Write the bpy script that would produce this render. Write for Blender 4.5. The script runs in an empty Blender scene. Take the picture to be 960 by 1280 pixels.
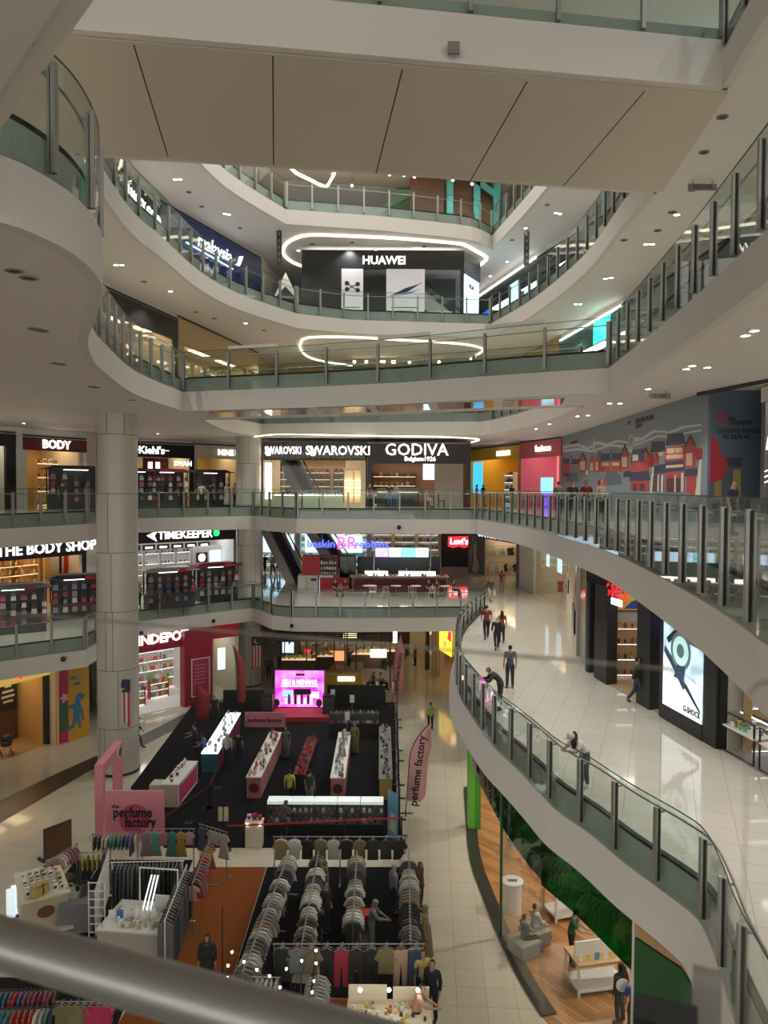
import bpy, math, random
from mathutils import Vector, Matrix
from mathutils.geometry import tessellate_polygon
random.seed(7)
S = bpy.context.scene
COL = S.collection
# ------------------------------------------------------------------ camera model (960x1280 frame)
FPX = 960.0; PITCH = math.atan(30/960.0); ROLL = math.radians(0.28); EYE = 13.7
_cp, _sp, _cr, _sr = math.cos(PITCH), math.sin(PITCH), math.cos(ROLL), math.sin(ROLL)
CF = Vector((0, _cp, -_sp)); _r0 = Vector((1, 0, 0)); _u0 = Vector((0, _sp, _cp))
CR = _r0*_cr + _u0*_sr; CU = _u0*_cr - _r0*_sr
def _ray(px, py): return CF + CR*((px-480)/FPX) + CU*((640-py)/FPX)
def P(px, py, z=0.0):
    """point of the horizontal plane at height z that the photograph shows at px, py"""
    d = _ray(px, py); t = (z-EYE)/d.z
    return (d.x*t, d.y*t)
def D(px, py, Y):
    """x, z of the vertical plane at distance Y"""
    d = _ray(px, py); t = Y/d.y
    return (d.x*t, EYE+d.z*t)
L0, L1, L2, L3, L4, L5, L6 = 0.0, 6.2, 12.4, 18.6, 24.8, 31.0, 37.2

# ------------------------------------------------------------------ materials
MATS = {}
def mat(name, col, rough=0.55, metal=0.0, emit=0.0, noise=0.0, scale=6.0, spec=0.5, ecol=None):
    if name in MATS: return MATS[name]
    m = bpy.data.materials.new(name); m.use_nodes = True
    nt = m.node_tree; b = nt.nodes['Principled BSDF']
    b.inputs['Base Color'].default_value = (*col, 1)
    b.inputs['Roughness'].default_value = rough
    b.inputs['Metallic'].default_value = metal
    b.inputs['Specular IOR Level'].default_value = spec
    if emit > 0:
        b.inputs['Emission Color'].default_value = (*(ecol or col), 1)
        b.inputs['Emission Strength'].default_value = emit
    if noise > 0:
        tc = nt.nodes.new('ShaderNodeTexCoord'); n = nt.nodes.new('ShaderNodeTexNoise')
        n.inputs['Scale'].default_value = scale; n.inputs['Detail'].default_value = 4
        r = nt.nodes.new('ShaderNodeMixRGB'); r.blend_type = 'MIX'
        r.inputs[1].default_value = (*[c*(1-noise) for c in col], 1)
        r.inputs[2].default_value = (*[min(1, c*(1+noise)) for c in col], 1)
        nt.links.new(tc.outputs['Object'], n.inputs['Vector'])
        nt.links.new(n.outputs['Fac'], r.inputs[0]); nt.links.new(r.outputs[0], b.inputs['Base Color'])
    MATS[name] = m
    return m
def tile_mat(name, c1, c2, grout, size, rough, h=None, off=0.0, rot=0.0, spec=0.5):
    m = bpy.data.materials.new(name); m.use_nodes = True; nt = m.node_tree; b = nt.nodes['Principled BSDF']
    tc = nt.nodes.new('ShaderNodeTexCoord'); mp = nt.nodes.new('ShaderNodeMapping'); mp.inputs['Rotation'].default_value[2] = rot
    br = nt.nodes.new('ShaderNodeTexBrick'); br.offset = off; br.squash = 1
    br.inputs['Color1'].default_value = (*c1, 1); br.inputs['Color2'].default_value = (*c2, 1); br.inputs['Mortar'].default_value = (*grout, 1)
    br.inputs['Scale'].default_value = 1; br.inputs['Brick Width'].default_value = size; br.inputs['Row Height'].default_value = h or size
    br.inputs['Mortar Size'].default_value = 0.007; br.inputs['Bias'].default_value = 0
    nt.links.new(tc.outputs['Object'], mp.inputs['Vector']); nt.links.new(mp.outputs[0], br.inputs['Vector'])
    nt.links.new(br.outputs['Color'], b.inputs['Base Color'])
    b.inputs['Roughness'].default_value = rough; b.inputs['Specular IOR Level'].default_value = spec
    MATS[name] = m
    return m
def glass_mat(name, tint, base=0.035, rough=0.0):
    m = bpy.data.materials.new(name); m.use_nodes = True; nt = m.node_tree
    for n in list(nt.nodes): nt.nodes.remove(n)
    out = nt.nodes.new('ShaderNodeOutputMaterial'); mix = nt.nodes.new('ShaderNodeMixShader')
    tr = nt.nodes.new('ShaderNodeBsdfTransparent'); gl = nt.nodes.new('ShaderNodeBsdfGlossy')
    tr.inputs['Color'].default_value = (*tint, 1); gl.inputs['Roughness'].default_value = rough
    lw = nt.nodes.new('ShaderNodeLayerWeight'); lw.inputs['Blend'].default_value = 0.5
    p = nt.nodes.new('ShaderNodeMath'); p.operation = 'POWER'; p.inputs[1].default_value = 5
    a = nt.nodes.new('ShaderNodeMath'); a.operation = 'MULTIPLY_ADD'; a.inputs[1].default_value = 0.85; a.inputs[2].default_value = base
    nt.links.new(lw.outputs['Facing'], p.inputs[0]); nt.links.new(p.outputs[0], a.inputs[0])
    nt.links.new(a.outputs[0], mix.inputs[0]); nt.links.new(tr.outputs[0], mix.inputs[1]); nt.links.new(gl.outputs[0], mix.inputs[2])
    nt.links.new(mix.outputs[0], out.inputs['Surface'])
    MATS[name] = m
    return m
M_PAINT = mat('painted_plaster', (0.68, 0.645, 0.60), 0.6, noise=0.03, scale=0.6)
M_SOFFIT = mat('soffit_paint', (0.76, 0.715, 0.66), 0.6, noise=0.03, scale=0.4)
M_BEIGE = mat('bridge_panel', (0.62, 0.545, 0.45), 0.5, noise=0.03, scale=0.4)
M_SEAM = mat('dark_seam', (0.05, 0.045, 0.04), 0.8)
M_TILE = tile_mat('cream_tile', (0.57, 0.515, 0.42), (0.545, 0.49, 0.395), (0.33, 0.29, 0.23), 0.8, 0.08, rot=0.06)
M_TILE_UP = tile_mat('pale_tile', (0.53, 0.505, 0.45), (0.505, 0.48, 0.43), (0.33, 0.31, 0.27), 0.8, 0.06, rot=0.35)
M_WOOD = tile_mat('wood_floor', (0.52, 0.25, 0.085), (0.27, 0.12, 0.04), (0.16, 0.07, 0.03), 1.4, 0.3, h=0.13, off=0.45, rot=0.9)
M_OAK = tile_mat('oak_planks', (0.42, 0.27, 0.14), (0.36, 0.22, 0.11), (0.2, 0.12, 0.06), 1.2, 0.35, h=0.15, off=0.4)
M_COLTILE = mat('column_panel', (0.55, 0.52, 0.46), 0.28, noise=0.03, scale=0.8)
M_STRIPE = mat('dark_stone', (0.03, 0.024, 0.021), 0.3, noise=0.25, scale=5)
M_CARPET = mat('charcoal_carpet', (0.010, 0.0105, 0.013), 0.95, noise=0.2, scale=30, spec=0.08)
M_ORANGE = mat('orange_carpet', (0.22, 0.068, 0.018), 0.95, noise=0.12, scale=12, spec=0.1)
M_GLASS = glass_mat('railing_glass', (0.90, 0.955, 0.935), 0.02)
M_GLASSN = glass_mat('near_glass', (0.975, 0.985, 0.98), 0.004)
M_SHOPGL = glass_mat('shop_glass', (0.96, 0.97, 0.96), 0.02)
M_GREENGL = glass_mat('green_film', (0.05, 0.32, 0.09), 0.05)
M_EDGE = mat('glass_edge', (0.03, 0.05, 0.045), 0.2)
M_STEEL = mat('brushed_steel', (0.32, 0.305, 0.30), 0.36, 0.75)
M_POST = mat('post_aluminium', (0.36, 0.345, 0.33), 0.42, 0.5)
M_RUB = mat('black_rubber', (0.012, 0.012, 0.012), 0.7)
M_CHROME = mat('polished_steel', (0.62, 0.6, 0.58), 0.16, 1.0)
M_MIRROR = mat('polished_soffit_panel', (0.62, 0.58, 0.54), 0.10, 1.0)
M_BLACK = mat('black', (0.012, 0.012, 0.013), 0.45)
M_BLACKG = mat('black_gloss', (0.012, 0.012, 0.013), 0.12)
M_DGREY = mat('dark_grey', (0.05, 0.05, 0.052), 0.5)
M_GREY = mat('mid_grey', (0.22, 0.215, 0.21), 0.5)
M_WHITE = mat('white', (0.78, 0.77, 0.75), 0.45)
M_CREAM = mat('cream', (0.74, 0.66, 0.52), 0.5)
M_RED = mat('red', (0.50, 0.02, 0.03), 0.45)
M_MAROON = mat('maroon', (0.13, 0.012, 0.022), 0.5)
M_PINK = mat('pink', (0.72, 0.26, 0.33), 0.5)
M_PINKD = mat('deep_pink', (0.60, 0.06, 0.18), 0.5)
M_YEL = mat('yellow', (0.80, 0.50, 0.04), 0.5)
M_BLUE = mat('blue', (0.02, 0.07, 0.30), 0.45)
M_TEAL = mat('teal', (0.06, 0.40, 0.38), 0.4)
M_GREEN = mat('green', (0.10, 0.42, 0.06), 0.45)
M_DGREEN = mat('dark_green', (0.015, 0.10, 0.03), 0.3)
M_WOODD = mat('dark_wood', (0.14, 0.06, 0.025), 0.45, noise=0.3, scale=4)
M_WOODL = mat('light_wood', (0.50, 0.32, 0.16), 0.45, noise=0.15, scale=4)
M_TAN = mat('tan_wall', (0.52, 0.36, 0.20), 0.6)
def glow(name, col, s): return mat(name, col, 0.5, emit=s*.62)
E_WHITE = glow('lit_white', (1, 0.97, 0.92), 4.0)
E_LETTER = glow('lit_letter', (1, 0.98, 0.95), 2.6)
E_WARM = glow('lit_warm', (1, 0.74, 0.42), 4.0)
E_COVE = glow('cove_strip', (1, 0.90, 0.66), 3.0)
E_LAMP = glow('lamp_disc', (1, 0.93, 0.82), 30)
E_RED = glow('lit_red', (1, 0.02, 0.03), 2.2)
E_CYAN = glow('lit_cyan', (0.25, 0.85, 0.9), 1.5)
E_BLUE = glow('lit_blue', (0.08, 0.12, 1), 2.5)
E_PINK = glow('lit_pink', (1, 0.10, 0.55), 2.2)
E_SKY = glow('lit_pale_blue', (0.6, 0.85, 1.0), 1.8)

# ------------------------------------------------------------------ mesh builder
class MB:
    def __init__(s): s.v = []; s.f = []; s.mi = []; s.sm = []; s.mats = []
    def m(s, material):
        if material not in s.mats: s.mats.append(material)
        return s.mats.index(material)
    def add(s, vs, fs, material=None, smooth=False):
        o = len(s.v); k = s.m(material) if material else 0
        s.v += [tuple(v) for v in vs]
        for f in fs: s.f.append([o+i for i in f]); s.mi.append(k); s.sm.append(smooth)
    def box(s, x0, y0, z0, x1, y1, z1, material=None):
        if x0 > x1: x0, x1 = x1, x0
        if y0 > y1: y0, y1 = y1, y0
        if z0 > z1: z0, z1 = z1, z0
        s.add([(x0,y0,z0),(x1,y0,z0),(x1,y1,z0),(x0,y1,z0),(x0,y0,z1),(x1,y0,z1),(x1,y1,z1),(x0,y1,z1)],
              [(0,3,2,1),(4,5,6,7),(0,1,5,4),(1,2,6,5),(2,3,7,6),(3,0,4,7)], material)
    def prism(s, pts, z0, z1, material=None):
        """vertical prism on an xy polygon"""
        n = len(pts); a = sum(pts[i][0]*pts[(i+1)%n][1]-pts[(i+1)%n][0]*pts[i][1] for i in range(n))
        if a < 0: pts = pts[::-1]
        vs = [(x,y,z0) for x,y in pts]+[(x,y,z1) for x,y in pts]
        s.add(vs, [tuple(range(n))[::-1], tuple(range(n,2*n))]+[(i,(i+1)%n,n+(i+1)%n,n+i) for i in range(n)], material)
    def slabxz(s, pts, y0, y1, material=None):
        """prism on an xz polygon, from y0 (front) to y1"""
        n = len(pts); a = sum(pts[i][0]*pts[(i+1)%n][1]-pts[(i+1)%n][0]*pts[i][1] for i in range(n))
        if a < 0: pts = pts[::-1]
        if y0 > y1: y0, y1 = y1, y0
        vs = [(x,y0,z) for x,z in pts]+[(x,y1,z) for x,z in pts]
        s.add(vs, [tuple(range(n)), tuple(range(n,2*n))[::-1]]+[((i+1)%n,i,n+i,n+(i+1)%n) for i in range(n)], material)
    def cyl(s, x, y, z0, z1, r0, r1=None, n=16, material=None, cap=True):
        r1 = r0 if r1 is None else r1
        vs = []
        for z, r in ((z0,r0),(z1,r1)):
            vs += [(x+r*math.cos(2*math.pi*i/n), y+r*math.sin(2*math.pi*i/n), z) for i in range(n)]
        s.add(vs, [(i,(i+1)%n,n+(i+1)%n,n+i) for i in range(n)], material, True)
        if cap: s.add(vs, [tuple(range(n))[::-1], tuple(range(n,2*n))], material)
    def lathe(s, x, y, prof, n=16, material=None):
        vs = []
        for r, z in prof: vs += [(x+r*math.cos(2*math.pi*i/n), y+r*math.sin(2*math.pi*i/n), z) for i in range(n)]
        fs = []
        for k in range(len(prof)-1): fs += [(k*n+i,k*n+(i+1)%n,(k+1)*n+(i+1)%n,(k+1)*n+i) for i in range(n)]
        s.add(vs, fs, material, True)
        s.add(vs, [tuple(range(n))[::-1], tuple(range((len(prof)-1)*n, len(prof)*n))], material)
    def tube(s, pts, r, n=8, material=None, rad=None):
        pts = [Vector(p) for p in pts]; vs = []; prev = None
        for i, p in enumerate(pts):
            t = (pts[min(i+1,len(pts)-1)]-pts[max(i-1,0)]).normalized()
            a = Vector((0,0,1)) if abs(t.z) < 0.9 else Vector((1,0,0))
            u = t.cross(a).normalized()
            if prev is not None and u.dot(prev) < 0: u = -u
            prev = u; w = t.cross(u); rr = rad[i] if rad else r
            vs += [p+u*rr*math.cos(2*math.pi*k/n)+w*rr*math.sin(2*math.pi*k/n) for k in range(n)]
        fs = []
        for i in range(len(pts)-1): fs += [(i*n+k,i*n+(k+1)%n,(i+1)*n+(k+1)%n,(i+1)*n+k) for k in range(n)]
        s.add(vs, fs, material, True); L = len(pts)-1
        s.add(vs, [tuple(range(n))[::-1], tuple(range(L*n, L*n+n))], material)
    def ball(s, x, y, z, r, material=None, n=10, sz=1.0, sx=1.0, sy=1.0):
        vs = []; fs = []; R = n//2
        for j in range(R+1):
            th = math.pi*j/R
            vs += [(x+sx*r*math.sin(th)*math.cos(2*math.pi*i/n), y+sy*r*math.sin(th)*math.sin(2*math.pi*i/n), z+sz*r*math.cos(th)) for i in range(n)]
        for j in range(R): fs += [(j*n+i,(j+1)*n+i,(j+1)*n+(i+1)%n,j*n+(i+1)%n) for i in range(n)]
        s.add(vs, fs, material, True)
    def mesh(s, name):
        me = bpy.data.meshes.new(name)
        me.from_pydata([tuple(v) for v in s.v], [], s.f)
        for m in s.mats: me.materials.append(m)
        me.polygons.foreach_set('material_index', s.mi); me.polygons.foreach_set('use_smooth', s.sm)
        me.update(); return me
    def build(s, name, parent=None, material=None):
        if material and not s.mats: s.m(material)
        return link(name, s.mesh(name), parent)
def link(name, data, parent=None):
    o = bpy.data.objects.new(name, data); COL.objects.link(o)
    if parent: o.parent = parent
    return o
LABELS = {}
def tag(o, label, cat, group=None):
    o['label'] = label; o['category'] = cat
    if group: o['group'] = group
    return o
def thing(name, label, cat, loc=(0,0,0), rz=0.0, group=None):
    o = bpy.data.objects.new(name, None); COL.objects.link(o); o.empty_display_size = 0.2
    o.location = loc; o.rotation_euler = (0,0,rz)
    return tag(o, label, cat, group)
def struct(o): o['kind'] = 'structure'; return o
def stuff(o): o['kind'] = 'stuff'; return o
def copy_tree(o, loc=None, rz=None, label=None, group=None, parent=None):
    c = o.copy(); COL.objects.link(c)
    if parent: c.parent = parent
    if loc is not None: c.location = loc
    if rz is not None: c.rotation_euler = (0,0,rz)
    if label: c['label'] = label
    if group: c['group'] = group
    for ch in list(o.children): copy_tree(ch, parent=c)
    return c
def recolour(o, material, slot=0):
    o.material_slots[slot].link = 'OBJECT'; o.material_slots[slot].material = material
    return o
# ---- lettering
def text_mesh(body, size, material, depth=0.03, bold=0.0, align='CENTER', spacing=1.0, sx=1.0, shear=0.0):
    cu = bpy.data.curves.new('lettering', 'FONT'); cu.body = body; cu.size = size; cu.extrude = depth/2; cu.offset = bold*size
    cu.align_x = align; cu.align_y = 'CENTER'; cu.space_character = spacing; cu.shear = shear; cu.resolution_u = 2
    o = bpy.data.objects.new('tmp', cu); COL.objects.link(o)
    dg = bpy.context.evaluated_depsgraph_get(); me = bpy.data.meshes.new_from_object(o.evaluated_get(dg))
    bpy.data.objects.remove(o); bpy.data.curves.remove(cu)
    me.transform(Matrix.Rotation(math.pi/2, 4, 'X') @ Matrix.Diagonal((sx,1,1,1)))     # upright, facing -y
    me.materials.clear(); me.materials.append(material)
    return me
def text(name, body, size, material, parent, x, y, z, **k):
    o = link(name, text_mesh(body, size, material, **k), parent); o.location = (x, y, z)
    return o
# ---- polylines
def smooth(pts, n=4):
    out = []; N = len(pts)
    for i in range(N-1):
        p0 = Vector(pts[max(i-1,0)]); p1 = Vector(pts[i]); p2 = Vector(pts[i+1]); p3 = Vector(pts[min(i+2,N-1)])
        for k in range(n):
            t = k/n
            q = 0.5*((2*p1)+(p2-p0)*t+(2*p0-5*p1+4*p2-p3)*t*t+(3*p1-p0-3*p2+p3)*t**3)
            out.append((q.x, q.y))
    out.append(tuple(pts[-1])[:2])
    return out
def offset(pts, d, closed=False):
    """to the right of travel by d"""
    out = []; n = len(pts)
    for i in range(n):
        a = Vector(pts[(i-1)%n] if closed or i else pts[0]); b = Vector(pts[i]); c = Vector(pts[(i+1)%n] if closed or i < n-1 else pts[-1])
        e1 = (b-a); e2 = (c-b)
        if e1.length < 1e-6: e1 = e2
        if e2.length < 1e-6: e2 = e1
        n1 = Vector((e1.y,-e1.x)).normalized(); n2 = Vector((e2.y,-e2.x)).normalized()
        s = (n1+n2); s = n1 if s.length < 1e-4 else s.normalized()
        k = d/max(0.5, s.dot(n1)); out.append((b.x+s.x*k, b.y+s.y*k))
    return out
def walk(pts, step):
    """points every `step` along a polyline, evenly, ends included, with tangents"""
    P_ = [Vector(p) for p in pts]; L = [0]
    for i in range(len(P_)-1): L.append(L[-1]+(P_[i+1]-P_[i]).length)
    n = max(1, round(L[-1]/step)); out = []
    for k in range(n+1):
        s = L[-1]*k/n; i = 0
        while i < len(P_)-2 and L[i+1] < s: i += 1
        seg = P_[i+1]-P_[i]; t = (s-L[i])/max(1e-9, L[i+1]-L[i])
        out.append((P_[i]+seg*t, seg.normalized(), s))
    return out, L
def strip_box(mb, pts, o0, o1, z0, z1, material=None, smooth_=True):
    """a band swept along a polyline between offsets o0 and o1 (to the right) and heights z0, z1"""
    a = offset(pts, o0); b = offset(pts, o1); n = len(pts)
    vs = [(x,y,z0) for x,y in a]+[(x,y,z1) for x,y in a]+[(x,y,z1) for x,y in b]+[(x,y,z0) for x,y in b]
    fs = []
    for k in range(4):
        k2 = (k+1) % 4
        fs += [(k*n+i, k*n+i+1, k2*n+i+1, k2*n+i) for i in range(n-1)]
    mb.add(vs, fs, material)
    mb.add(vs, [(0,n,2*n,3*n),(n-1,4*n-1,3*n-1,2*n-1)], material)
# ================================================================== THE BUILDING
FASC = 1.45
def poly_face(mb, outer, holes, z, up, material):
    loops = [[Vector((x,y,0)) for x,y in outer]]+[[Vector((x,y,0)) for x,y in h] for h in holes]
    flat = [v for l in loops for v in l]; tris = tessellate_polygon(loops); fs = []
    for t in tris:
        a, b, c = (flat[i] for i in t); n = (b-a).cross(c-a).z
        if abs(n) < 1e-9: continue
        fs.append(tuple(t) if (n > 0) == up else tuple(t)[::-1])
    mb.add([(v.x,v.y,z) for v in flat], fs, material)
M_EDGEWALL = mat('slab_edge_grey', (0.40, 0.40, 0.375), 0.6)
_tr = [0]
def trim(mb, parent=None):
    _tr[0] += 1
    return struct(mb.build('trim_%d' % _tr[0], parent))
def subline(pts, L, s0, s1):
    def at(s):
        i = 0
        while i < len(pts)-2 and L[i+1] < s: i += 1
        t = (s-L[i])/max(1e-9, L[i+1]-L[i]); a = pts[i]; b = pts[i+1]
        return (a[0]+(b[0]-a[0])*t, a[1]+(b[1]-a[1])*t)
    return [at(s0)]+[pts[i] for i in range(len(pts)) if s0+0.02 < L[i] < s1-0.02]+[at(s1)]
def balustrade(pts, z, label, step=1.55, gb=-0.6, group=None, trim_ends=0.08, handrail=True):
    """glass balustrade: pts run with the void on the left"""
    t = thing('glass_balustrade', label, 'balustrade', (pts[0][0], pts[0][1], z), 0, group)
    ox, oy = pts[0]; loc = [(x-ox, y-oy) for x, y in pts]
    st, L = walk(loc, step)
    for k in range(len(st)-1):
        sub = subline(loc, L, st[k][2]+0.012, st[k+1][2]-0.012)
        mb = MB(); strip_box(mb, sub, -0.008, 0.008, gb, 1.18, M_GLASS); strip_box(mb, sub, -0.008, 0.008, 1.18, 1.2, M_EDGE)
        mb.build('glass_panel', t)
    for k, (p, d, s) in enumerate(st):
        n = Vector((d.y, -d.x)); mb = MB()
        if k == 0: p = p+d*trim_ends
        if k == len(st)-1: p = p-d*trim_ends
        def q(a, b, zz): v = p+d*a+n*b; return (v.x, v.y, zz)
        def bx(a0, a1, b0, b1, z0, z1, m):
            mb.add([q(a0,b0,z0),q(a1,b0,z0),q(a1,b1,z0),q(a0,b1,z0),q(a0,b0,z1),q(a1,b0,z1),q(a1,b1,z1),q(a0,b1,z1)],
                   [(0,1,2,3),(7,6,5,4),(0,4,5,1),(1,5,6,2),(2,6,7,3),(3,7,4,0)], m)
        bx(-0.05, 0.05, -0.075, -0.012, gb+0.12, 1.04, M_POST)
        bx(-0.035, 0.035, 0.012, 0.06, gb+0.12, 1.0, M_POST)
        bx(-0.054, -0.05, -0.03, 0.03, gb+0.12, 1.02, M_RUB)
        mb.build('post', t)
        if handrail:
            mb = MB(); bx(-0.02, 0.02, 0.06, 0.16, 0.90, 0.94, M_STEEL); mb.build('bracket', t)
    if handrail:
        hp = offset(loc, 0.17); mb = MB(); mb.tube([(x,y,0.95) for x,y in hp], 0.024, 8, M_STEEL); mb.build('handrail', t)
    return t
def edge_trim(pts, z, top=-0.6, bot=-FASC, kerb=True, flare=0):
    mb = MB(); strip_box(mb, pts, 0.18, -0.035, z+bot-.015, z+top, M_PAINT)
    if flare:
        n = len(pts); a = offset(pts, -0.036); b = offset(pts, -flare)
        mb.add([(x,y,z+top-.02) for x,y in a]+[(x,y,z+bot-.01) for x,y in b]+[(x,y,z+bot-.01) for x,y in offset(pts,.18)], [(i,i+1,n+i+1,n+i) for i in range(n-1)]+[(n+i,n+i+1,2*n+i+1,2*n+i) for i in range(n-1)], M_PAINT)
    trim(mb)
    if kerb:
        mb = MB(); strip_box(mb, pts, 0.22, 0.10, z+0.002, z+0.07, M_RUB); trim(mb)
def slab(z, outer, holes, ftile, soffit=M_SOFFIT):
    ih = [offset(h, 0.12, True) for h in holes]
    mb = MB(); poly_face(mb, outer, ih, z, True, ftile)
    for h in ih:
        n = len(h)
        mb.add([(x,y,z) for x,y in h]+[(x,y,z-FASC) for x,y in h], [(i,(i+1)%n,n+(i+1)%n,n+i) for i in range(n)], M_EDGEWALL)
    struct(mb.build('floor'))
    mb = MB(); poly_face(mb, outer, ih, z-FASC, False, soffit); struct(mb.build('ceiling'))
OUT = [(-34,-10),(34,-10),(34,88),(-34,88)]
# ---- first floor (chains run counter-clockwise round the void)
R1 = smooth([(4.7,5.5),(5.05,9),(5.4,11.4),(5.71,12.66),(5.97,14.0),(5.84,14.8),(5.31,16.29),(4.89,17.82),(4.41,19.11),(4.12,20.72),(3.8,22.36),(3.47,23.97),(3.18,26.73),(2.98,29.85),(3.2,33.5),(3.86,38.98),(5.07,43.84),(6.36,48.0)])
C1 = [(6.36,48.0),(4.9,48.0),(-1.95,47.5),(-5.7,47.65)]
K1 = [(-5.7,47.65),(-7.03,48.3),(-8.73,51.4)]
B1 = smooth([(-8.73,51.4),(-11.8,48.6),(-15.0,45.7)], 3)
A1 = [(-15.0,45.7),(-14.8,37.9)]
A1b = smooth([(-14.8,37.9),(-17.7,35.2),(-20.5,31),(-21.5,24)], 4)
N1 = [(-21.5,24),(-21.5,8),(-10,4),(0,1.5),(3.5,2.2),(4.7,5.5)]
def ring(*chains):
    out = []
    for c in chains: out += [tuple(p)[:2] for p in c[:-1]]
    return out
H1 = ring(R1, C1, K1, B1, A1, A1b, N1)
# ---- second floor
F0, F1 = Vector((-0.31,0.62)), Vector((0.158,0.42)); FD = (F1-F0).normalized()
R2 = smooth([(4.2,6.0),(4.74,9.42),(4.95,10.33),(5.51,13.26),(6.19,17.95),(6.8,23.16),(6.97,28.5),(6.95,34.36),(6.5,40.5),(5.6,46.9)])
C2 = [(5.6,46.9),(1.8,46.6),(-1.94,46.5),(-5.29,46.5)]
K2 = [(-5.29,46.5),(-7.16,48.4),(-8.65,51.0)]
B2 = smooth([(-8.65,51.0),(-11.8,48.7),(-15.1,46.1)], 3)
A2 = [(-15.1,46.1),(-15.1,39.1)]
A2b = smooth([(-15.1,39.1),(-17.1,34.2),(-20.5,29),(-21.5,22)], 4)
nl = F0-FD*5.0
N2 = [(-21.5,22),(-21.5,8),(-12,5.5),(nl.x,nl.y),(F0.x,F0.y),(F1.x,F1.y),((F1+FD*1.2).x,(F1+FD*1.2).y),(3.0,2.2),(4.2,6.0)]
H2 = ring(R2, C2, K2, B2, A2, A2b, N2)
# ---- third floor: near void, bridge, far void
R3 = smooth([(5.6,7.5),(6.34,12.87),(6.57,14.52),(7.03,17.96),(7.56,22.89),(7.99,27.43)])
BR3 = [(7.99,27.43),(4.8,29.07),(0.64,31.5),(-3.43,33.1),(-9.15,34.93)]
LS3 = smooth([(-9.15,34.93),(-9.32,28.93),(-8.47,23.31),(-7.95,20.98),(-7.04,18.24),(-5.83,15.54),(-4.98,13.54),(-4.72,12.53),(-4.64,11.51),(-4.79,10.65),(-5.03,10.15),(-5.45,9.95)])
N3 = [(-5.45,9.95),(-3.75,7.5),(-2.0,5.4),(0.0,3.0),(3.8,3.0),(5.6,7.5)]
H3a = ring(R3, BR3, LS3, N3)
BB3 = [(-9.3,39.6),(0.0,36.3),(8.2,32.2)]
RF3 = smooth([(8.2,32.2),(8.3,38),(7.7,44),(6.75,48.4)])
CF3 = [(6.75,48.4),(6.15,49.57),(-2.13,50.65),(-8.3,52.2)]
LF3 = smooth([(-8.3,52.2),(-9.6,47),(-9.3,39.6)])
H3b = ring(BB3, RF3, CF3, LF3)
# ---- fourth floor
RN4 = smooth([(7.2,5),(7.6,12),(7.75,15.9),(8.1,18.75)])
BR4 = [(8.1,18.75),(-0.05,17.5),(-10.5,15.95)]
LN4 = [(-10.5,15.95),(-10.0,8.0)]
N4 = [(-10.0,8.0),(-9,5),(7.2,5)]
H4a = ring(RN4, BR4, LN4, N4)
BB4 = [(-8.9,22.7),(-0.05,23.9),(8.7,25.38)]
RF4 = smooth([(8.7,25.38),(8.71,28.4),(8.96,34.98),(8.18,43.1),(6.75,49.4)])
CF4 = [(6.75,49.4),(2.98,49.0),(-2.06,48.42),(-5.37,46.73)]
LF4 = smooth([(-5.37,46.73),(-7.9,42.17),(-9.04,37.85),(-9.44,32.5),(-9.69,29.71),(-9.4,25.98),(-8.9,22.7)])
H4b = ring(BB4, RF4, CF4, LF4)
# ---- fifth floor
R5 = smooth([(8.8,30),(8.85,36),(8.29,42.87),(7.06,51.36)])
C5 = smooth([(7.06,51.36),(5.52,49.6),(2.6,48.6)], 3)+[(-0.58,47.73),(-6.0,46.72)]
LL5 = smooth([(-6.0,46.72),(-8.5,40.94),(-9.4,35),(-9.5,30)])
N5 = [(-9.5,30),(8.8,30)]
H5 = ring(R5, C5, LL5, N5)
H6 = [(9,27),(9,44),(7,52),(-6,50),(-9.5,42),(-10,27)]
# ground floor
mb = MB(); poly_face(mb, OUT, [], 0.0, True, M_TILE); struct(mb.build('floor'))
slab(L1, OUT, [H1], M_TILE_UP); slab(L2, OUT, [H2], M_TILE_UP); slab(L3, OUT, [H3a, H3b], M_TILE_UP)
slab(L4, OUT, [H4a, H4b], M_TILE_UP); slab(L5, OUT, [H5], M_TILE_UP); slab(L6, OUT, [H6], M_TILE_UP)
for z, chains in ((L1,(R1,C1,K1,B1,A1,A1b)),(L2,(R2,C2,K2,B2,A2,A2b)),(L3,(R3,BR3,LS3,BB3,RF3,CF3,LF3)),(L4,(RN4,BB4,RF4,CF4,LF4)),(L5,(R5,C5,LL5))):
    for c in chains: edge_trim(c, z, flare=.30 if c is R1 else 0)
edge_trim(BR4, L4, top=-0.35, kerb=False); edge_trim(LN4, L4)
edge_trim([(nl.x,nl.y),(F0.x,F0.y),(F1.x,F1.y),((F1+FD*1.2).x,(F1+FD*1.2).y)], L2, top=-0.3, kerb=False)
bal = balustrade
bal(R1, L1, 'long curving glass balustrade of the first-floor walkway where the woman in the cap leans', 1.45)
bal(C1, L1, 'straight glass balustrade in front of the ice cream kiosk on the first floor')
bal(K1, L1, 'short kinked glass balustrade by the rear column on the first floor')
bal(B1, L1, 'glass balustrade in front of the watch shop with the green dot sign')
bal(A1b, L1, 'glass balustrade in front of the soap shop, far left of the first floor')
bal(A1, L1, 'short first-floor glass balustrade end hidden beside the big round column')
bal(R2, L2, 'long curving glass balustrade at eye level in front of the painted hoarding', 1.45)
bal(C2, L2, 'straight second-floor glass balustrade in front of the crystal and chocolate shops')
bal(K2, L2, 'short kinked second-floor glass balustrade by the rear column')
bal(B2, L2, 'second-floor glass balustrade right of the big round column, before the cosmetics shops')
bal(A2b, L2, 'second-floor glass balustrade at the left edge, before the BODY shop')
bal(A2, L2, 'short second-floor glass balustrade end beside the big round column')
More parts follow.
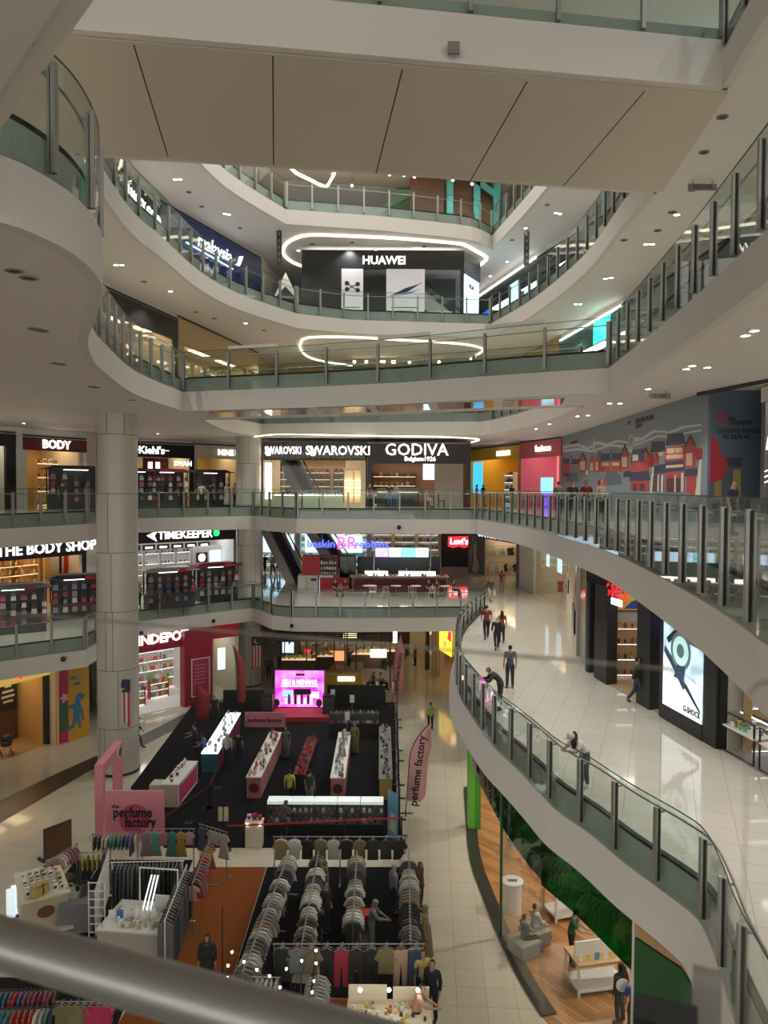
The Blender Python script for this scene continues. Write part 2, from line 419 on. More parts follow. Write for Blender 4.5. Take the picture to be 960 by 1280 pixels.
bal(R3, L3, 'tall-looking glass balustrade climbing to the upper right edge on the third floor', 1.4)
bal(BR3, L3, 'front glass balustrade of the third-floor bridge across the middle of the hall', 2.35)
bal(LS3, L3, 'S-shaped glass balustrade of the third floor close by on the upper left', 1.4)
bal(BB3, L3, 'rear glass balustrade of the third-floor bridge', 2.35)
bal(CF3, L3, 'far third-floor glass balustrade just visible under the bridge')
bal(RF3, L3, 'third-floor glass balustrade behind the right end of the bridge')
bal(LF3, L3, 'third-floor glass balustrade behind the left end of the bridge')
bal(BR4, L4, 'glass balustrade on top of the big overhead bridge', 2.2, gb=-0.4)
bal(RN4, L4, 'fourth-floor glass balustrade in the top right corner beside the overhead bridge', 1.5)
bal(LF4, L4, 'sweeping fourth-floor glass balustrade on the left in front of the blue travel shop')
bal(CF4, L4, 'fourth-floor glass balustrade in front of the black phone shop')
bal(RF4, L4, 'sweeping fourth-floor glass balustrade on the right before the lit screens')
bal(LL5, L5, 'fifth-floor glass balustrade on the left, just below the overhead bridge')
bal(C5, L5, 'fifth-floor glass balustrade in front of the restaurant tables')
bal(R5, L5, 'fifth-floor glass balustrade on the right beside the teal restaurant stair')
# ---- bridge undersides
mb = MB(); mb.prism([(-10.3,16.2),(-0.05,17.72),(8.3,18.98),(8.95,25.15),(-0.05,23.7),(-8.8,22.5),(-10.3,22.3)], L4-FASC-0.035, L4-FASC-0.003, M_BEIGE)
for (x0,y0,x1,y1) in ((*P(167,56,L4-1.49),*P(210,196,L4-1.49)),(*P(341,70,L4-1.49),*P(342,207,L4-1.49)),(*P(503,87,L4-1.49),*P(470,217,L4-1.49)),(*P(659,102,L4-1.49),*P(588,226,L4-1.49)),(*P(806,114,L4-1.49),*P(704,233,L4-1.49))):
    d = (Vector((x1-x0,y1-y0))).normalized(); n = Vector((-d.y,d.x))*0.018
    mb.add([(x0+n.x,y0+n.y,L4-1.487),(x1+n.x,y1+n.y,L4-1.487),(x1-n.x,y1-n.y,L4-1.487),(x0-n.x,y0-n.y,L4-1.487)], [(0,1,2,3)], M_SEAM)
trim(mb)
# ceiling border of the third floor just overhead at the near left
edge_trim(N3[:4], L3, kerb=False)
mb = MB(); strip_box(mb, [(-5.3,9.6),(-3.75,7.5),(-2.0,5.4),(0.0,3.0)], .15, .62, L3-FASC-.03, L3-FASC-.002, M_PAINT); trim(mb)
mb = MB(); mb.prism([(-4.15,7.1),(-2.42,5.0),(-.4,2.6),(-3.5,.5),(-8,5)], L3-FASC-.02, L3-FASC-.003, M_BEIGE)
q0, q1 = P(-10,24,L3-1.472), P(42,56,L3-1.472)
for k in range(2):
    a = Vector(q0)+Vector((1.6,-1.92))*k; b = Vector(q1)+Vector((1.6,-1.92))*k; d = (b-a).normalized(); a = a-d*2; n = Vector((-d.y,d.x))*.008
    mb.add([(a.x+n.x,a.y+n.y,L3-1.473),(b.x+n.x,b.y+n.y,L3-1.473),(b.x-n.x,b.y-n.y,L3-1.473),(a.x-n.x,a.y-n.y,L3-1.473)], [(0,1,2,3)], M_SEAM)
trim(mb)
# polished panels under the third-floor bridge
mb = MB()
for k in range(6):
    t0 = k/6+0.012; t1 = (k+1)/6-0.012
    fa = lambda t: (7.0-15.2*t, 29.1+6.3*t); fb = lambda t: (7.4-15.6*t, 31.4+6.6*t)
    mb.prism([fa(t0),fa(t1),fb(t1),fb(t0)], L3-FASC-0.03, L3-FASC-0.004, M_MIRROR)
trim(mb)
# small dark spotlights and a grey access plate on the bridge front
mb = MB(); x, z = D(567, 61, 17.55); mb.box(x-0.13, 17.48, z-0.13, x+0.13, 17.56, z+0.13, M_GREY)
o = mb.build('access_plate'); tag(o, 'small square grey plate on the front of the overhead bridge', 'plate')
# ---- columns
def column(x, y, r, z0, z1, label, seam0):
    t = thing('round_column', label, 'column', (x,y,z0))
    mb = MB(); mb.cyl(0,0,0,z1-z0,r,n=40,material=M_COLTILE)
    s = MB()
    z = seam0-z0; k = 0
    while z < z1-z0-0.1:
        s.cyl(0,0,z-0.012,z+0.012,r+0.004,n=40,material=M_SEAM,cap=False)
        z += 2.78; k += 1
    for a, za, zb in [(random.uniform(-2.6,-0.5), seam0-z0+2.78*(i-1), seam0-z0+2.78*i) for i in range(0, 8) for _ in range(2)]:
        za = max(0.02, za); zb = min(z1-z0-0.01, zb)
        if zb-za < 0.2: continue
        c, q = math.cos(a), math.sin(a); w = 0.012
        s.add([(c*(r+.004)-q*w, q*(r+.004)+c*w, za),(c*(r+.004)+q*w, q*(r+.004)-c*w, za),(c*(r+.004)+q*w, q*(r+.004)-c*w, zb),(c*(r+.004)-q*w, q*(r+.004)+c*w, zb)], [(0,1,2,3)], M_SEAM)
    mb.build('shaft', t); s.build('joint_line', t)
    b = MB(); b.cyl(0,0,0.0,0.12,r+0.03,n=40,material=M_BLACK); b.build('base_ring', t)
    return t
column(-12.78, 36.75, 0.96, 0, L3-FASC, 'big round panelled column rising from the ground floor on the left', 0.5+1.75)
column(-9.35, 53.0, 0.86, 0, L3-FASC, 'smaller-looking round column further back, left of the pink screen', 1.4)
# ---- outer walls far behind everything
def wall(name, x0, y0, x1, y1, z0, z1, m=M_TAN):
    d = (Vector((x1-x0,y1-y0))).normalized(); n = Vector((-d.y,d.x))*0.1
    mb = MB(); mb.prism([(x0,y0),(x1,y1),(x1+n.x,y1+n.y),(x0+n.x,y0+n.y)], z0, z1, m)
    return struct(mb.build(name))
for z0, z1 in ((0,L1),(L1,L2),(L2,L3),(L3,L4),(L4,L5),(L5,L6)):
    wall('wall_back', -33, 84, 33, 84, z0, z1-FASC, M_TAN); wall('wall_left', -32, 8, -32, 84, z0, z1-FASC, M_TAN); wall('wall_right', 32, 84, 32, 8, z0, z1-FASC, M_TAN)
# ================================================================== SHOPS
def on_line(A, B, px, py=610):
    """point of the vertical plane A-B (plan) seen at px, py: x, y, z, and distance along A-B"""
    d = _ray(px, py); ax, ay = A; bx, by = B; ux, uy = bx-ax, by-ay
    t = (ax*uy-ay*ux)/(d.x*uy-d.y*ux); x, y = d.x*t, d.y*t
    L = math.hypot(ux, uy)
    return x, y, EYE+d.z*t, ((x-ax)*ux+(y-ay)*uy)/L
def seg(A, B, p0, p1):
    a = on_line(A, B, p0); b = on_line(A, B, p1)
    return (a[0], a[1]), (b[0], b[1])
# -- product shapes (unit heights), shared between copies
def _bottle():
    mb = MB(); mb.lathe(0,0,[(0.035,0),(0.04,0.01),(0.04,0.15),(0.016,0.19),(0.016,0.235),(0.0,0.24)],10,M_WHITE); return mb.mesh('bottle')
def _carton():
    mb = MB(); mb.box(-0.07,-0.04,0,0.07,0.04,0.21,M_WHITE); mb.box(-0.05,-0.043,0.05,0.05,-0.04,0.15,M_DGREY); return mb.mesh('carton')
def _jar():
    mb = MB(); mb.lathe(0,0,[(0.05,0),(0.06,0.02),(0.06,0.10),(0.045,0.12),(0.05,0.125),(0.05,0.15)],10,M_WHITE); return mb.mesh('jar')
def _pouch():
    mb = MB(); mb.add([(-.10,-.03,0),(.10,-.03,0),(.10,.03,0),(-.10,.03,0),(-.08,-.02,.2),(.08,-.02,.2),(.08,.02,.2),(-.08,.02,.2)],[(0,3,2,1),(4,5,6,7),(0,1,5,4),(1,2,6,5),(2,3,7,6),(3,0,4,7)],M_WHITE)
    mb.tube([(-.05,0,.2),(-.04,0,.28),(.04,0,.28),(.05,0,.2)],.008,5,M_WHITE); return mb.mesh('pouch')
def _watch():
    mb = MB(); mb.cyl(0,0,0,.10,.035,n=10,material=M_WHITE); mb.cyl(0,0,.1,.115,.03,n=10,material=M_DGREY); return mb.mesh('watch')
def _tin():
    mb = MB(); mb.cyl(0,0,0,.2,.07,n=10,material=M_WHITE); mb.cyl(0,0,.2,.215,.073,n=10,material=M_DGREY); return mb.mesh('tin')
def _packet():
    mb = MB(); mb.add([(-.08,-.03,0),(.08,-.03,0),(.08,.03,0),(-.08,.03,0),(-.08,-.008,.22),(.08,-.008,.22),(.08,.008,.22),(-.08,.008,.22)],[(0,3,2,1),(4,5,6,7),(0,1,5,4),(1,2,6,5),(2,3,7,6),(3,0,4,7)],M_WHITE); return mb.mesh('packet')
def _perf():
    mb = MB(); mb.box(-.035,-.025,0,.035,.025,.09,M_WHITE); mb.cyl(0,0,.09,.12,.016,n=8,material=M_CHROME); return mb.mesh('perfume_bottle')
def _gift():
    mb = MB(); mb.box(-.08,-.05,0,.08,.05,.2,M_WHITE); mb.box(-.085,-.055,.15,.085,.055,.2,M_GREY); return mb.mesh('gift_box')
PROD = {'gift_box': _gift(), 'tin': _tin(), 'packet': _packet(), 'perfume_bottle': _perf(), 'bottle': _bottle(), 'carton': _carton(), 'jar': _jar(), 'pouch': _pouch(), 'watch': _watch()}
def pm(c, r=0.4): return mat('goods_%02x%02x%02x' % tuple(int(255*min(1,k)) for k in c), c, r)
WARMS = [(0.75,0.45,0.12),(0.6,0.2,0.05),(0.8,0.65,0.3),(0.25,0.4,0.1),(0.55,0.06,0.05),(0.85,0.8,0.65)]
COOLS = [(0.8,0.8,0.8),(0.1,0.3,0.5),(0.6,0.1,0.12),(0.75,0.6,0.1),(0.1,0.4,0.2),(0.85,0.85,0.9)]
DARKS = [(0.05,0.05,0.07),(0.22,0.05,0.1),(0.3,0.22,0.25),(0.08,0.1,0.2),(0.25,0.25,0.27),(0.3,0.05,0.08),(0.5,0.45,0.42),(0.03,0.03,0.03),(0.6,0.55,0.5),(0.15,0.25,0.4)]
WHITES = [(0.8,0.8,0.78),(0.7,0.68,0.62),(0.85,0.83,0.8)]
def goods(kind, spots, label, cat, group, cols, s=1.0):
    for i, (x, y, z, rz) in enumerate(spots):
        o = link(kind, PROD[kind]); o.location = (x,y,z); o.rotation_euler = (0,0,rz); k = s*random.uniform(0.85,1.15); o.scale = (k,k,k)
        recolour(o, pm(random.choice(cols))); tag(o, label, cat, group)
def place(t, lx, ly, lz):
    c, s = math.cos(t.rotation_euler.z), math.sin(t.rotation_euler.z)
    return (t.location.x+c*lx-s*ly, t.location.y+s*lx+c*ly, t.location.z+lz)
def shelf_unit(t0, lx, ly, lz, w, h, label, kind, plabel, pcat, group, cols, rows=4, per=6, frame=M_WHITE, shelf=M_WHITE, d=0.4, s=1.0, rz=0.0, lit=None, name='display_shelf'):
    """a wall shelf standing in front of something, with goods on it"""
    x, y, z = place(t0, lx, ly, lz); R = t0.rotation_euler.z+rz
    t = thing(name, label, 'shelf', (x,y,z), R)
    mb = MB(); mb.box(-w/2,d-0.03,0,w/2,d,h,frame); mb.build('back_panel', t)
    for sx in (-1,1):
        mb = MB(); mb.box(sx*w/2-0.02,0,0,sx*w/2+0.02,d-0.03,h,frame); mb.build('side_panel', t)
    sp = []
    for k in range(rows):
        zz = 0.12+(h-0.35)*k/max(1,rows-1) if rows > 1 else 0.5*h
        mb = MB(); mb.box(-w/2+0.02,0.01,zz-0.03,w/2-0.02,d-0.03,zz,shelf)
        if lit: mb.box(-w/2+0.05,0.02,zz-0.045,w/2-0.05,0.05,zz-0.03,lit)
        mb.build('shelf', t)
        for i in range(per):
            X, Y, Z = place(t, -w/2+w*(i+0.5)/per+random.uniform(-.02,.02), d*0.42, zz); sp.append((X,Y,Z,R+random.uniform(-.15,.15)))
    if per: goods(kind, sp, plabel, pcat, group, cols, s)
    return t
def shop(A, B, z, label, name, sign=None, sh=(3.5,4.2), top=4.75, depth=4.5, back=M_CREAM, side=M_CREAM, signm=M_BLACK, tm=E_LETTER, ts=0.6, tx=None, light=E_WHITE, nl=3, lw=0.35, pier=M_PAINT, pw=0.25, floor=None, cat='shop front', glass=False, bold=0.02, bulk=M_PAINT, tsx=1.0):
    W = math.hypot(B[0]-A[0], B[1]-A[1]); rz = math.atan2(B[1]-A[1], B[0]-A[0])
    t = thing(name, label, cat, (A[0],A[1],z), rz); t['w'] = W
    mb = MB(); mb.box(0,-0.06,sh[0],W,0.14,sh[1],signm); mb.build('sign_board', t)
    if sh[1] < top-0.05:
        mb = MB(); mb.box(0,0.02,sh[1],W,0.14,top-0.02,bulk); mb.box(0,-0.02,sh[1]+0.06,W,0.02,sh[1]+0.16,M_SEAM); mb.build('bulkhead', t)
    if sign: text('sign_lettering', sign, ts, tm, t, tx if tx is not None else W/2, -0.09, (sh[0]+sh[1])/2, depth=0.06, bold=bold, sx=tsx)
    for x in (0, W-pw):
        mb = MB(); mb.box(x,-0.03,0,x+pw,0.2,sh[0],pier); mb.build('pier', t)
    mb = MB(); mb.box(0,depth,0,W,depth+0.1,top-0.1,back); mb.build('back_wall', t)
    for x in (0, W-0.1):
        mb = MB(); mb.box(x,0.2,0,x+0.1,depth,top-0.1,side); mb.build('side_wall', t)
    mb = MB(); mb.box(0.1,0.14,sh[0]+0.5,W-0.1,depth,sh[0]+0.55,M_WHITE); mb.build('inner_ceiling', t)
    if light:
        for k in range(nl):
            x = W*(k+0.5)/nl; mb = MB(); mb.box(x-W/nl*0.3,depth*0.25,sh[0]+0.44,x+W/nl*0.3,depth*0.25+lw*depth,sh[0]+0.5,light); mb.build('light_panel', t)
    if floor:
        mb = MB(); mb.box(0.1,0.0,0.005,W-0.1,depth,0.02,floor); mb.build('shop_floor', t)
    if glass:
        mb = MB(); mb.box(pw,0.04,0.05,W-pw,0.06,sh[0],M_SHOPGL); mb.build('glass_pane', t)
    return t
def stall(x, y, z, rz, w, label, group, plabel, roofm=M_DGREY, h=2.3, n=22, cols=DARKS, kind='pouch', signm=M_MAROON, pcat='accessory'):
    t = thing('market_stall', label, 'market stall', (x,y,z), rz)
    d = 1.1
    mb = MB(); mb.box(-w/2,-d/2,0,w/2,d/2,0.85,M_DGREY); mb.box(-w/2-.03,-d/2-.03,.85,w/2+.03,d/2+.03,.89,M_WOODD); mb.build('counter', t)
    for sx in (-1,1):
        for sy in (-1,1):
            mb = MB(); mb.box(sx*w/2-.03,sy*d/2-.03,0.89,sx*w/2+.03,sy*d/2+.03,h,M_BLACK); mb.build('post', t)
    mb = MB(); mb.box(-w/2-.25,-d/2-.3,h,w/2+.25,d/2+.3,h+.07,roofm); mb.slabxz([(-w/2-.25,h+.07),(w/2+.25,h+.07),(w/2-.2,h+.22),(-w/2+.2,h+.22)],-d/2+.1,d/2-.1,roofm); mb.build('roof', t)
    mb = MB(); mb.box(w*0.1,-d/2-.34,h-.02,w*0.1+.5,-d/2-.3,h+.2,signm); mb.build('stall_sign', t)
    mb = MB(); mb.box(-w/2,-.02,.89,w/2,.02,h,M_DGREY); mb.build('grid_panel', t)
    mb = MB(); mb.box(-w*.3,-d/2-.1,h-.06,w*.1,-d/2-.02,h-.02,E_WHITE); mb.build('lamp', t)
    sp = []; nx = max(3, n//4)
    for i in range(nx):
        for k in range(4):
            sp.append((*place(t, -w/2+.1+(w-.2)*i/(nx-1), (-d/2-.06 if k < 3 else -.25), (.95, 1.33, 1.72, .9)[k]), rz))
        sp.append((*place(t, -w/2+.1+(w-.2)*i/(nx-1), -d/2-.06, .45), rz))
    goods(kind, sp, plabel, pcat, group, cols, 1.3)
    return t
FA0, FA1 = (-26.0,36.8), (-19.2,48.5); FB0, FB1 = (-18.6,52.6), (-11.0,59.9)
# ---------------- first floor, left
a, b = seg(FA0, FA1, -40, 107)
t = shop(a, b, L1, 'warm-lit soap shop with white THE BODY SHOP letters on a black board, first floor', 'soap_shop', 'THE BODY SHOP.', sh=(3.2,4.3), back=mat('warm_wall',(0.80,0.52,0.22),0.6), side=M_CREAM, signm=M_BLACK, ts=0.9, light=E_WARM, nl=5, pier=M_BLACK, tx=None, bold=0.012)
W = t['w']
for c in t.children:
    if c.name.startswith('sign_lettering'): c.location.x = W*0.66
for x, w in ((W*0.36,3.0),(W*0.53,2.6),(W*0.69,2.6)):
    lab = {0.36:'leftmost',0.53:'middle',0.69:'rightmost'}[round(x/W,2)]
    shelf_unit(t, x, 3.2, 0, w, 3.3, '%s of three lit shelves of soaps in the warm shop behind the stalls' % lab, 'bottle', 'small bottle on the lit shelves of the warm soap shop', 'bottle', 'bottles in the soap shop', WARMS, rows=6, per=6, frame=M_WOODL, shelf=M_CREAM, s=1.3, lit=E_WARM)
mb = MB(); mb.box(W*0.8,0.5,0,W*0.8+.12,0.6,3.75,M_BLACK); mb.build('mullion', t)
x, y, z = place(t, W*0.875, 1.6, 0)
p = thing('poster_board', 'orange poster panel in the right window of the soap shop', 'poster', (x,y,z), t.rotation_euler.z)
mb = MB(); mb.box(-.9,0,.2,.9,.08,3.4,mat('warm_poster',(0.85,0.5,0.16),0.5)); mb.build('board', p)
mb = MB(); mb.box(-.45,-.02,2.2,.5,0,3.0,M_CREAM); mb.box(.5,-.02,1.9,.85,0,3.2,M_RED); mb.box(-.5,-.02,.9,.6,0,1.9,M_DGREY); mb.build('print', p)
a, b = seg(FB0, FB1, 158, 297)
t = shop(a, b, L1, 'watch shop with lit TIMEKEEPER letters and green dot, first floor', 'watch_shop', None, sh=(3.5,4.5), back=M_WHITE, side=M_WHITE, signm=M_BLACK, light=E_WHITE, nl=5, pier=M_BLACK)
W = t['w']
text('sign_lettering', 'TIMEKEEPER', 0.82, E_LETTER, t, W*0.50, -0.1, 4.0, bold=0.012, depth=0.06)
mb = MB(); mb.slabxz([(W*0.16,4.05),(W*0.245,3.6),(W*0.225,4.0),(W*0.25,4.37)],-.12,-.07,E_LETTER); mb.build('arrow_logo', t)
mb = MB(); mb.slabxz([(W*0.785+.26*math.cos(k*math.pi/10), 4.05+.26*math.sin(k*math.pi/10)) for k in range(20)],-.12,-.07,glow('lit_green',(0.03,0.8,0.2),1.6)); mb.build('round_logo', t)
mb = MB()
for k in range(7): mb.box(W*(.03+.13*k),2.9,2.75,W*(.03+.13*k)+1.0,2.95,3.15,M_BLACK)
mb.build('black_header', t)
for k in range(7): 
    mb = MB(); x0 = W*(.03+.13*k); mb.box(x0+.2,2.88,2.86,x0+.8,2.9,3.0,E_LETTER); mb.build('brand_strip', t)
for k in range(5):
    shelf_unit(t, W*(.09+.145*k), 3.0, 0, 1.15, 2.7, '%s white lit watch cabinet counted from the left in the watch shop' % ('first','second','third','fourth','fifth')[k], 'watch', 'watch on a stand in the white cabinets of the watch shop', 'watch', 'watches in the watch shop', DARKS+WHITES+[(0.6,0.4,0.1)], rows=4, per=4, lit=E_WHITE, s=1.5, name='watch_cabinet')
x, y, z = place(t, W*0.86, 2.2, 0)
p = thing('lit_display_wall', 'pale lit display wall with round clock at the right of the watch shop', 'display', (x,y,z), t.rotation_euler.z)
mb = MB(); mb.box(-1.3,0,0,1.3,.1,2.9,M_WHITE); mb.build('panel', p)
mb = MB(); mb.box(-1.1,-.03,1.2,-.1,0,2.4,M_DGREY); mb.box(.1,-.03,1.2,1.1,0,2.5,E_SKY); mb.build('screen', p)
mb = MB(); mb.slabxz([(-.6+.3*math.cos(k*math.pi/8), 2.0+.3*math.sin(k*math.pi/8)) for k in range(16)],-.06,-.03,E_WHITE); mb.build('clock_face', p)
def at_floor(px, py, z): return P(px, py, z)
rzA = math.atan2(2.6,3.1); rzB = 0.72
for (px, py, w, lab, roof, sg) in ((22,790,2.6,'dark stall of bags at the far left edge before the soap shop',M_DGREY,M_MAROON),(97,772,2.7,'dark stall of hanging bags just left of the big column',M_DGREY,M_RED),(212,759,2.9,'glass-shelved stall left of the watch shop entrance, grey roof',M_GREY,M_RED),(270,750,2.6,'red-roofed stall of dark bags in front of the watch shop',M_MAROON,M_RED)):
    x, y = P(px, py, L1); left = px < 120
    stall(x, y, L1, 0.55 if left else 0.6, w, lab, 'goods hanging on the first-floor stalls', 'small bag hanging on a dark first-floor market stall', roof, n=24, signm=sg)
x, y = P(236, 757, L1)
t = thing('waste_bin', 'small turquoise bin behind the glass rail before the watch shop', 'bin', (P(204,755,L1)[0]-0.0, P(204,755,L1)[1]-1.2, L1))
mb = MB(); mb.lathe(0,0,[(.2,0),(.25,.55),(.27,.55),(.27,.6),(.22,.6),(.2,.1)],14,M_TEAL); mb.build('body', t)
# ---------------- second floor, left
a, b = seg(FA0, FA1, -40, 20)
t = shop(a, b, L2, 'dark-framed bright shop at the far left edge of the second floor', 'corner_shop', None, sh=(3.6,4.3), back=M_CREAM, signm=M_BLACK, pier=M_BLACK, light=E_WHITE, nl=2, pw=0.6)
shelf_unit(t, t['w']*0.7, 2.0, 0, 2.2, 2.8, 'white shelf of shoes in the corner shop on the far left', 'carton', 'box on the shelf of the corner shop at far left', 'box', 'boxes in the corner shop', WHITES+COOLS, rows=4, per=5)
a, b = seg(FA0, FA1, 29, 108)
t = shop(a, b, L2, 'warm-lit cosmetics shop with maroon BODY sign, second floor left', 'cosmetics_shop', 'BODY', sh=(3.45,4.2), back=mat('warm_wall',(0.80,0.52,0.22),0.6), side=M_CREAM, signm=M_MAROON, ts=0.72, light=E_WARM, nl=3, bold=0.018)
W = t['w']
shelf_unit(t, W*0.82, 2.6, 0, 1.7, 3.0, 'lit shelf of red and black boxes in the BODY shop', 'carton', 'box on the lit shelf of the BODY shop', 'box', 'boxes in the BODY shop', WARMS, rows=4, per=4, frame=M_WOODL, lit=E_WARM, s=1.3)
x, y, z = place(t, W*0.42, -2.6, 0); stall(x, y, L2, 0.62, 3.4, 'dark pitched-roof stall of cosmetics before the BODY shop', 'goods on the second-floor stalls', 'small bag on a dark second-floor market stall', M_DGREY, n=24)
a, b = seg(FB0, FB1, 156, 242)
t = shop(a, b, L2, 'black-signed skincare shop with white script letters, second floor', 'skincare_shop', "Kiehl's", sh=(3.4,4.35), back=M_CREAM, signm=M_BLACK, ts=0.75, tx=None, light=E_WARM, nl=4, pier=M_BLACK, bold=0.01)
W = t['w']
for c in t.children:
    if c.name.startswith('sign_lettering'): c.location.x = W*0.37
mb = MB(); mb.box(W*.12,-.12,3.88,W*.22,-.07,3.92,E_LETTER); mb.box(W*.52,-.12,3.88,W*.62,-.07,3.92,E_LETTER); mb.build('sign_dash', t)
mb = MB(); mb.box(W*.35,1.0,2.3,W*.72,1.1,3.4,M_MAROON); mb.box(W*.42,.97,2.45,W*.48,1.0,3.1,E_WHITE); mb.box(W*.53,.97,2.45,W*.59,1.0,3.1,E_WARM); mb.build('header_panel', t)
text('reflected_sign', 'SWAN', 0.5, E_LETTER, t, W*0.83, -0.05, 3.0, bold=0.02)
for k, f in enumerate((.2,.45,.78)):
    shelf_unit(t, W*f, 2.4, 0, 1.7, 2.3, '%s cream shelf in the black-signed skincare shop' % ('left','centre','right')[k], 'bottle', 'bottle on the cream shelves of the skincare shop', 'bottle', 'bottles in the skincare shop', WARMS+DARKS, rows=4, per=5, lit=E_WARM, s=1.2)
a, b = seg(FB0, FB1, 243, 302)
t = shop(a, b, L2, 'cream-signed food shop beside the rear column, second floor', 'food_shop', 'NINE FOOD', sh=(3.45,4.4), back=mat('ochre_wall',(0.62,0.42,0.12),0.6), signm=M_CREAM, tm=E_LETTER, ts=0.6, light=E_WARM, nl=3, bold=0.012, tx=3.6)
shelf_unit(t, t['w']*.35, 2.4, 0, 2.4, 2.4, 'shelf of jars in the ochre-walled food shop', 'jar', 'jar on the shelf of the ochre food shop', 'jar', 'jars in the food shop', WARMS, rows=4, per=6, lit=E_WARM, s=1.2)
for (px, lab, roof) in ((172,'black stall of bags right of the big column, second floor',M_BLACK),(208,'red-canopied makeup stall with cream pillars, second floor',M_MAROON),(262,'dark-roofed stall before the cream-signed food shop',M_DGREY)):
    x, y, z, s_ = on_line((-17.3,49.3),(-10.3,55.6),px)
    stall(x, y, L2, 0.72, 2.5, lab, 'goods on the second-floor stalls', 'small bag on a dark second-floor market stall', roof, n=20)
for kk, (A_, B_) in enumerate((((-26,36.8),(-19.2,48.5)),((-19.2,48.5),(-18.6,52.6)),((-11.0,59.9),(-10.2,62)))):
    pass
for z in (L1, L2):
    wall('wall_left', *FA1, *FB0, z, z+4.75, M_PAINT)
    wall('wall_left', *FB1, -10.4, 66, z, z+4.75, M_PAINT)
    a, b = seg(FA0, FA1, 20, 29)
    if z == L2: wall('wall_left', *a, *b, z, z+4.75, M_PAINT)
a, b = seg(FB0, FB1, 297, 303); wall('wall_left', *a, *b, L1, L1+4.75, M_PAINT)
# ---------------- second floor, centre
Yc = 53.4
def cx(px): return D(px, 610, Yc)[0]
t = shop((cx(329),Yc), (cx(457),Yc), L2, 'bright crystal shop with a white swan and SWAROVSKI on a dark glittering board', 'crystal_shop', None, sh=(3.2,4.45), depth=3.5, back=mat('pale_cream',(0.85,0.78,0.62),0.5), signm=mat('charcoal_board',(0.05,0.05,0.052),0.5,noise=0.8,scale=14), light=E_WARM, nl=4, pw=0.35, pier=M_CREAM, top=4.5)
W = t['w']
for c in list(t.children):
    if c.name.startswith('back_wall'): bpy.data.objects.remove(c)
mb = MB(); mb.box(0,3.5,0,W*.10,3.6,4.4,mat('pale_cream',(0.85,0.78,0.62),0.5)); mb.build('back_wall', t)
mb = MB(); mb.box(W*.78,3.5,0,W,3.6,4.4,mat('pale_cream',(0.85,0.78,0.62),0.5)); mb.build('back_wall', t)
mb = MB(); mb.box(W*.10,3.54,0,W*.78,3.56,3.9,M_SHOPGL); mb.build('rear_glass', t)
text('sign_lettering', 'SWAROVSKI', 0.88, E_LETTER, t, W*0.73, -0.1, 3.85, bold=0.012, sx=0.92)
text('sign_lettering', 'SWAROVSKI', 0.74, E_LETTER, t, W*0.195, -0.1, 3.85, bold=0.01, sx=0.62)
mb = MB()
for x0 in (W*0.455, W*0.02): mb.slabxz([(x0,3.65),(x0+.12,3.5),(x0+.36,3.5),(x0+.44,3.75),(x0+.38,4.1),(x0+.3,3.85),(x0+.2,4.0),(x0+.16,3.8),(x0+.1,3.95),(x0+.03,4.15),(x0+.02,4.0),(x0+.07,3.9)],-.12,-.07,E_LETTER)
mb.build('swan_logo', t)
mb = MB()
for k in range(46): mb.box(W*k/46,-.075,random.uniform(3.22,3.4),W*k/46+.03,-.06,random.uniform(3.5,4.4),mat('silver_rod',(0.35,0.34,0.33),0.3,0.6))
mb.build('silver_rod_curtain', t)
mb = MB(); mb.box(.15,-.08,.5,.6,-.02,3.0,E_WHITE); mb.build('light_column', t)
for i, (x0, x1) in enumerate(((.12,.38),(.40,.55),(.56,.78))):
    x, y, z = place(t, W*(x0+x1)/2, -0.45, 0); w = W*(x1-x0)
    c = thing('glass_counter', ('left','middle','right')[i]+' glass jewellery counter in front of the crystal shop', 'counter', (x,y,z))
    mb = MB(); mb.box(-w/2,-.3,0,w/2,.3,.75,mat('sage_panel',(0.42,0.46,0.36),0.4)); mb.build('base', c)
    mb = MB(); mb.box(-w/2,-.3,.75,w/2,.3,.78,E_WHITE); mb.build('lit_tray', c)
    mb = MB(); mb.box(-w/2,-.3,.78,w/2,-.29,1.15,M_SHOPGL); mb.box(-w/2,-.29,1.15,w/2,.3,1.16,M_SHOPGL); mb.build('glass_hood', c)
    goods('watch', [(x-w/2+w*(k+.5)/6, y-.08, L2+.78, 0) for k in range(6)], 'small jewellery stand in the counters of the crystal shop', 'jewellery stand', 'jewellery stands', WHITES, 1.4)
x, y, z = place(t, W*.88, .6, 0)
c = thing('display_cabinet', 'tall lit cream cabinet at the right end of the crystal shop', 'cabinet', (x,y,z))
mb = MB(); mb.box(-.75,0,0,.75,.5,.3,M_CREAM); mb.box(-.75,0,2.5,.75,.5,2.7,M_CREAM); mb.box(-.75,.45,.3,.75,.5,2.5,M_CREAM); mb.build('carcass', c)
mb = MB(); mb.box(-.03,0,.3,.03,.06,2.5,M_GREY); mb.box(-.72,0,.3,-.66,.06,2.5,M_GREY); mb.build('frame', c)
for zz in (.8,1.3,1.8): mb = MB(); mb.box(-.7,.05,zz,.7,.45,zz+.03,E_WARM); mb.build('shelf', c)
t = shop((cx(459),Yc), (cx(588),Yc), L2, 'dark brown chocolate shop with white GODIVA letters, second floor', 'chocolate_shop', 'GODIVA', sh=(3.0,4.4), depth=4.2, back=mat('rose_brown',(0.30,0.17,0.12),0.5), side=M_WOODD, signm=mat('dark_brown_board',(0.022,0.013,0.012),0.35), ts=1.15, light=E_WARM, nl=2, pw=0.3, pier=mat('dark_brown_board',(0.022,0.013,0.012),0.35), bold=0.004, top=4.5)
W = t['w']
for c in t.children:
    if c.name.startswith('sign_lettering'): c.location = (W*0.475,-.1,3.93)
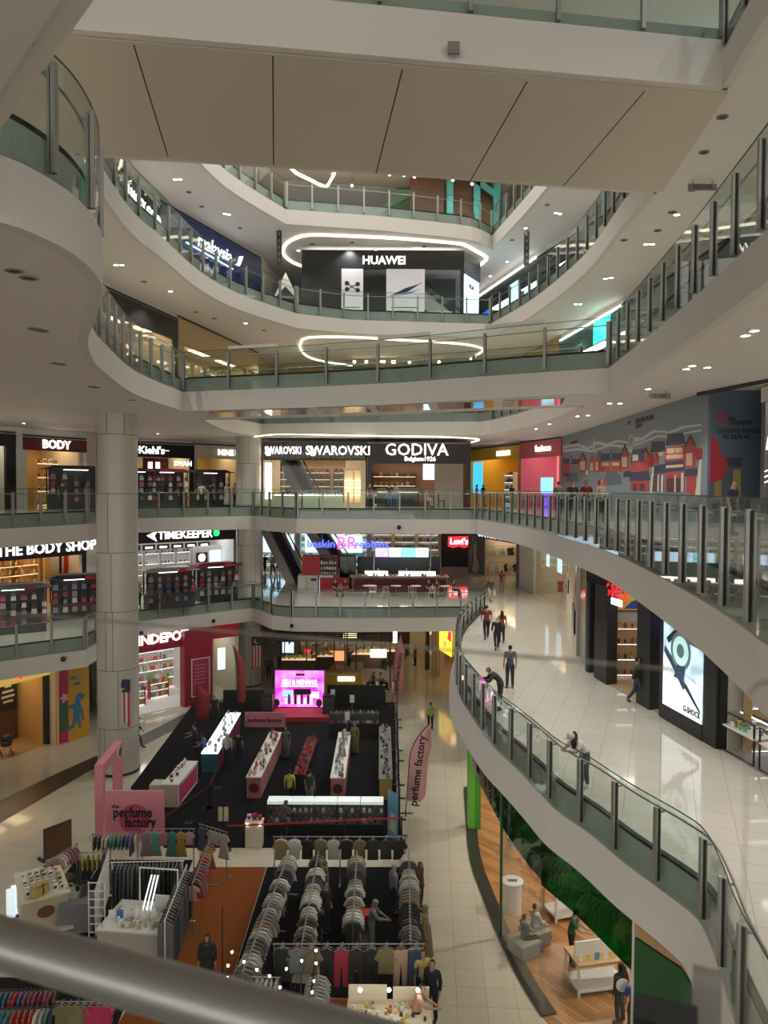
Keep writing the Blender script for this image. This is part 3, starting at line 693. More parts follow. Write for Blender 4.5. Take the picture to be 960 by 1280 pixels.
text('sign_subtitle', 'Belgium1926', 0.42, E_LETTER, t, W*0.51, -.1, 3.32, bold=0.02)
mb = MB(); mb.box(W*.655,-.04,0,W*.93,.1,3.0,mat('greige_panel',(0.30,0.25,0.21),0.5)); mb.box(W*.905,-.06,.9,W*.91,-.04,1.4,M_STEEL); mb.build('closed_panel', t)
mb = MB(); mb.box(W*.545,.6,1.9,W*.655,.7,3.0,E_SKY); mb.build('poster_screen', t)
x, y, z = place(t, W*.3, 1.2, 0)
c = thing('chocolate_counter', 'dark chocolate counter with a lit glass top inside the brown shop', 'counter', (x,y,z))
mb = MB(); mb.box(-1.5,0,0,1.5,.7,1.0,M_BLACKG); mb.build('base', c); mb = MB(); mb.box(-1.5,0,1.0,1.5,.7,1.3,M_SHOPGL); mb.build('glass_hood', c); mb = MB(); mb.box(-1.45,.1,1.0,1.45,.6,1.02,E_WARM); mb.build('lit_tray', c)
shelf_unit(t, W*.27, 3.6, 0, 3.2, 2.4, 'dark wooden shelf of gift boxes in the chocolate shop', 'carton', 'gift box on the dark shelf of the chocolate shop', 'box', 'boxes in the chocolate shop', [(0.5,0.35,0.15),(0.15,0.06,0.04),(0.75,0.65,0.5)], rows=4, per=8, frame=M_WOODD, shelf=M_WOODD, s=1.1, lit=E_WARM)
t = shop((D(312,610,73)[0],73.0),(D(470,610,73)[0],73.0), L2, 'warm shop with orange shelves far behind the crystal shop windows', 'far_shop', None, sh=(4.2,4.6), back=mat('peach_wall',(0.72,0.5,0.34),0.6), light=E_WARM, nl=4, depth=4)
for k in range(3): shelf_unit(t, t['w']*(.22+.28*k), 1.5, 0, 3.0, 3.0, '%s orange-lit shelf far behind the crystal shop windows' % ('left','middle','right')[k], 'gift_box', 'gift box on the orange-lit shelves far behind the crystal shop', 'box', 'boxes behind the crystal shop', WARMS, rows=5, per=6, frame=M_WOODL, lit=E_WARM, s=1.9)
# ceiling light strips and rods above them
def strip_light(px, z, label, r=0.06, closed=False):
    pts = [P(x, y, z) for x, y in px]; pts = smooth(pts, 3)
    o = MB(); o.tube([(x,y,z) for x,y in pts], r, 6, E_COVE); ob = o.build('cove_light'); tag(ob, label, 'light'); return ob
strip_light([(318,546),(345,543),(400,543.5),(470,545),(540,546),(598,549),(585,554),(570,558)], L3-FASC-.05, 'thin warm light strip on the ceiling above the chocolate and crystal shops', 0.04)
strip_light([(440,457),(405,452),(385,446),(376,437),(376,429),(386,422),(440,421.5),(500,425),(560,428.5),(590,432),(604,437),(596,444),(588,449)], L4-FASC-.05, 'glowing rounded ceiling loop seen behind the third-floor bridge', 0.07)
strip_light([(384,335),(366,328),(356,320),(354,312),(360,303),(374,296),(392,293.5),(440,295),(500,298),(560,303),(580,306),(595,314),(608,322),(603,329),(594,335)], L5-FASC-.05, 'glowing rounded ceiling loop above the black phone shop', 0.10)
strip_light([(362,208),(370,216),(384,223),(400,231),(408,233),(413,226),(418,217)], L6-FASC-2.2, 'curling cream light ribbon over the fifth-floor restaurant', 0.10)
for px in (365,404,438,472,515,546,583):
    x = D(px, 560, 53.1)[0]; mb = MB(); mb.cyl(x,53.1,L2+4.4,L3-FASC-.0,.02,n=6,material=M_BLACK); o = mb.build('hanging_rod'); tag(o, 'thin black rod hanging the sign boards of the second-floor centre shops', 'rod', 'sign hanging rods')
# ---------------- first floor, centre: ice cream kiosk, seats, escalators, shops behind
def chair(x, y, z, rz, label, group, m=M_CREAM):
    t = thing('cafe_chair', label, 'chair', (x,y,z), rz, group)
    mb = MB(); mb.box(-.2,-.2,.43,.2,.2,.46,m); mb.build('seat', t)
    mb = MB(); mb.tube([(-.19,.19,.46),(-.19,.23,.82),(.19,.23,.82),(.19,.19,.46)],.018,6,m)
    for k in (-.1,0,.1): mb.tube([(k,.19,.46),(k,.23,.82)],.01,5,m)
    mb.build('backrest', t)
    for sx in (-1,1):
        for sy in (-1,1):
            mb = MB(); mb.tube([(sx*.17,sy*.17,.43),(sx*.21,sy*.21,0)],.016,6,m); mb.build('leg', t)
    return t
def round_table(x, y, z, label, group, r=.4, top=M_WHITE):
    t = thing('cafe_table', label, 'table', (x,y,z), 0, group)
    mb = MB(); mb.cyl(0,0,.72,.75,r,n=20,material=top); mb.build('tabletop', t)
    mb = MB(); mb.cyl(0,0,.02,.72,.035,n=10,material=M_STEEL); mb.build('stem', t)
    mb = MB(); mb.lathe(0,0,[(.25,0),(.25,.015),(.05,.04)],14,M_STEEL); mb.build('base', t)
    return t
Yk = 56.0
def ck(px, py=610, Y=Yk): return D(px, py, Y)[0]
t = thing('ice_cream_kiosk', 'cream curved ice cream counter with pink and blue lettering above, first floor', 'kiosk', (ck(440),Yk,L1))
w = ck(560)-ck(440)
mb = MB(); mb.box(0,0,0,w,.7,1.0,mat('kiosk_front',(0.52,0.45,0.36),0.4)); mb.build('counter_body', t)
mb = MB(); mb.box(-.15,-.25,1.0,w+.1,.8,1.08,M_CREAM); mb.build('countertop', t)
mb = MB(); mb.box(.9,.3,1.08,2.7,.7,1.5,M_SHOPGL); mb.box(3.4,.3,1.08,6.2,.7,1.5,M_SHOPGL); mb.build('glass_case', t)
mb = MB(); mb.box(.95,.35,1.1,2.65,.65,1.35,E_WHITE); mb.box(3.45,.35,1.1,6.15,.65,1.35,E_WHITE); mb.build('ice_cream_tray', t)
mb = MB(); mb.box(.3,3.2,0,w-.3,3.3,2.2,M_DGREY); mb.build('back_wall', t)
for k in range(4):
    x0 = 1.7+k*1.02; mb = MB(); mb.box(x0,2.4,2.25,x0+.98,2.45,2.95,(glow('lit_lilac',(0.55,0.45,1),1.6),E_SKY,E_CYAN,E_SKY)[k]); mb.build('menu_screen', t)
for x0 in (1.6,5.9): mb = MB(); mb.box(x0-.04,2.45,0,x0+.04,2.53,4.6,M_STEEL); mb.build('post', t)
t2 = thing('hanging_sign', 'hanging lit blue and pink ice cream shop lettering above the kiosk', 'sign', (ck(434),Yk-.3,L1+.35))
for nm, s_, px, m, sz, z in (('sign_lettering','baskin',402,E_BLUE,.82,3.05),('initial_lettering','BR',434,E_PINK,1.3,3.1),('sign_lettering','robbins',465,E_BLUE,.82,3.05)):
    text(nm, s_, sz, m, t2, ck(px)-t2.location.x, 0, z, bold=0.012, depth=.04)
mb = MB(); mb.box(-2.8,.04,2.95,2.8,.08,3.02,M_STEEL); mb.tube([(-1.8,.06,3.0),(-1.8,.06,4.35)],.02,6,M_STEEL); mb.tube([(1.8,.06,3.0),(1.8,.06,4.35)],.02,6,M_STEEL); mb.build('hanger_frame', t2)
goods('jar', [(ck(448)+random.uniform(0,6.6), Yk+random.uniform(-.1,.15), L1+1.08, 0) for _ in range(18)], 'small cup or topping jar on the ice cream counter', 'jar', 'jars on the ice cream counter', COOLS+WARMS, 1.2)
x = ck(388); t = thing('red_drinks_kiosk', 'red box kiosk with a white base left of the ice cream counter', 'kiosk', (x,Yk-.6,L1))
mb = MB(); mb.box(-.85,0,0,.6,1.3,1.15,M_WHITE); mb.box(-.2,-.02,.1,-.18,0,1.0,M_GREY); mb.box(.1,-.02,.75,.5,0,.95,M_DGREY); mb.build('base_cabinet', t)
mb = MB(); mb.box(-.55,.1,1.15,.75,1.3,2.55,M_RED); mb.build('red_housing', t)
mb = MB(); mb.box(.75,.15,1.15,2.0,1.3,1.2,M_RED); mb.box(.75,.15,2.5,2.0,1.3,2.55,M_RED); mb.box(1.95,.1,1.2,2.0,1.3,2.5,M_RED); mb.box(.75,1.25,1.2,1.95,1.3,2.5,M_GREY); mb.build('open_shelf_frame', t)
for k in range(2):
    mb = MB(); mb.box(.75,.2,1.55+k*.4,1.95,1.2,1.58+k*.4,M_WHITE)
    mb.build('shelf', t)
mb = MB(); mb.box(.75,0,0,2.9,.1,1.0,M_RED); mb.cyl(2.6,-.03,.3,.8,.02,n=8,material=M_WHITE); mb.build('front_panel', t)
goods('jar', [(x+.85+.2*i, Yk-.3, L1+zz, 0) for i in range(6) for zz in (1.2,1.58,1.98)], 'white cup on the shelves of the red kiosk', 'cup', 'cups in the red kiosk', WHITES, 1.3)
t = thing('black_fridge', 'black cabinet between the red kiosk and the ice cream counter', 'cabinet', (ck(434),Yk+1.0,L1))
mb = MB(); mb.box(-.6,0,0,.6,.7,2.5,M_BLACK); mb.build('carcass', t); mb = MB(); mb.box(-.55,-.03,.1,-.02,0,2.4,M_BLACKG); mb.box(.02,-.03,.1,.55,0,2.4,M_BLACKG); mb.build('door', t)
mb = MB(); mb.box(0,0,0,1,1,1)
for i, px in enumerate((462,495,520,556)):
    x, z = D(px, 700, 53.0); round_table(x, 53.0, L1, 'small round white table before the ice cream counter', 'tables at the ice cream kiosk', .5 if i == 0 else .38)
for px, dy in ((466,-.6),(481,-.9),(516,-.8),(540,-.9),(545,.5),(562,-.7),(428,.2)):
    x = D(px, 700, 52.6+dy)[0]; chair(x, 52.6+dy, L1, random.uniform(-.6,.6), 'cream metal chair at the small tables before the ice cream counter', 'chairs at the ice cream kiosk')
t = thing('bench_seat', 'long dark maroon bench along the ice cream counter', 'bench', (ck(500),Yk-1.0,L1))
mb = MB(); mb.box(-3.3,0,0,3.4,.5,.45,M_MAROON); mb.build('seat', t); mb = MB(); mb.box(-3.3,.5,0,3.4,.6,.9,M_MAROON); mb.build('backrest', t)
def escalator(x0, y0, z0, x1, y1, z1, w, label):
    t = thing('escalator', label, 'escalator', (x0,y0,z0)); V = Vector((x1-x0,y1-y0,z1-z0)); h = Vector((V.x,V.y,0)).normalized(); n = Vector((-h.y,h.x,0))
    up = Vector((0,0,1))
    def beam(nm, off, wid, lo, hi, m):
        mb = MB(); a = n*(off-wid/2); b = n*(off+wid/2); e = Vector((0,0,0))
        vs = [e+a+up*lo,e+b+up*lo,e+b+up*hi,e+a+up*hi,V+a+up*lo,V+b+up*lo,V+b+up*hi,V+a+up*hi]
        mb.add(vs,[(0,3,2,1),(4,5,6,7),(0,1,5,4),(1,2,6,5),(2,3,7,6),(3,0,4,7)],m); mb.build(nm, t)
    beam('truss',0,w+.5,-.9,-.05,M_PAINT)
    for s in (-1,1):
        beam('skirt',s*(w/2+.12),.2,-.05,.25,M_PAINT); beam('side_glass',s*(w/2+.1),.02,.25,.95,M_SHOPGL); beam('handrail',s*(w/2+.1),.09,.95,1.03,M_BLACK)
    mb = MB(); ns = 34; L = V.length
    for k in range(ns):
        p = V*(k/ns); q = V*((k+1)/ns)
        a, b = n*(-w/2), n*(w/2)
        mb.add([p+a,p+b,Vector((p.x,p.y,q.z))+b,Vector((p.x,p.y,q.z))+a,q+b,q+a],[(0,1,2,3),(3,2,4,5)],M_DGREY)
    mb.build('step_band', t); return t
escalator(ck(376,610,60),60,L1,ck(344,610,66)-1.2,66,L2-.2,1.0,'left escalator rising behind the red kiosk on the first floor')
escalator(ck(440,610,61),61,L1,ck(395,610,67)-1.2,67,L2-.2,1.0,'right escalator rising behind the ice cream lettering')
escalator(ck(392,610,62),62,L2,ck(357,610,68)-.8,68,L3-.2,1.0,'escalator seen through the window of the crystal shop')
for (p0, p1, lab, bk, cols, lt) in ((318,372,'bright shop with a pale blue screen behind the escalators',M_CREAM,WARMS,E_WHITE),(372,462,'bright shop behind the ice cream lettering',M_WHITE,COOLS,E_WHITE),(462,552,'warm bright shop behind the menu screens',mat('peach_wall',(0.72,0.5,0.34),0.6),WARMS,E_WARM)):
    Y = 73.0; A = (D(p0,610,Y)[0],Y); B = (D(p1,610,Y)[0],Y)
    t = shop(A, B, L1, lab, 'far_shop', None, sh=(4.2,4.6), back=bk, light=lt, nl=4, depth=4)
    W = t['w']
    for k in range(3):
        shelf_unit(t, W*(k+.5)/3, 1.6, 0, W/3.4, 3.2, '%s shelf of the %s' % (('left','middle','right')[k], lab.replace('bright','far bright',1)), 'gift_box', 'box on the shelves of the far first-floor shops', 'box', 'boxes in far first-floor shops', cols, rows=5, per=5, lit=E_WHITE, s=1.9)
    mb = MB(); mb.box(W*.1,.4,1.3,W*.9,.5,2.9,E_SKY if p0 < 400 else M_BLACK)
    if p0 < 400: mb.build('video_screen', t)
Y = 73.0; A = (D(552,610,Y)[0],Y); B = (D(600,610,Y)[0],Y)
t = shop(A, B, L1, 'black-walled jeans shop with a glowing red batwing sign, first floor', 'jeans_shop', None, sh=(4.0,4.7), signm=M_BLACK, back=M_BLACK, side=M_BLACK, light=None, pier=M_BLACK, depth=1.2)
W = t['w']; mb = MB(); mb.box(.1,.2,0,W*.82,.3,4.0,M_BLACK); mb.build('black_wall', t)
x0 = D(560,678,Y)[0]-A[0]; x1 = D(587,678,Y)[0]-A[0]
mb = MB(); mb.slabxz([(x0,2.0),(x0,2.9),(x1,2.95),(x1,2.05),(x1-.5,1.85),((x0+x1)/2,2.0),(x0+.5,1.85)],-.18,-.08,E_RED); mb.build('red_sign', t)
text('sign_lettering', "Levi's", .8, E_LETTER, t, (x0+x1)/2, -.22, 2.45, bold=.03)
mb = MB(); mb.box(W*.83,-.02,.8,W*.97,.1,3.9,E_WHITE); mb.build('light_column', t)
# ---------------- first floor, right
RF = [(8.1,66.5),(10.5,57.6)]
a, b = (7.6,69.0),(10.3,58.3)
t = shop(a, b, L1, 'brown-fronted clothes shop with pale COTTON ON letters, first floor', 'clothes_shop', 'COTTON ON', sh=(3.25,4.1), back=M_CREAM, side=M_WOODD, signm=mat('plum_board',(0.10,0.03,0.045),0.4), tm=glow('lit_lilac_letter',(0.75,0.65,1),1.6), ts=.95, light=E_WARM, nl=4, pier=mat('brown_frame',(0.10,0.03,0.02),0.4), pw=.5)
W = t['w']
mb = MB(); mb.box(.5,-.1,.1,W*.36,-.03,3.7,M_DGREY); mb.build('poster_board', t)
mb = MB(); mb.slabxz([(1.3,.2),(1.8,1.3),(1.6,2.2),(2.1,3.0),(2.4,2.6),(2.3,1.6),(3.0,.9),(2.6,.2)],-.13,-.1,mat('skin_print',(0.5,0.3,0.22),0.5)); mb.slabxz([(.8,.5),(1.5,2.8),(1.9,3.3),(1.5,3.4),(.7,1.6)],-.12,-.1,M_GREY); mb.build('poster_print', t)
mb = MB(); mb.box(0,0,0,3.4,.1,4.0,mat('shop_cream',(0.80,0.70,0.55),0.5)); o = mb.build('partition'); o.location = (8.75,66.2,L1); tag(o, 'cream partition wall inside the brown-fronted clothes shop', 'partition')
CLOTHES_RAILS = []
for zz, lab in ((2.55,'upper'),(1.15,'lower')):
    r = thing('wall_rail', lab+' clothes rail on the cream partition of the brown-fronted shop', 'clothes rail', (9.0,65.9,L1))
    mb = MB(); mb.tube([(0,0,zz),(2.6,0,zz)],.025,6,M_STEEL); mb.build('rail', r)
    for x in (.1,2.5): mb = MB(); mb.tube([(x,0,zz),(x,.3,zz)],.02,6,M_STEEL); mb.build('bracket', r)
    CLOTHES_RAILS.append((9.0,65.9,L1+zz))
a, b = (10.35,58.0),(10.9,51.0)
wall('wall_right', 10.3,58.3, 10.75,55.0, L1, L1+4.75, mat('cream_pier',(0.74,0.66,0.52),0.5))
a, b = (10.75,55.0),(11.05,45.8)
t = shop(a, b, L1, 'tall glass-fronted shop with lit window posters, first floor right', 'glass_shop', None, sh=(4.3,4.7), back=M_CREAM, side=M_CREAM, signm=M_CREAM, light=E_WARM, nl=4, glass=True, pier=M_CREAM)
W = t['w']
for f, zz, wd in ((.18,3.0,.7),(.52,2.9,1.0),(.80,2.7,1.0)):
    mb = MB(); mb.box(W*f-wd/2,.6,zz-.9,W*f+wd/2,.66,zz+1.1,E_SKY); mb.build('window_poster', t)
mb = MB(); mb.box(W*.72,1.4,.6,W*.95,1.5,2.4,M_WOODD); mb.build('red_picture_panel', t)
for f, c in ((.52,M_RED),(.74,M_DGREY),(.9,M_BLACK)):
    x, y, z = place(t, W*f, .7, 0)
    m = thing('shop_mannequin', {.52:'mannequin in a red top',.74:'mannequin in a grey outfit',.9:'mannequin in a black outfit'}[f]+' in the tall glass shop window', 'mannequin', (x,y,L1), t.rotation_euler.z)
    mb = MB(); mb.lathe(0,0,[(.09,.02),(.10,.5),(.17,.9),(.13,1.05),(.2,1.4),(.06,1.48),(.05,1.52)],12,M_CREAM); mb.ball(0,0,1.62,.1,M_CREAM); mb.build('body', m)
    mb = MB(); mb.lathe(0,0,[(.2,.75),(.19,.95),(.15,1.08),(.215,1.4),(.1,1.47)],12,c); mb.build('outfit', m)
    mb = MB(); mb.cyl(0,0,0,.02,.2,n=14,material=M_STEEL); mb.build('base', m)
wall('wall_right', 11.05,45.8, 9.9,40.0, L1, L1+4.75, M_CREAM)
t = shop((9.9,40.0),(8.75,34.6), L1, 'narrow cream shop with a round logo sign beside the watch brand shop', 'narrow_shop', None, sh=(4.3,4.7), back=M_CREAM, side=M_CREAM, signm=M_CREAM, light=E_WARM, nl=2, glass=True, pier=M_CREAM, depth=3)
W = t['w']
mb = MB(); mb.slabxz([(W*.55+.45*math.cos(k*math.pi/10), 3.7+.45*math.sin(k*math.pi/10)) for k in range(20)],-.35,-.28,M_WHITE); mb.build('round_sign', t)
mb = MB(); mb.slabxz([(W*.55-.22,3.5),(W*.55,3.95),(W*.55+.22,3.5),(W*.55,3.62)],-.37,-.35,M_BLACK); mb.slabxz([(W*.55-.4,2.75),(W*.55,3.1),(W*.55+.4,2.75),(W*.55,2.4)],-.36,-.3,M_BLACK); mb.slabxz([(W*.55-.2,2.75),(W*.55,2.92),(W*.55+.2,2.75),(W*.55,2.58)],-.38,-.36,M_WHITE); mb.build('logo_mark', t)
mb = MB(); mb.box(W*.3,-.1,.7,W*.8,0,1.8,M_BLACKG); mb.build('black_panel', t)
# watch brand shop
GA, GB = (8.45,34.0),(8.42,29.6)
t = shop((8.7,34.4),(8.4,31.6), L1, 'silver-framed glass end bay left of the red-lettered watch shop', 'end_bay', None, sh=(4.3,4.7), signm=M_PAINT, back=M_CREAM, light=E_WARM, nl=1, pier=M_STEEL, glass=True, depth=3)
ga, gb = (8.36,31.4),(9.95,20.5); gb = on_line(ga, gb, 905)[:2]
t = shop(ga, gb, L1, 'black watch shop with glowing red G-SHOCK letters, first floor right', 'watch_brand_shop', None, sh=(3.75,4.75), back=mat('concrete_wall',(0.42,0.40,0.37),0.6), side=mat('concrete_wall',(0.42,0.40,0.37),0.6), signm=M_BLACKG, light=E_WHITE, nl=5, pier=M_BLACK, depth=5, floor=M_OAK, pw=.3, bold=0)
W = t['w']
def gx(px): return on_line(ga, gb, px)[3]
def gz(px, py): return on_line(ga, gb, px, py)[2]-L1
s0, s1 = gx(763), gx(789)
text('sign_lettering', 'G-SHOCK', .68, glow('lit_sign_red',(1,0.02,0.03),1.3), t, (s0+s1)/2, -.10, (gz(763,738)+gz(789,744))/2, bold=.0, depth=.02, sx=(s1-s0)/2.95)
mb = MB(); mb.box(gx(769),-.1,gz(776,753)-.14,gx(782),-.06,gz(776,753)+.1,E_LETTER); mb.build('sub_sign', t)
for p0, p1 in ((749,765),(803,820),(832,838),(888,905)):
    mb = MB(); mb.box(gx(p0),-.12,0,gx(p1),.3,3.75,M_BLACK); mb.build('black_pillar', t)
mb = MB(); mb.box(gx(838),-.14,0,gx(888),.1,.5,M_BLACK); mb.build('screen_plinth', t); mb = MB(); mb.box(gx(838),-.14,3.6,gx(888),.1,3.75,M_BLACK); mb.build('screen_header', t)
m_scr = bpy.data.materials.new('watch_poster'); m_scr.use_nodes = True
_n = m_scr.node_tree; _b = _n.nodes['Principled BSDF']; _tc = _n.nodes.new('ShaderNodeTexCoord'); _w = _n.nodes.new('ShaderNodeTexNoise'); _w.inputs['Scale'].default_value = 1.4
_cr = _n.nodes.new('ShaderNodeValToRGB'); _cr.color_ramp.elements[0].position = .35; _cr.color_ramp.elements[0].color = (.03,.16,.25,1); _cr.color_ramp.elements[1].position = .6; _cr.color_ramp.elements[1].color = (.45,.75,.85,1)
_n.links.new(_tc.outputs['Object'], _w.inputs['Vector']); _n.links.new(_w.outputs['Fac'], _cr.inputs[0]); _n.links.new(_cr.outputs[0], _b.inputs['Emission Color']); _b.inputs['Emission Strength'].default_value = .8
sx0, sx1 = gx(838), gx(888); sw = sx1-sx0
x, y, z = place(t, sx0, -.15, .5)
p = thing('poster_screen', 'tall bright lit poster of a wristwatch on the black shop front', 'screen', (x,y,z), t.rotation_euler.z)
mb = MB(); mb.box(0,0,0,sw,.03,3.1,m_scr); mb.build('lit_panel', p)
def ring_pts(cx_, cz_, r, n=24): return [(cx_+r*math.cos(2*math.pi*k/n), cz_+r*math.sin(2*math.pi*k/n)) for k in range(n)]
M_PRNT = mat('print_navy',(0.02,0.05,0.12),0.4); E_PALE = glow('lit_dial',(0.55,0.85,0.85),.8)
mb = MB(); mb.slabxz([(0,0),(sw,0),(sw,1.05),(sw*.5,1.25),(0,1.6)],-.004,0,glow('lit_poster_white',(0.9,0.96,1),.95))
mb.slabxz([(sw*.02,1.75),(sw*.30,1.25),(sw*.55,.75),(sw*.62,.95),(sw*.35,1.5),(sw*.05,1.95)],-.008,-.004,mat('print_slate',(0.06,0.13,0.3),0.4)); mb.slabxz([(sw*.55,.9),(sw*.95,.3),(sw*.97,.36),(sw*.62,1.0)],-.008,-.004,M_PRNT)
mb.slabxz([(sw*.08,2.2),(sw*.45,2.8),(sw*.78,3.05),(sw*.7,2.85),(sw*.4,2.5),(sw*.15,2.05)],-.008,-.004,M_PRNT); mb.slabxz([(sw*.55,2.3),(sw*.98,2.2),(sw*.98,2.75),(sw*.62,2.6)],-.007,-.004,mat('print_steel',(0.15,0.25,0.4),0.4)); mb.build('poster_print', p)
mb = MB(); mb.slabxz(ring_pts(sw*.47,1.95,.60),-.014,-.008,mat('print_steel2',(0.3,0.5,0.55),0.3)); mb.slabxz(ring_pts(sw*.47,1.95,.46),-.018,-.014,E_PALE); mb.slabxz(ring_pts(sw*.47,1.95,.22),-.022,-.018,mat('print_steel2',(0.3,0.5,0.55),0.3)); mb.slabxz([(sw*.3,1.05),(sw*.56,1.05),(sw*.6,1.5),(sw*.4,1.52)],-.016,-.01,mat('print_slate',(0.06,0.13,0.3),0.4)); mb.build('printed_watch', p)
text('poster_lettering', 'G-SHOCK', .26, M_BLACK, p, sw*.77, -.02, .22, bold=.02, depth=.01, sx=sw*.42/1.15)
mb = MB(); mb.box(gx(823),.5,2.5,gx(832),.55,3.5,glow('lit_poster_blue',(0.15,0.2,0.8),1.5)); mb.build('blue_screen', t)
for (x, y, w, lab) in ((9.95,30.4,1.3,'watch display shelf seen through the open doorway of the black watch shop'),(10.1,27.6,1.2,'watch display shelf behind the narrow window of the black watch shop')):
    e = thing('anchor', 'x', 'x', (x,y,L1)); 
    shelf_unit(e, 0, 0, 0, w, 2.2, lab, 'watch', 'watch on a stand inside the black watch shop', 'watch', 'watches in the black watch shop', DARKS, rows=4, per=5, frame=M_WOODL, shelf=M_WOODL, lit=E_WHITE, s=1.5)
    bpy.data.objects.remove(e)
p = thing('wall_picture', 'small orange and blue framed picture inside the black watch shop', 'picture', (9.85,30.7,L1+2.6))
mb = MB(); mb.box(-1.2,.1,-2.6,1.6,.2,1.9,mat('concrete_wall',(0.42,0.40,0.37),0.6)); mb.build('wall_board', p)
mb = MB(); mb.box(-.5,0,0,.5,.05,.75,M_DGREY); mb.build('frame', p); mb = MB(); mb.box(-.45,-.01,.05,.45,0,.7,mat('orange_print',(0.85,0.42,0.06),0.5)); mb.slabxz([(-.2,.1),(.4,.1),(.4,.5),(.1,.4)],-.015,-.01,M_BLUE); mb.build('print', p)
def case(x, y, z, rz, w, label, d=.6):
    t = thing('watch_case', label, 'display case', (x,y,z), rz)
    for sx in (-1,1):
        for sy in (-1,1): 
            mb = MB(); mb.box(sx*(w/2-.02)-.02,sy*(d/2-.02)-.02,0,sx*(w/2-.02)+.02,sy*(d/2-.02)+.02,1.15,M_BLACK); mb.build('leg', t)
    mb = MB(); mb.box(-w/2,-d/2,.72,w/2,d/2,.76,M_WHITE); mb.build('tray', t)
    mb = MB(); mb.box(-w/2,-d/2,.76,w/2,-d/2+.01,1.12,M_SHOPGL); mb.box(-w/2,-d/2,1.12,w/2,d/2,1.13,M_SHOPGL); mb.build('glass_hood', t)
    mb = MB(); mb.box(-w/2,-d/2,1.13,w/2,-d/2+.03,1.16,M_BLACK); mb.box(-w/2,d/2-.03,1.13,w/2,d/2,1.16,M_BLACK); mb.box(-w/2,-d/2,.02,w/2,-d/2+.03,.05,M_BLACK); mb.build('frame', t)
    mb = MB(); mb.box(-w/2+.05,d/2-.06,1.06,w/2-.05,d/2-.03,1.09,E_WHITE); mb.build('lamp', t)
    goods('watch', [(*place(t,-w/2+.15+(w-.3)*(i+.5)/6,yy,.76),rz) for i in range(6) for yy in (-.12,.1)], 'watch on a stand in the glass cases at the right edge', 'watch', 'watches in the right-hand glass cases', WHITES+COOLS, 1.4)
ha, hb = gb,(10.75,15.5)
t = shop(ha, hb, L1, 'open watch shop with light wood walls at the right edge, first floor', 'open_watch_shop', None, sh=(3.9,4.75), back=M_WOODL, side=mat('concrete_wall',(0.42,0.40,0.37),0.6), signm=M_BLACK, light=E_WHITE, nl=3, pier=M_BLACK, depth=4.5, floor=M_GREY, pw=.06)
shelf_unit(t, .60, 2.3, 0, 3.4, 2.8, 'long lit watch shelf on the wooden wall at the right edge', 'watch', 'watch on the wooden wall shelf at the right edge', 'watch', 'watches on the right wall', WHITES+COOLS, rows=5, per=9, frame=M_WOODL, shelf=M_WHITE, lit=E_WHITE, s=1.6, rz=math.pi/2)
for lx, ly, w, lab in ((.75,.35,1.5,'front glass watch case on thin black legs at the right edge'),(2.5,.35,1.6,'second glass watch case nearer the viewer at the right edge'),(1.6,1.7,1.6,'rear glass watch case inside the open watch shop')):
    x, y, z = place(t, lx, ly, 0); case(x, y, L1, t.rotation_euler.z, w, lab)
# ---------------- second floor, right
a, b = (7.2,65.6),(10.0,56.7)
t = shop(a, b, L2, 'yellow-lit shop with a blue screen, second floor, left of the pink shop', 'yellow_shop', 'eGoods' if False else None, sh=(3.6,4.5), back=mat('amber_wall',(0.85,0.42,0.03),0.5), side=mat('amber_wall',(0.85,0.42,0.03),0.5), signm=M_YEL, light=E_WARM, nl=4, pier=mat('amber_wall',(0.85,0.42,0.03),0.5))
W = t['w']; mb = MB(); mb.box(W*.60,-.12,3.85,W*.84,-.06,4.2,E_LETTER); mb.build('sign_lettering', t)
mb = MB(); mb.box(.3,.3,.9,2.0,.4,3.5,glow('lit_azure',(0.05,0.45,0.9),1.6)); mb.build('blue_screen', t)
shelf_unit(t, W*.55, 1.2, 0, 1.5, 2.6, 'white lit shelf of boxes in the yellow-lit shop', 'carton', 'box on the lit shelf of the yellow shop', 'box', 'boxes in the yellow shop', WARMS, rows=5, per=4, lit=E_WHITE, s=1.4)
shelf_unit(t, W*.85, 2.4, 0, 1.8, 2.8, 'far grey shelf of boxes in the yellow-lit shop', 'carton', 'box on the grey shelf of the yellow shop', 'box', 'boxes on grey shelf', COOLS, rows=5, per=4, lit=E_WHITE, s=1.4)
a, b = (10.0,56.7),(11.75,51.0)
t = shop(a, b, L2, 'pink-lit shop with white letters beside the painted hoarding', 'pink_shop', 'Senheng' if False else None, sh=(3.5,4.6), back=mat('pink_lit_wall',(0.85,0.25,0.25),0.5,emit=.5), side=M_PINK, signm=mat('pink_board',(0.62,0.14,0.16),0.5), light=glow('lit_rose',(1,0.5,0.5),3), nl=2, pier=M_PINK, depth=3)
W = t['w']; text('sign_lettering', 'famiscon', .62, E_LETTER, t, W*.6, -.1, 4.1, bold=.02)
x, y, z = place(t, W*.42, .8, 0); p = thing('purple_display', 'turquoise and purple lit display board in the pink shop', 'screen', (x,y,L2), t.rotation_euler.z)
mb = MB(); mb.box(-.8,0,1.0,.8,.1,2.1,E_CYAN); mb.build('upper_screen', p); mb = MB(); mb.box(-.7,0,.05,.7,.1,.95,glow('lit_violet',(0.25,0.1,1),1.8)); mb.build('lower_screen', p)
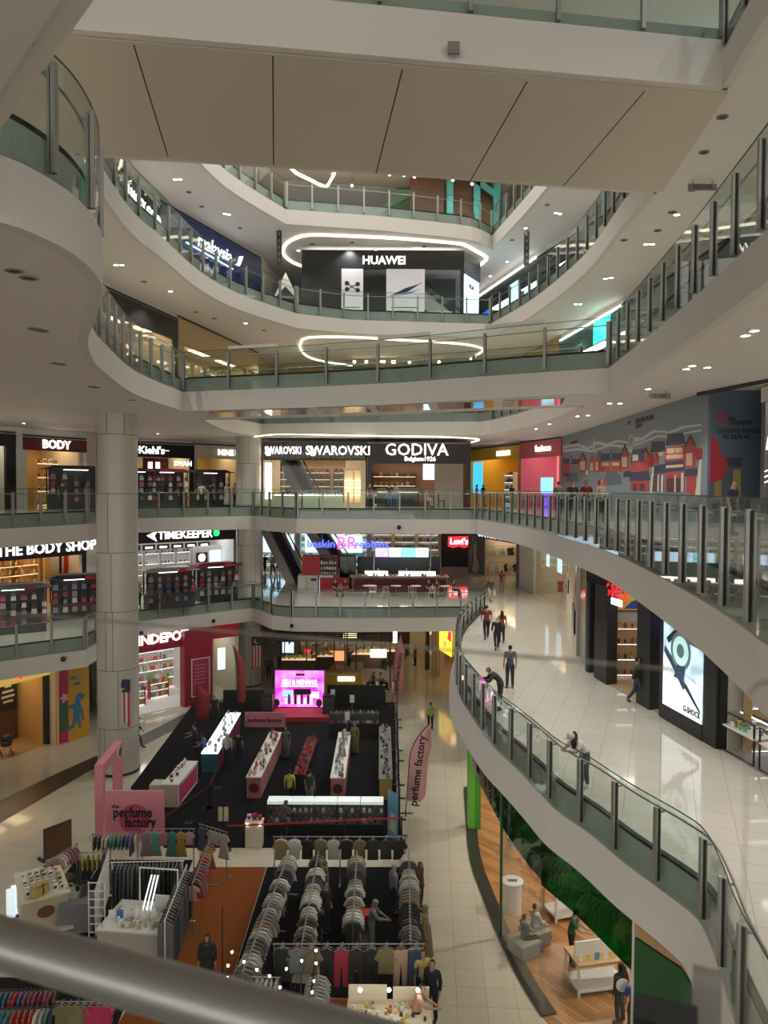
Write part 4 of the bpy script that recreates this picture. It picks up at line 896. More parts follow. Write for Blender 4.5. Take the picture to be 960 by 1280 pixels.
# painted hoarding
MA, MBp = (11.78,50.9),(11.3,26.9)
W = math.hypot(MBp[0]-MA[0], MBp[1]-MA[1]); rz = math.atan2(MBp[1]-MA[1], MBp[0]-MA[0])
t = thing('painted_hoarding', 'long grey-blue hoarding painted with red shophouses on the second floor', 'hoarding', (MA[0],MA[1],L2), rz)
M_HSKY = mat('hoarding_sky',(0.20,0.245,0.285),0.45,noise=.06,scale=.5)
mb = MB(); mb.box(0,0,0,W,.15,4.74,M_HSKY); mb.build('board', t)
def hp(x, y):      # picture detail -> board coordinates
    q = on_line(MA, MBp, 690+x/3.5556, 470+y/3.5556); return (q[3], q[2]-L2)
H_RED = mat('mural_red',(0.42,0.06,0.055),0.5); H_NAVY = mat('mural_navy',(0.045,0.045,0.10),0.5); H_WIN = mat('mural_window',(0.62,0.48,0.33),0.5); H_DK = mat('mural_maroon',(0.10,0.035,0.05),0.5); H_CLOUD = mat('mural_cloud',(0.55,0.56,0.54),0.5); H_GRN = mat('mural_slate',(0.09,0.13,0.16),0.5); H_WHITE = mat('mural_white',(0.62,0.6,0.56),0.5)
def paint(name, polys, m, y):
    for pl in polys:
        mb = MB(); mb.slabxz([hp(*q) for q in pl], -y, 0.0, m); mb.build(name, t)
paint('painted_cloud', [[(50,312),(110,300),(160,318),(200,290),(240,300),(290,284),(340,292),(352,270),(400,272),(450,240),(520,246),(580,222),(665,212),(665,222),(590,232),(530,256),(455,250),(410,284),(350,300),(290,294),(240,312),(200,302),(160,328),(110,310),(50,322)],
    [(50,328),(120,320),(180,330),(260,302),(330,310),(400,292),(470,262),(540,266),(620,244),(665,236),(665,246),(600,256),(540,276),(470,272),(400,302),(330,320),(260,312),(180,340),(120,330),(50,338)], [(178,340),(186,270),(194,340)], [(335,340),(345,262),(362,262),(358,340)]], H_CLOUD, .004)
paint('painted_tree', [[(60,470),(75,430),(110,430),(120,470)],[(230,470),(245,420),(280,415),(305,440),(310,480),(240,490)],[(200,360),(214,330),(230,360)],[(255,350),(262,325),(270,350)],[(80,362),(84,345),(90,362)]], H_GRN, .006)
paint('painted_wall', [[(50,440),(50,368),(78,368),(78,440)],[(120,430),(120,376),(138,340),(154,376),(154,430)],[(165,425),(166,380),(178,350),(190,378),(200,345),(214,380),(212,425)],[(215,425),(215,380),(260,380),(260,425)],[(265,425),(265,375),(308,375),(308,425)],[(305,415),(306,352),(325,305),(342,350),(342,415)],[(350,425),(350,385),(430,380),(430,425)],[(405,390),(408,345),(416,318),(430,345),(432,395)],[(500,395),(505,318),(590,310),(592,395)],[(590,405),(590,312),(616,262),(638,308),(638,408)],[(350,510),(350,465),(430,465),(430,510)],[(505,515),(506,420),(590,420),(590,515)],[(600,520),(600,445),(640,445),(640,530)],[(200,490),(202,465),(245,465),(245,490)],[(425,400),(432,350),(470,345),(475,390)]], H_RED, .012)
paint('painted_roof', [[(50,390),(50,366),(76,366),(76,390)],[(86,392),(88,368),(120,370),(120,392)],[(50,445),(60,430),(76,432),(76,450)],[(214,378),(220,345),(256,345),(262,376)],[(264,374),(270,342),(300,342),(306,372)],[(350,385),(358,328),(406,322),(412,380)],[(438,340),(446,292),(500,288),(502,332)],[(505,310),(516,258),(582,252),(592,302)],[(345,468),(352,428),(428,422),(436,462)],[(440,436),(450,400),(500,390),(506,430)],[(500,428),(506,380),(584,374),(592,420)],[(590,446),(598,412),(645,410),(648,444)],[(318,450),(322,425),(350,420),(352,448)]], H_NAVY, .018)
paint('painted_roof_edge', [[(120,378),(138,340),(156,378),(152,378),(138,352),(124,378)],[(304,354),(325,303),(344,352),(338,352),(325,316),(310,354)],[(588,314),(616,260),(640,310),(633,310),(616,274),(596,314)],[(405,347),(416,316),(432,347),(427,347),(416,326),(410,347)]], H_DK, .024)
paint('painted_window', [[(126,418),(126,380),(148,380),(148,418)],[(312,405),(312,360),(335,360),(335,405)],[(598,398),(598,345),(625,340),(625,398)],[(512,345),(512,322),(545,320),(545,344)],[(550,342),(550,320),(582,318),(582,341)],[(510,370),(510,352),(585,346),(585,364)],[(171,420),(171,385),(184,385),(184,420)],[(195,420),(195,380),(206,380),(206,420)],[(360,378),(360,350),(385,350),(385,376)],[(455,360),(455,342),(495,338),(495,356)],[(222,400),(222,384),(254,384),(254,398)],[(270,400),(270,384),(302,384),(302,398)],[(508,410),(508,398),(586,392),(586,404)]], H_WIN, .022)
paint('painted_shutter_panel', [[(520,340),(520,326),(538,325),(538,339)],[(556,338),(556,325),(574,324),(574,337)],[(365,372),(365,356),(380,356),(380,370)],[(510,515),(512,455),(545,452),(545,515)],[(553,515),(553,455),(586,452),(586,515)],[(360,510),(360,478),(378,478),(378,510)],[(392,508),(392,478),(412,478),(412,508)],[(445,512),(448,440),(470,438),(470,512)],[(478,512),(480,438),(498,436),(498,512)]], H_DK, .020)
paint('painted_pillar', [[(438,520),(448,405),(456,405),(446,520)],[(486,515),(488,440),(498,440),(496,515)],[(575,515),(577,430),(588,430),(586,515)],[(545,515),(547,440),(553,440),(552,515)],[(638,535),(650,440),(662,350),(666,350),(660,535)],[(470,512),(472,440),(477,440),(476,512)],[(150,440),(152,420),(160,420),(160,440)]], H_WHITE, .026)
paint('painted_blossom', [[(635,345),(640,325),(655,318),(668,325),(668,370),(645,375)],[(425,380),(430,350),(440,345),(455,365),(445,400),(430,405)],[(470,370),(455,345),(470,340),(480,360)]], mat('mural_blossom',(0.38,0.02,0.04),0.5), .028)
mb = MB()
text('small_lettering', 'nu', .42, H_DK, t, hp(345,205)[0], -.02, hp(345,205)[1], depth=.01); text('small_lettering', 'sentral', .34, H_DK, t, hp(375,222)[0]+.4, -.02, hp(375,222)[1], depth=.01)
text('small_lettering', 'OPENING SOON', .34, H_DK, t, hp(395,198)[0]+.5, -.02, hp(395,198)[1], depth=.01); text('small_lettering', 'nu sentral', .4, H_DK, t, hp(100,292)[0], -.02, hp(100,292)[1], depth=.01)
# return of the hoarding, facing us
A, B = (11.32,26.75),(13.6,26.75)
t = thing('leasing_hoarding', 'slate-blue hoarding end with leasing enquiry lettering and red blossoms', 'hoarding', (A[0],A[1],L2))
mb = MB(); mb.box(0,0,0,2.3,.12,4.74,mat('hoarding_slate',(0.085,0.115,0.155),0.45)); mb.build('board', t)
def h2(x, y):
    q = on_line(A, B, 690+x/3.5556, 470+y/3.5556); return (q[3], q[2]-L2)
mb = MB()
for pl, y_ in ((ring_pts(h2(690,322)[0],h2(690,322)[1],.42,16),-.02), (ring_pts(h2(705,402)[0],h2(705,402)[1],.58,18),-.03)): mb.slabxz([(max(0.01,u_),w_) for u_,w_ in pl], y_, 0, mat('mural_blossom',(0.38,0.02,0.04),0.5))
mb.build('painted_blossom', t)
mb = MB(); mb.slabxz([h2(720,362),h2(845,362),h2(845,404),h2(720,404)],-.012,0,mat('mural_navy',(0.03,0.03,0.10),0.5)); mb.build('painted_band', t)
mb = MB(); mb.slabxz([h2(722,415),h2(752,415),h2(752,545),h2(722,545)],-.012,0,mat('mural_ochre',(0.30,0.24,0.08),0.5)); mb.slabxz([h2(805,415),h2(838,415),h2(838,545),h2(805,545)],-.012,0,mat('mural_ochre',(0.30,0.24,0.08),0.5)); mb.build('painted_trunk', t)
lx, lz = h2(758,187)
mb = MB(); mb.tube([(lx-.16,-.03,lz-.1),(lx-.16,-.03,lz+.12),(lx-.1,-.03,lz+.18),(lx-.02,-.03,lz+.12),(lx-.02,-.03,lz-.12),(lx+.05,-.03,lz-.18),(lx+.12,-.03,lz-.12),(lx+.12,-.03,lz+.15)],.03,6,M_RED); mb.build('logo_mark', t)
text('logo_lettering', 'nu', .28, M_BLACK, t, h2(800,190)[0], -.03, h2(800,188)[1], depth=.01); text('logo_lettering', 'sentral', .28, M_BLACK, t, h2(800,205)[0]+.28, -.03, h2(800,205)[1], depth=.01)
text('leasing_lettering', 'LEASING ENQUIRY', .21, M_BLACK, t, h2(725,246)[0]+.95, -.03, h2(725,244)[1], depth=.01, bold=.015); text('phone_lettering', '03 2276 62', .21, M_BLACK, t, h2(748,270)[0]+.55, -.03, h2(748,270)[1], depth=.01, bold=.015)
# glass shop at the far right edge, second floor
t = shop((12.55,25.6),(12.9,19.0), L2, 'tall grey glass shop front with white script letters at the right edge, second floor', 'script_glass_shop', 'Manga' if False else None, sh=(4.2,4.7), back=M_GREY, side=M_GREY, signm=M_PAINT, light=E_WHITE, nl=2, glass=True, pier=M_STEEL)
text('script_lettering', 'nga', .95, E_LETTER, t, .95, -.05, 2.9, shear=.25); 
mb = MB()
for k in range(3): mb.tube([(.3,-.04,1.9-.18*k),(.7,-.04,2.0-.18*k),(1.1,-.04,1.85-.18*k)],.02,5,E_LETTER)
mb.build('script_flourish', t)
mb = MB(); strip_box(mb, [(11.5,27.5),(12.4,23.5),(12.5,15)], .3, .42, L3-FASC-.12, L3-FASC-.005, M_SEAM); trim(mb)
# ================================================================== UPPER FLOORS
# ---- third floor left
FL3a, FL3b = (-13.8,33.5),(-9.2,54.5)
a, b = seg(FL3a, FL3b, 96, 222)
t = shop(a, b, L3, 'black-fronted shop on the third floor behind the S-shaped balustrade', 'black_front_shop', None, sh=(3.3,4.4), back=mat('rose_wall',(0.5,0.28,0.2),0.6), signm=M_BLACK, light=E_WARM, nl=4, pier=M_BLACK, glass=True, bulk=M_PAINT, depth=3)
W = t['w']
shelf_unit(t, W*.6, 1.6, 0, 4.0, 2.6, 'lit shelf of boxes in the black-fronted third-floor shop', 'tin', 'box on the lit shelf of the black-fronted shop', 'box', 'boxes in the black-fronted shop', WARMS+COOLS, rows=4, per=7, lit=E_WHITE, s=1.6)
a, b = seg(FL3a, FL3b, 223, 322)
t = shop(a, b, L3, 'tan-walled third-floor shop with a long cream lit window behind the bridge', 'tan_shop', None, sh=(3.2,4.6), back=mat('tan_glow',(0.62,0.44,0.24),0.6), signm=M_TAN, light=E_WARM, nl=3, pier=M_TAN, glass=True, pw=.7, depth=3)
W = t['w']
for f, lab in ((.2,'left'),(.62,'right')):
    shelf_unit(t, W*f, 1.2, .4, 3.0 if f < .5 else 4.2, 2.3, lab+' cream lit window shelf in the tan third-floor shop', 'packet', 'box in the lit windows of the tan third-floor shop', 'box', 'boxes in the tan shop', WHITES, rows=4, per=7, lit=E_WARM, s=1.5)
wall('wall_left', -9.2, 54.6, -9.0, 62, L3, L3+4.75, M_TAN)
# third floor centre, seen through the bridge
t = shop((-8.9,62),(9.2,62), L3, 'warm tan cafe across the far side of the third floor', 'far_cafe', None, sh=(4.0,4.7), back=mat('tan_glow',(0.62,0.44,0.24),0.6), side=M_TAN, signm=M_TAN, light=E_WARM, nl=5, pier=M_TAN, depth=4)
W = t['w']
mb = MB(); mb.box(W*.58,-.3,1.9,W*.92,-.1,2.6,M_BLACK); mb.build('black_header', t)
x, y, z = place(t, 0,0,0)
text('sign_lettering', "iu'anan.fo", .8, E_LETTER, t, D(540,445,61.5)[0]-t.location.x, -.4, D(540,445,61.5)[1]-L3, bold=.03)  # reflection of a reversed sign in the glass, modelled as glowing letters
text('small_lettering', 'FOLEX', .6, E_WARM, t, D(606,437,61.5)[0]-t.location.x, -.4, D(606,437,61.5)[1]-L3, bold=.0)  # second reflected text, also modelled as lit letters
for k,(px, py) in enumerate(((458,437),(477,429),(480,440),(491,431),(493,436),(512,433),(549,430),(443,425))):
    x, z = D(px, py, 57); 
    if z > L4-FASC-.3: z = L4-FASC-.35
    o = thing('pendant_lamp', 'small round glowing pendant lamp of the third-floor cafe', 'lamp', (x,57,z), 0, 'pendant lamps of the third-floor cafe')
    mb = MB(); mb.ball(0,0,0,.13,glow('pendant_glow',(1,0.85,0.6),5),10); mb.build('globe', o)
    mb = MB(); mb.cyl(0,0,.12,L4-FASC-z-.005,.012,n=5,material=M_BLACK); mb.build('cord', o)
for px in (434,540):
    x, z = D(px, 437, 59); o = thing('dark_lantern', 'square dark hanging lantern of the third-floor cafe, %s' % ('left one' if px < 500 else 'right one'), 'lamp', (x,59,L3))
    mb = MB(); mb.box(-.5,-.4,2.6,.5,.4,3.5,M_WOODD); mb.build('shade', o); mb = MB(); mb.cyl(0,0,2.75,3.2,.12,n=8,material=E_WARM); mb.build('bulb', o); mb = MB(); mb.cyl(0,0,3.5,4.74,.02,n=5,material=M_BLACK); mb.build('cord', o)
mb = MB(); x = D(400,610,56)[0]; mb.box(x-1.2,55.7,L3,x+1.6,56.2,L3+3.3,mat('pale_marble',(0.6,0.6,0.62),0.3,noise=.2,scale=2)); o = mb.build('marble_counter_wall'); tag(o, 'pale streaked marble wall block left of the third-floor cafe', 'wall block')
# light boxes clipped over the bridge glass
st, _ = walk(BR3, 2.35)
for k, lab in ((1,'right'),(3,'middle'),(6,'left')):
    p, q = st[k][0], st[k+1][0]; d = (q-p).normalized(); n = Vector((d.y,-d.x)); mb = MB()
    strip_box(mb, [tuple(p), tuple(q)], -.04, .06, L3+1.205, L3+1.34, M_WHITE); o = mb.build('light_box'); tag(o, lab+' of three slim white boxes lying along the bridge balustrade top', 'box')
# ---- third floor right
FR3 = [(11.0,48.5),(12.1,38.0),(12.6,28.0),(12.0,17.5),(11,12)]
a, b = FR3[0], FR3[1]
wall('wall_right', 9.2, 62, *FR3[0], L3, L3+4.75, M_TAN)
t = shop(a, b, L3, 'teal-signed shop with a cyan lit panel, third floor right', 'teal_shop', None, sh=(3.1,4.3), back=M_DGREY, side=M_DGREY, signm=mat('teal_board',(0.03,0.16,0.17),0.4), light=E_WHITE, nl=2, pier=M_BLACK, depth=3, bulk=M_PAINT)
W = t['w']; mb = MB(); q0 = on_line(a,b,742)[3]; q1 = on_line(a,b,762)[3]; mb.box(q0,-.14,3.05,q1,-.08,4.25,glow('lit_turquoise',(0.05,0.8,0.7),1.6)); mb.build('lit_sign_panel', t)
mb = MB(); mb.box(.2,-.12,4.3,W*.9,-.06,4.4,E_WHITE); mb.build('light_strip', t)
for i in range(1, 4):
    t = shop(FR3[i], FR3[i+1], L3, ('grey shelved shop front on the third floor, right of the teal sign','dim grey shop front behind the climbing right-hand balustrade','nearest grey shop front on the third floor, at the right edge')[i-1], 'grey_shop', None, sh=(3.3,4.2), back=M_GREY, side=M_GREY, signm=M_GREY, light=E_WHITE, nl=2, pier=M_GREY, glass=True, depth=3, bulk=M_PAINT)
    shelf_unit(t, t['w']/2, 1.5, 0, t['w']*.7, 2.6, ('far','middle','near')[i-1]+' pale shelf of boxes behind the right-hand third-floor balustrade', 'tin', 'box on the pale shelves of the right-hand third-floor shops', 'box', 'boxes in the right third-floor shops', COOLS, rows=4, per=6, lit=E_WHITE, s=1.8)
# ---- fourth floor
FL4 = [(-12.9,24.0),(-12.7,34.0),(-12.3,42.5),(-8.5,53.0)]
t = shop(FL4[0], FL4[1], L4, 'cream lit shop at the near end of the fourth-floor left side', 'cream_shop', None, sh=(3.2,4.2), back=M_CREAM, signm=M_CREAM, light=E_WHITE, nl=3, pier=M_CREAM, glass=True, depth=3)
shelf_unit(t, t['w']*.6, 1.5, 0, 5, 2.6, 'cream shelf of boxes at the near end of the fourth-floor left side', 'packet', 'box on the cream shelf of the fourth-floor shop', 'box', 'boxes in the cream fourth-floor shop', WHITES+WARMS, rows=4, per=7, lit=E_WARM, s=1.7)
t = shop(FL4[1], FL4[2], L4, 'black-signed shop with LUCKY GOLD letters, fourth floor left', 'gold_shop', 'LUCKY GOLD', sh=(2.5,3.9), back=M_CREAM, signm=M_BLACK, ts=.75, tx=5.9, bold=.008, light=E_WARM, nl=3, pier=M_BLACK, depth=3, bulk=M_PAINT)
for k in (.25,.6):
    shelf_unit(t, t['w']*k, 1.4, 0, 2.4, 2.2, ('left' if k < .5 else 'right')+' lit shelf in the LUCKY GOLD shop', 'jar', 'small item on the lit shelves of the LUCKY GOLD shop', 'ornament', 'items in the LUCKY GOLD shop', WARMS, rows=3, per=6, lit=E_WARM, s=1.6)
t = shop(FL4[2], FL4[3], L4, 'deep blue travel shop with white malaysia lettering, fourth floor', 'travel_shop', None, sh=(2.6,4.45), back=M_BLUE, side=M_BLUE, signm=mat('royal_blue',(0.012,0.03,0.16),0.4), light=E_WHITE, nl=2, pier=mat('royal_blue',(0.012,0.03,0.16),0.4), depth=2.5, bulk=M_PAINT)
W = t['w']
mb = MB(); mb.box(W*.2,.0,0,W*.97,.1,2.6,mat('royal_blue',(0.012,0.03,0.16),0.4)); mb.build('blue_wall', t)
text('sign_lettering', 'malaysia', 1.15, E_LETTER, t, W*.47, -.12, 3.45, bold=.008, shear=.2)
mb = MB(); mb.slabxz([(W*.68,3.1),(W*.71,3.3),(W*.73,3.8),(W*.77,3.95),(W*.75,3.5),(W*.73,3.2)],-.14,-.08,E_LETTER); mb.slabxz([(W*.2,2.9),(W*.66,2.75),(W*.66,2.82),(W*.2,3.0)],-.14,-.08,E_SKY); mb.build('kite_logo', t)
# black phone shop
Y = 51.0
def hx(px, py): x, z = D(px, py, Y); return x, z
x0 = hx(377,340)[0]; x1 = hx(580,340)[0]; zt = L5-FASC-.22
t = thing('phone_shop', 'black box-like phone shop with white HUAWEI letters, fourth floor centre', 'shop front', (x0,Y,L4)); W = x1-x0
def wx(px): return hx(px,340)[0]-x0
def wz(px, py): return hx(px,py)[1]-L4
mb = MB(); mb.box(0,0,3.35,W,.3,zt-L4,M_BLACK); mb.build('sign_board', t)
mb = MB(); mb.box(0,0,0,wx(427),.3,3.35,M_BLACK); mb.build('black_wall', t); mb = MB(); mb.box(wx(576),0,0,W,.3,3.35,M_BLACK); mb.build('black_pillar', t)
mb = MB(); mb.box(0,6,0,W,6.1,4.3,M_DGREY); mb.box(0,.3,0,.1,6,4.3,M_DGREY); mb.build('back_wall', t)
mb = MB(); mb.prism([(W,0),(W+1.4,2.6),(W+1.3,2.7),(W-.1,.3)],3.2,zt-L4,M_BLACK); mb.build('side_sign_board', t)
mb = MB(); mb.prism([(W+.1,.3),(W+1.3,2.6),(W+1.2,2.65),(W,.4)],0.1,3.1,E_SKY); mb.build('side_screen', t)
text('sign_lettering', 'HUAWEI', .74, E_LETTER, t, wx(480), -.06, wz(480,326), bold=.018, sx=1.0)
mb = MB(); mb.box(.3,.5,4.1,W-.3,1.0,4.2,E_WHITE); mb.build('light_panel', t)
M_POSTER = mat('grey_white_poster',(0.62,0.60,0.62),0.5,emit=.25)
for p0, p1, lab in ((427,454,'white poster with crossed black earbuds on the black phone shop'),(483,531,'white poster with a folded dark blue phone on the black phone shop')):
    p = thing('shop_poster', lab, 'poster', (x0+wx(p0),Y-.02,L4)); w = wx(p1)-wx(p0)
    mb = MB(); mb.box(0,0,.05,w,.06,3.3,M_POSTER); mb.build('board', p)
    mb = MB()
    if p0 < 450:
        for sx, sz in ((.25,2.35),(.75,2.3),(.25,1.95),(.75,1.9)): mb.slabxz(ring_pts(w*sx,sz,.15,14),-.02,0,M_BLACK)
        mb.tube([(w*.3,-.02,2.35),(w*.5,-.02,2.1),(w*.7,-.02,1.92)],.03,6,M_BLACK); mb.tube([(w*.3,-.02,1.95),(w*.5,-.02,2.15),(w*.7,-.02,2.3)],.03,6,M_BLACK)
        mb.build('printed_earbuds', p)
    else:
        mb.slabxz([(w*.1,1.55),(w*.55,1.8),(w*.95,2.45),(w*.82,2.3),(w*.5,2.05)],-.02,0,mat('ink_blue',(0.02,0.04,0.12),0.3)); mb.slabxz([(w*.1,1.5),(w*.6,1.7),(w*.9,2.0),(w*.55,1.75)],-.015,0,M_BLUE); mb.build('printed_phone', p)
    mb = MB(); mb.box(w*.12,-.008,.75,w*.85,0,.82,M_GREY); mb.box(w*.25,-.008,.55,w*.7,0,.59,M_GREY); mb.build('caption_line', p)
for q0, q1 in ((454,483),(531,576)): mb = MB(); mb.box(wx(q0),.1,.05,wx(q1),.12,3.35,M_SHOPGL); mb.build('glass_pane', t)
for px, lab in ((468,'left'),(553,'right')):
    x = hx(px,340)[0]; c = thing('phone_table', lab+' white phone display table inside the black shop', 'table', (x,Y+2.0,L4))
    mb = MB(); mb.box(-.8,-.4,.85,.8,.4,.92,M_WHITE); mb.build('tabletop', c)
    for sx in (-1,1): mb = MB(); mb.box(sx*.7-.05,-.3,0,sx*.7+.05,.3,.85,M_DGREY); mb.build('leg', c)
escalator(hx(560,380)[0]+1.6,Y+3.4,L4,hx(545,380)[0]-.6,Y+5.2,L4+3.0,.7,'short dark stair flight glimpsed through the phone shop glass')
text('side_lettering', 'HUA', .45, M_BLACK, t, W+.62, 1.05, 2.4, bold=.02).rotation_euler = (0,0,math.atan2(2.3,1.2))
x = D(352,610,49.5)[0]
t = thing('tent_display', 'cream tent-shaped display left of the black phone shop', 'display', (D(357,350,49.0)[0],49.0,L4))
mb = MB(); mb.slabxz([(-.9,.6),(0,2.5),(.9,.6)],0,.5,M_CREAM); mb.build('cream_board', t); mb = MB(); mb.slabxz([(-1.0,0),(-.9,.6),(0,1.6),(.9,.6),(1.0,0)],-.1,0,M_BLACK); mb.build('black_board', t)
for px, Y_, z in ((349,47.6,L4),(658,47.5,L4),(0,0,0)):
    if not Y_: continue
    x, zz = D(px, 330, Y_); o = thing('hanging_sign', 'narrow black vertical hanging sign on the fourth floor, %s' % ('left of the phone shop' if px < 400 else 'right of the phone shop'), 'sign', (x,Y_,L5-FASC))
    mb = MB(); mb.box(-.16,-.06,-2.2,.16,.06,-.12,M_DGREY); mb.build('panel', o)
    mb = MB(); mb.cyl(0,0,-.12,0,.02,n=6,material=M_BLACK); mb.build('hanger', o)
    mb = MB()
    for k in range(5): mb.box(-.06,-.07,-2.0+k*.4,.06,-.06,-1.85+k*.4,M_GREY)
    mb.build('symbol', o)
FR4 = [(7.3,63.5),(10.2,51.5),(12.4,43.5),(12.9,33.0),(12.6,22.0)]
t = shop(FR4[0], FR4[1], L4, 'dark shop with a blue panel and lit screens, fourth floor right', 'screen_shop', None, sh=(2.9,4.2), back=mat('navy_wall',(0.015,0.03,0.09),0.5), side=M_DGREY, signm=M_DGREY, light=E_WHITE, nl=2, pier=M_BLACK, depth=3, bulk=M_PAINT)
W = t['w']
q = [on_line(FR4[0], FR4[1], px) for px in (603,609,636,646)]
mb = MB(); mb.box(q[0][3],-.1,.1,q[1][3],0,2.8,glow('lit_royal',(0.02,0.15,0.8),1.2)); mb.build('blue_panel', t)
mb = MB(); mb.box(q[2][3],-.1,.8,q[3][3],0,3.6,E_SKY); mb.build('tall_screen', t)
mb = MB(); mb.box(.2,-.14,4.25,W-.2,-.08,4.38,E_WHITE); mb.build('light_strip', t)
t = shop(FR4[1], FR4[2], L4, 'dark shop front with one pale lit poster, fourth floor right', 'poster_shop', None, sh=(3.1,4.2), back=M_BLACK, side=M_DGREY, signm=M_DGREY, light=E_WHITE, nl=2, pier=M_BLACK, depth=3, bulk=M_PAINT)
q0 = on_line(FR4[1],FR4[2],654)[3]; q1 = on_line(FR4[1],FR4[2],664)[3]
mb = MB(); mb.box(q0,-.08,.6,q1,0,2.7,E_SKY); mb.slabxz([(q0+.3,1.0),(q1-.3,1.2),((q0+q1)/2,2.3)],-.1,-.08,M_DGREY); mb.build('lit_poster', t)
for i in (2,3):
    t = shop(FR4[i], FR4[i+1], L4, ('pale glass shop with long strip lights, fourth floor right','cyan-windowed glass shop just under the overhead bridge, right')[i-2], 'strip_lit_shop', None, sh=(3.3,4.3), back=M_GREY, side=M_GREY, signm=M_GREY, light=E_WHITE, nl=3, pier=M_STEEL, glass=True, depth=3.5, bulk=M_PAINT)
    mb = MB(); mb.box(.4,-.1,3.0,t['w']-.4,-.04,3.12,E_COVE); mb.build('light_strip', t)
    if i == 3: mb = MB(); mb.box(1,.5,.8,4,.6,2.6,E_CYAN); mb.build('cyan_screen', t)
wall('wall_left', -8.5, 53.1, -8.0, 62, L4, L4+4.75, M_PAINT); wall('wall_back', -8, 62, 7.3, 63.6, L4, L4+4.75, M_PAINT)
# ---- fifth floor restaurant
wall('wall_back', -9.0, 62.0, 10.5, 62.0, L5, L5+4.75, mat('buff_wall',(0.55,0.40,0.25),0.6)); wall('wall_left', -12.5, 30, -9.0, 62, L5, L5+4.75, mat('buff_wall',(0.55,0.40,0.25),0.6)); wall('wall_right', 10.5, 62, 13, 30, L5, L5+4.75, mat('buff_wall',(0.55,0.40,0.25),0.6))
t = thing('teal_stair_house', 'turquoise painted frame with stair and fence, fifth-floor restaurant', 'stair', (D(558,250,55)[0],54.6,L5)); 
for x in (0,1.9,3.3): mb = MB(); mb.box(x,0,0,x+.45,.3,4.7,M_TEAL); mb.build('post', t)
mb = MB(); mb.slabxz([(1.9,4.7),(1.9,4.2),(3.3,3.2),(3.3,3.7)],0,.2,M_TEAL); mb.build('brace', t); mb = MB(); mb.slabxz([(.45,1.6),(.45,1.35),(3.5,.3),(3.5,.6)],-.1,.1,M_TEAL); mb.build('stair_string', t)
mb = MB()
for k in range(12): mb.box(.5+k*.24,-.05,0,.5+k*.24+.1,0,1.5-k*.08,M_TEAL)
mb.build('picket_fence', t)
mb = MB(); mb.box(.45,.8,.5,3.3,.9,4.5,M_WOODD); mb.build('back_board', t)
mb = MB(); mb.box(-2.6,.3,0,-.2,.6,4.6,M_WOODD); mb.build('timber_wall', t)
for i, (px, Y_) in enumerate(((425,51.5),(450,52.5),(470,51.8),(497,52.0),(515,52.6),(545,52.2),(575,51.2))):
    x = D(px,260,Y_)[0]
    tb = round_table(x, Y_, L5, 'small dark table by the rail of the fifth-floor restaurant', 'tables in the fifth-floor restaurant', .45, M_WOODD)
    for sx in (-1,1): chair(x+sx*.75, Y_+.1, L5, sx*math.pi/2*-1, 'dark chair at the tables of the fifth-floor restaurant', 'chairs in the fifth-floor restaurant', M_BLACK)
mb = MB(); mb.slabxz([(-1.2,0),(1.6,0),(4.2,4.6),(2.4,4.6)],0,.2,mat('leaf_green_wall',(0.10,0.26,0.08),0.6)); o = mb.build('decor_board'); o.location = (D(455,250,57)[0],57,L5); tag(o, 'slanting green decor panel at the back of the fifth-floor restaurant', 'panel')
for px, py in ((416,215),(440,232),(487,217),(505,219),(518,221),(528,217),(566,225),(590,230)):
    x, z = D(px, py, 54); z = min(z, L6-FASC-.3); o = thing('pendant_lamp', 'small warm pendant bulb over the fifth-floor restaurant tables', 'lamp', (x,54,z), 0, 'pendant bulbs of the fifth-floor restaurant')
    mb = MB(); mb.ball(0,0,0,.11,glow('pendant_glow',(1,0.85,0.6),5),8); mb.build('globe', o); mb = MB(); mb.cyl(0,0,.1,L6-FASC-z-.005,.012,n=5,material=M_BLACK); mb.build('cord', o)
# ---- ceiling downlights seen in the photograph
def downlight(px, py, z, on, wh):
    x, y = P(px, py, z)
    t = thing('downlight', 'small %s recessed downlight in the white ceiling of %s' % ('lit' if on else 'unlit', wh), 'downlight', (x,y,z), 0, ('lit' if on else 'unlit')+' downlights of '+wh)
    mb = MB(); mb.lathe(0,0,[(.15,0),(.15,-.02),(.10,-.02),(.10,-.004)],16,M_WHITE if on else M_GREY); mb.build('rim', t)
    mb = MB(); mb.cyl(0,0,-.012,-.006,.098,n=16,material=E_LAMP if on else M_BLACK); mb.build('lens', t)
z3, z4, z5 = L3-FASC, L4-FASC, L5-FASC
for px, py in ((932,419),(943,413),(865,457),(858,461),(884,459),(810,486),(762,504),(775,504),(722,520),(735,519),(687,530),(670,536),(30,529),(197,542)): downlight(px, py, z3, True, 'the third-floor slab')
for px, py in ((18,338),(36,347),(44,411),(52,413),(70,454),(76,455),(115,483),(120,484),(165,500),(140,532)): downlight(px, py, z3, False, 'the third-floor slab')
for px, py in ((145,331),(152,331),(213,364),(307,404),(757,348),(764,347),(720,380),(725,380),(808,305),(815,305),(846,268)): downlight(px, py, z4, True, 'the fourth-floor slab')
for px, py in ((245,390),(268,398),(180,352),(330,413),(880,190),(903,146),(866,237),(840,265),(822,288),(780,300)): downlight(px, py, z4, False, 'the fourth-floor slab')
for px, py in ((219,224),(225,224),(281,267),(286,268),(695,266),(700,267),(657,285),(634,327),(613,345),(373,313),(470,312)): downlight(px, py, z5, True, 'the fifth-floor slab')
for px, py in ((236,240),(252,258),(300,285),(684,256),(640,300),(390,305),(440,303),(530,308)): downlight(px, py, z5, False, 'the fifth-floor slab')
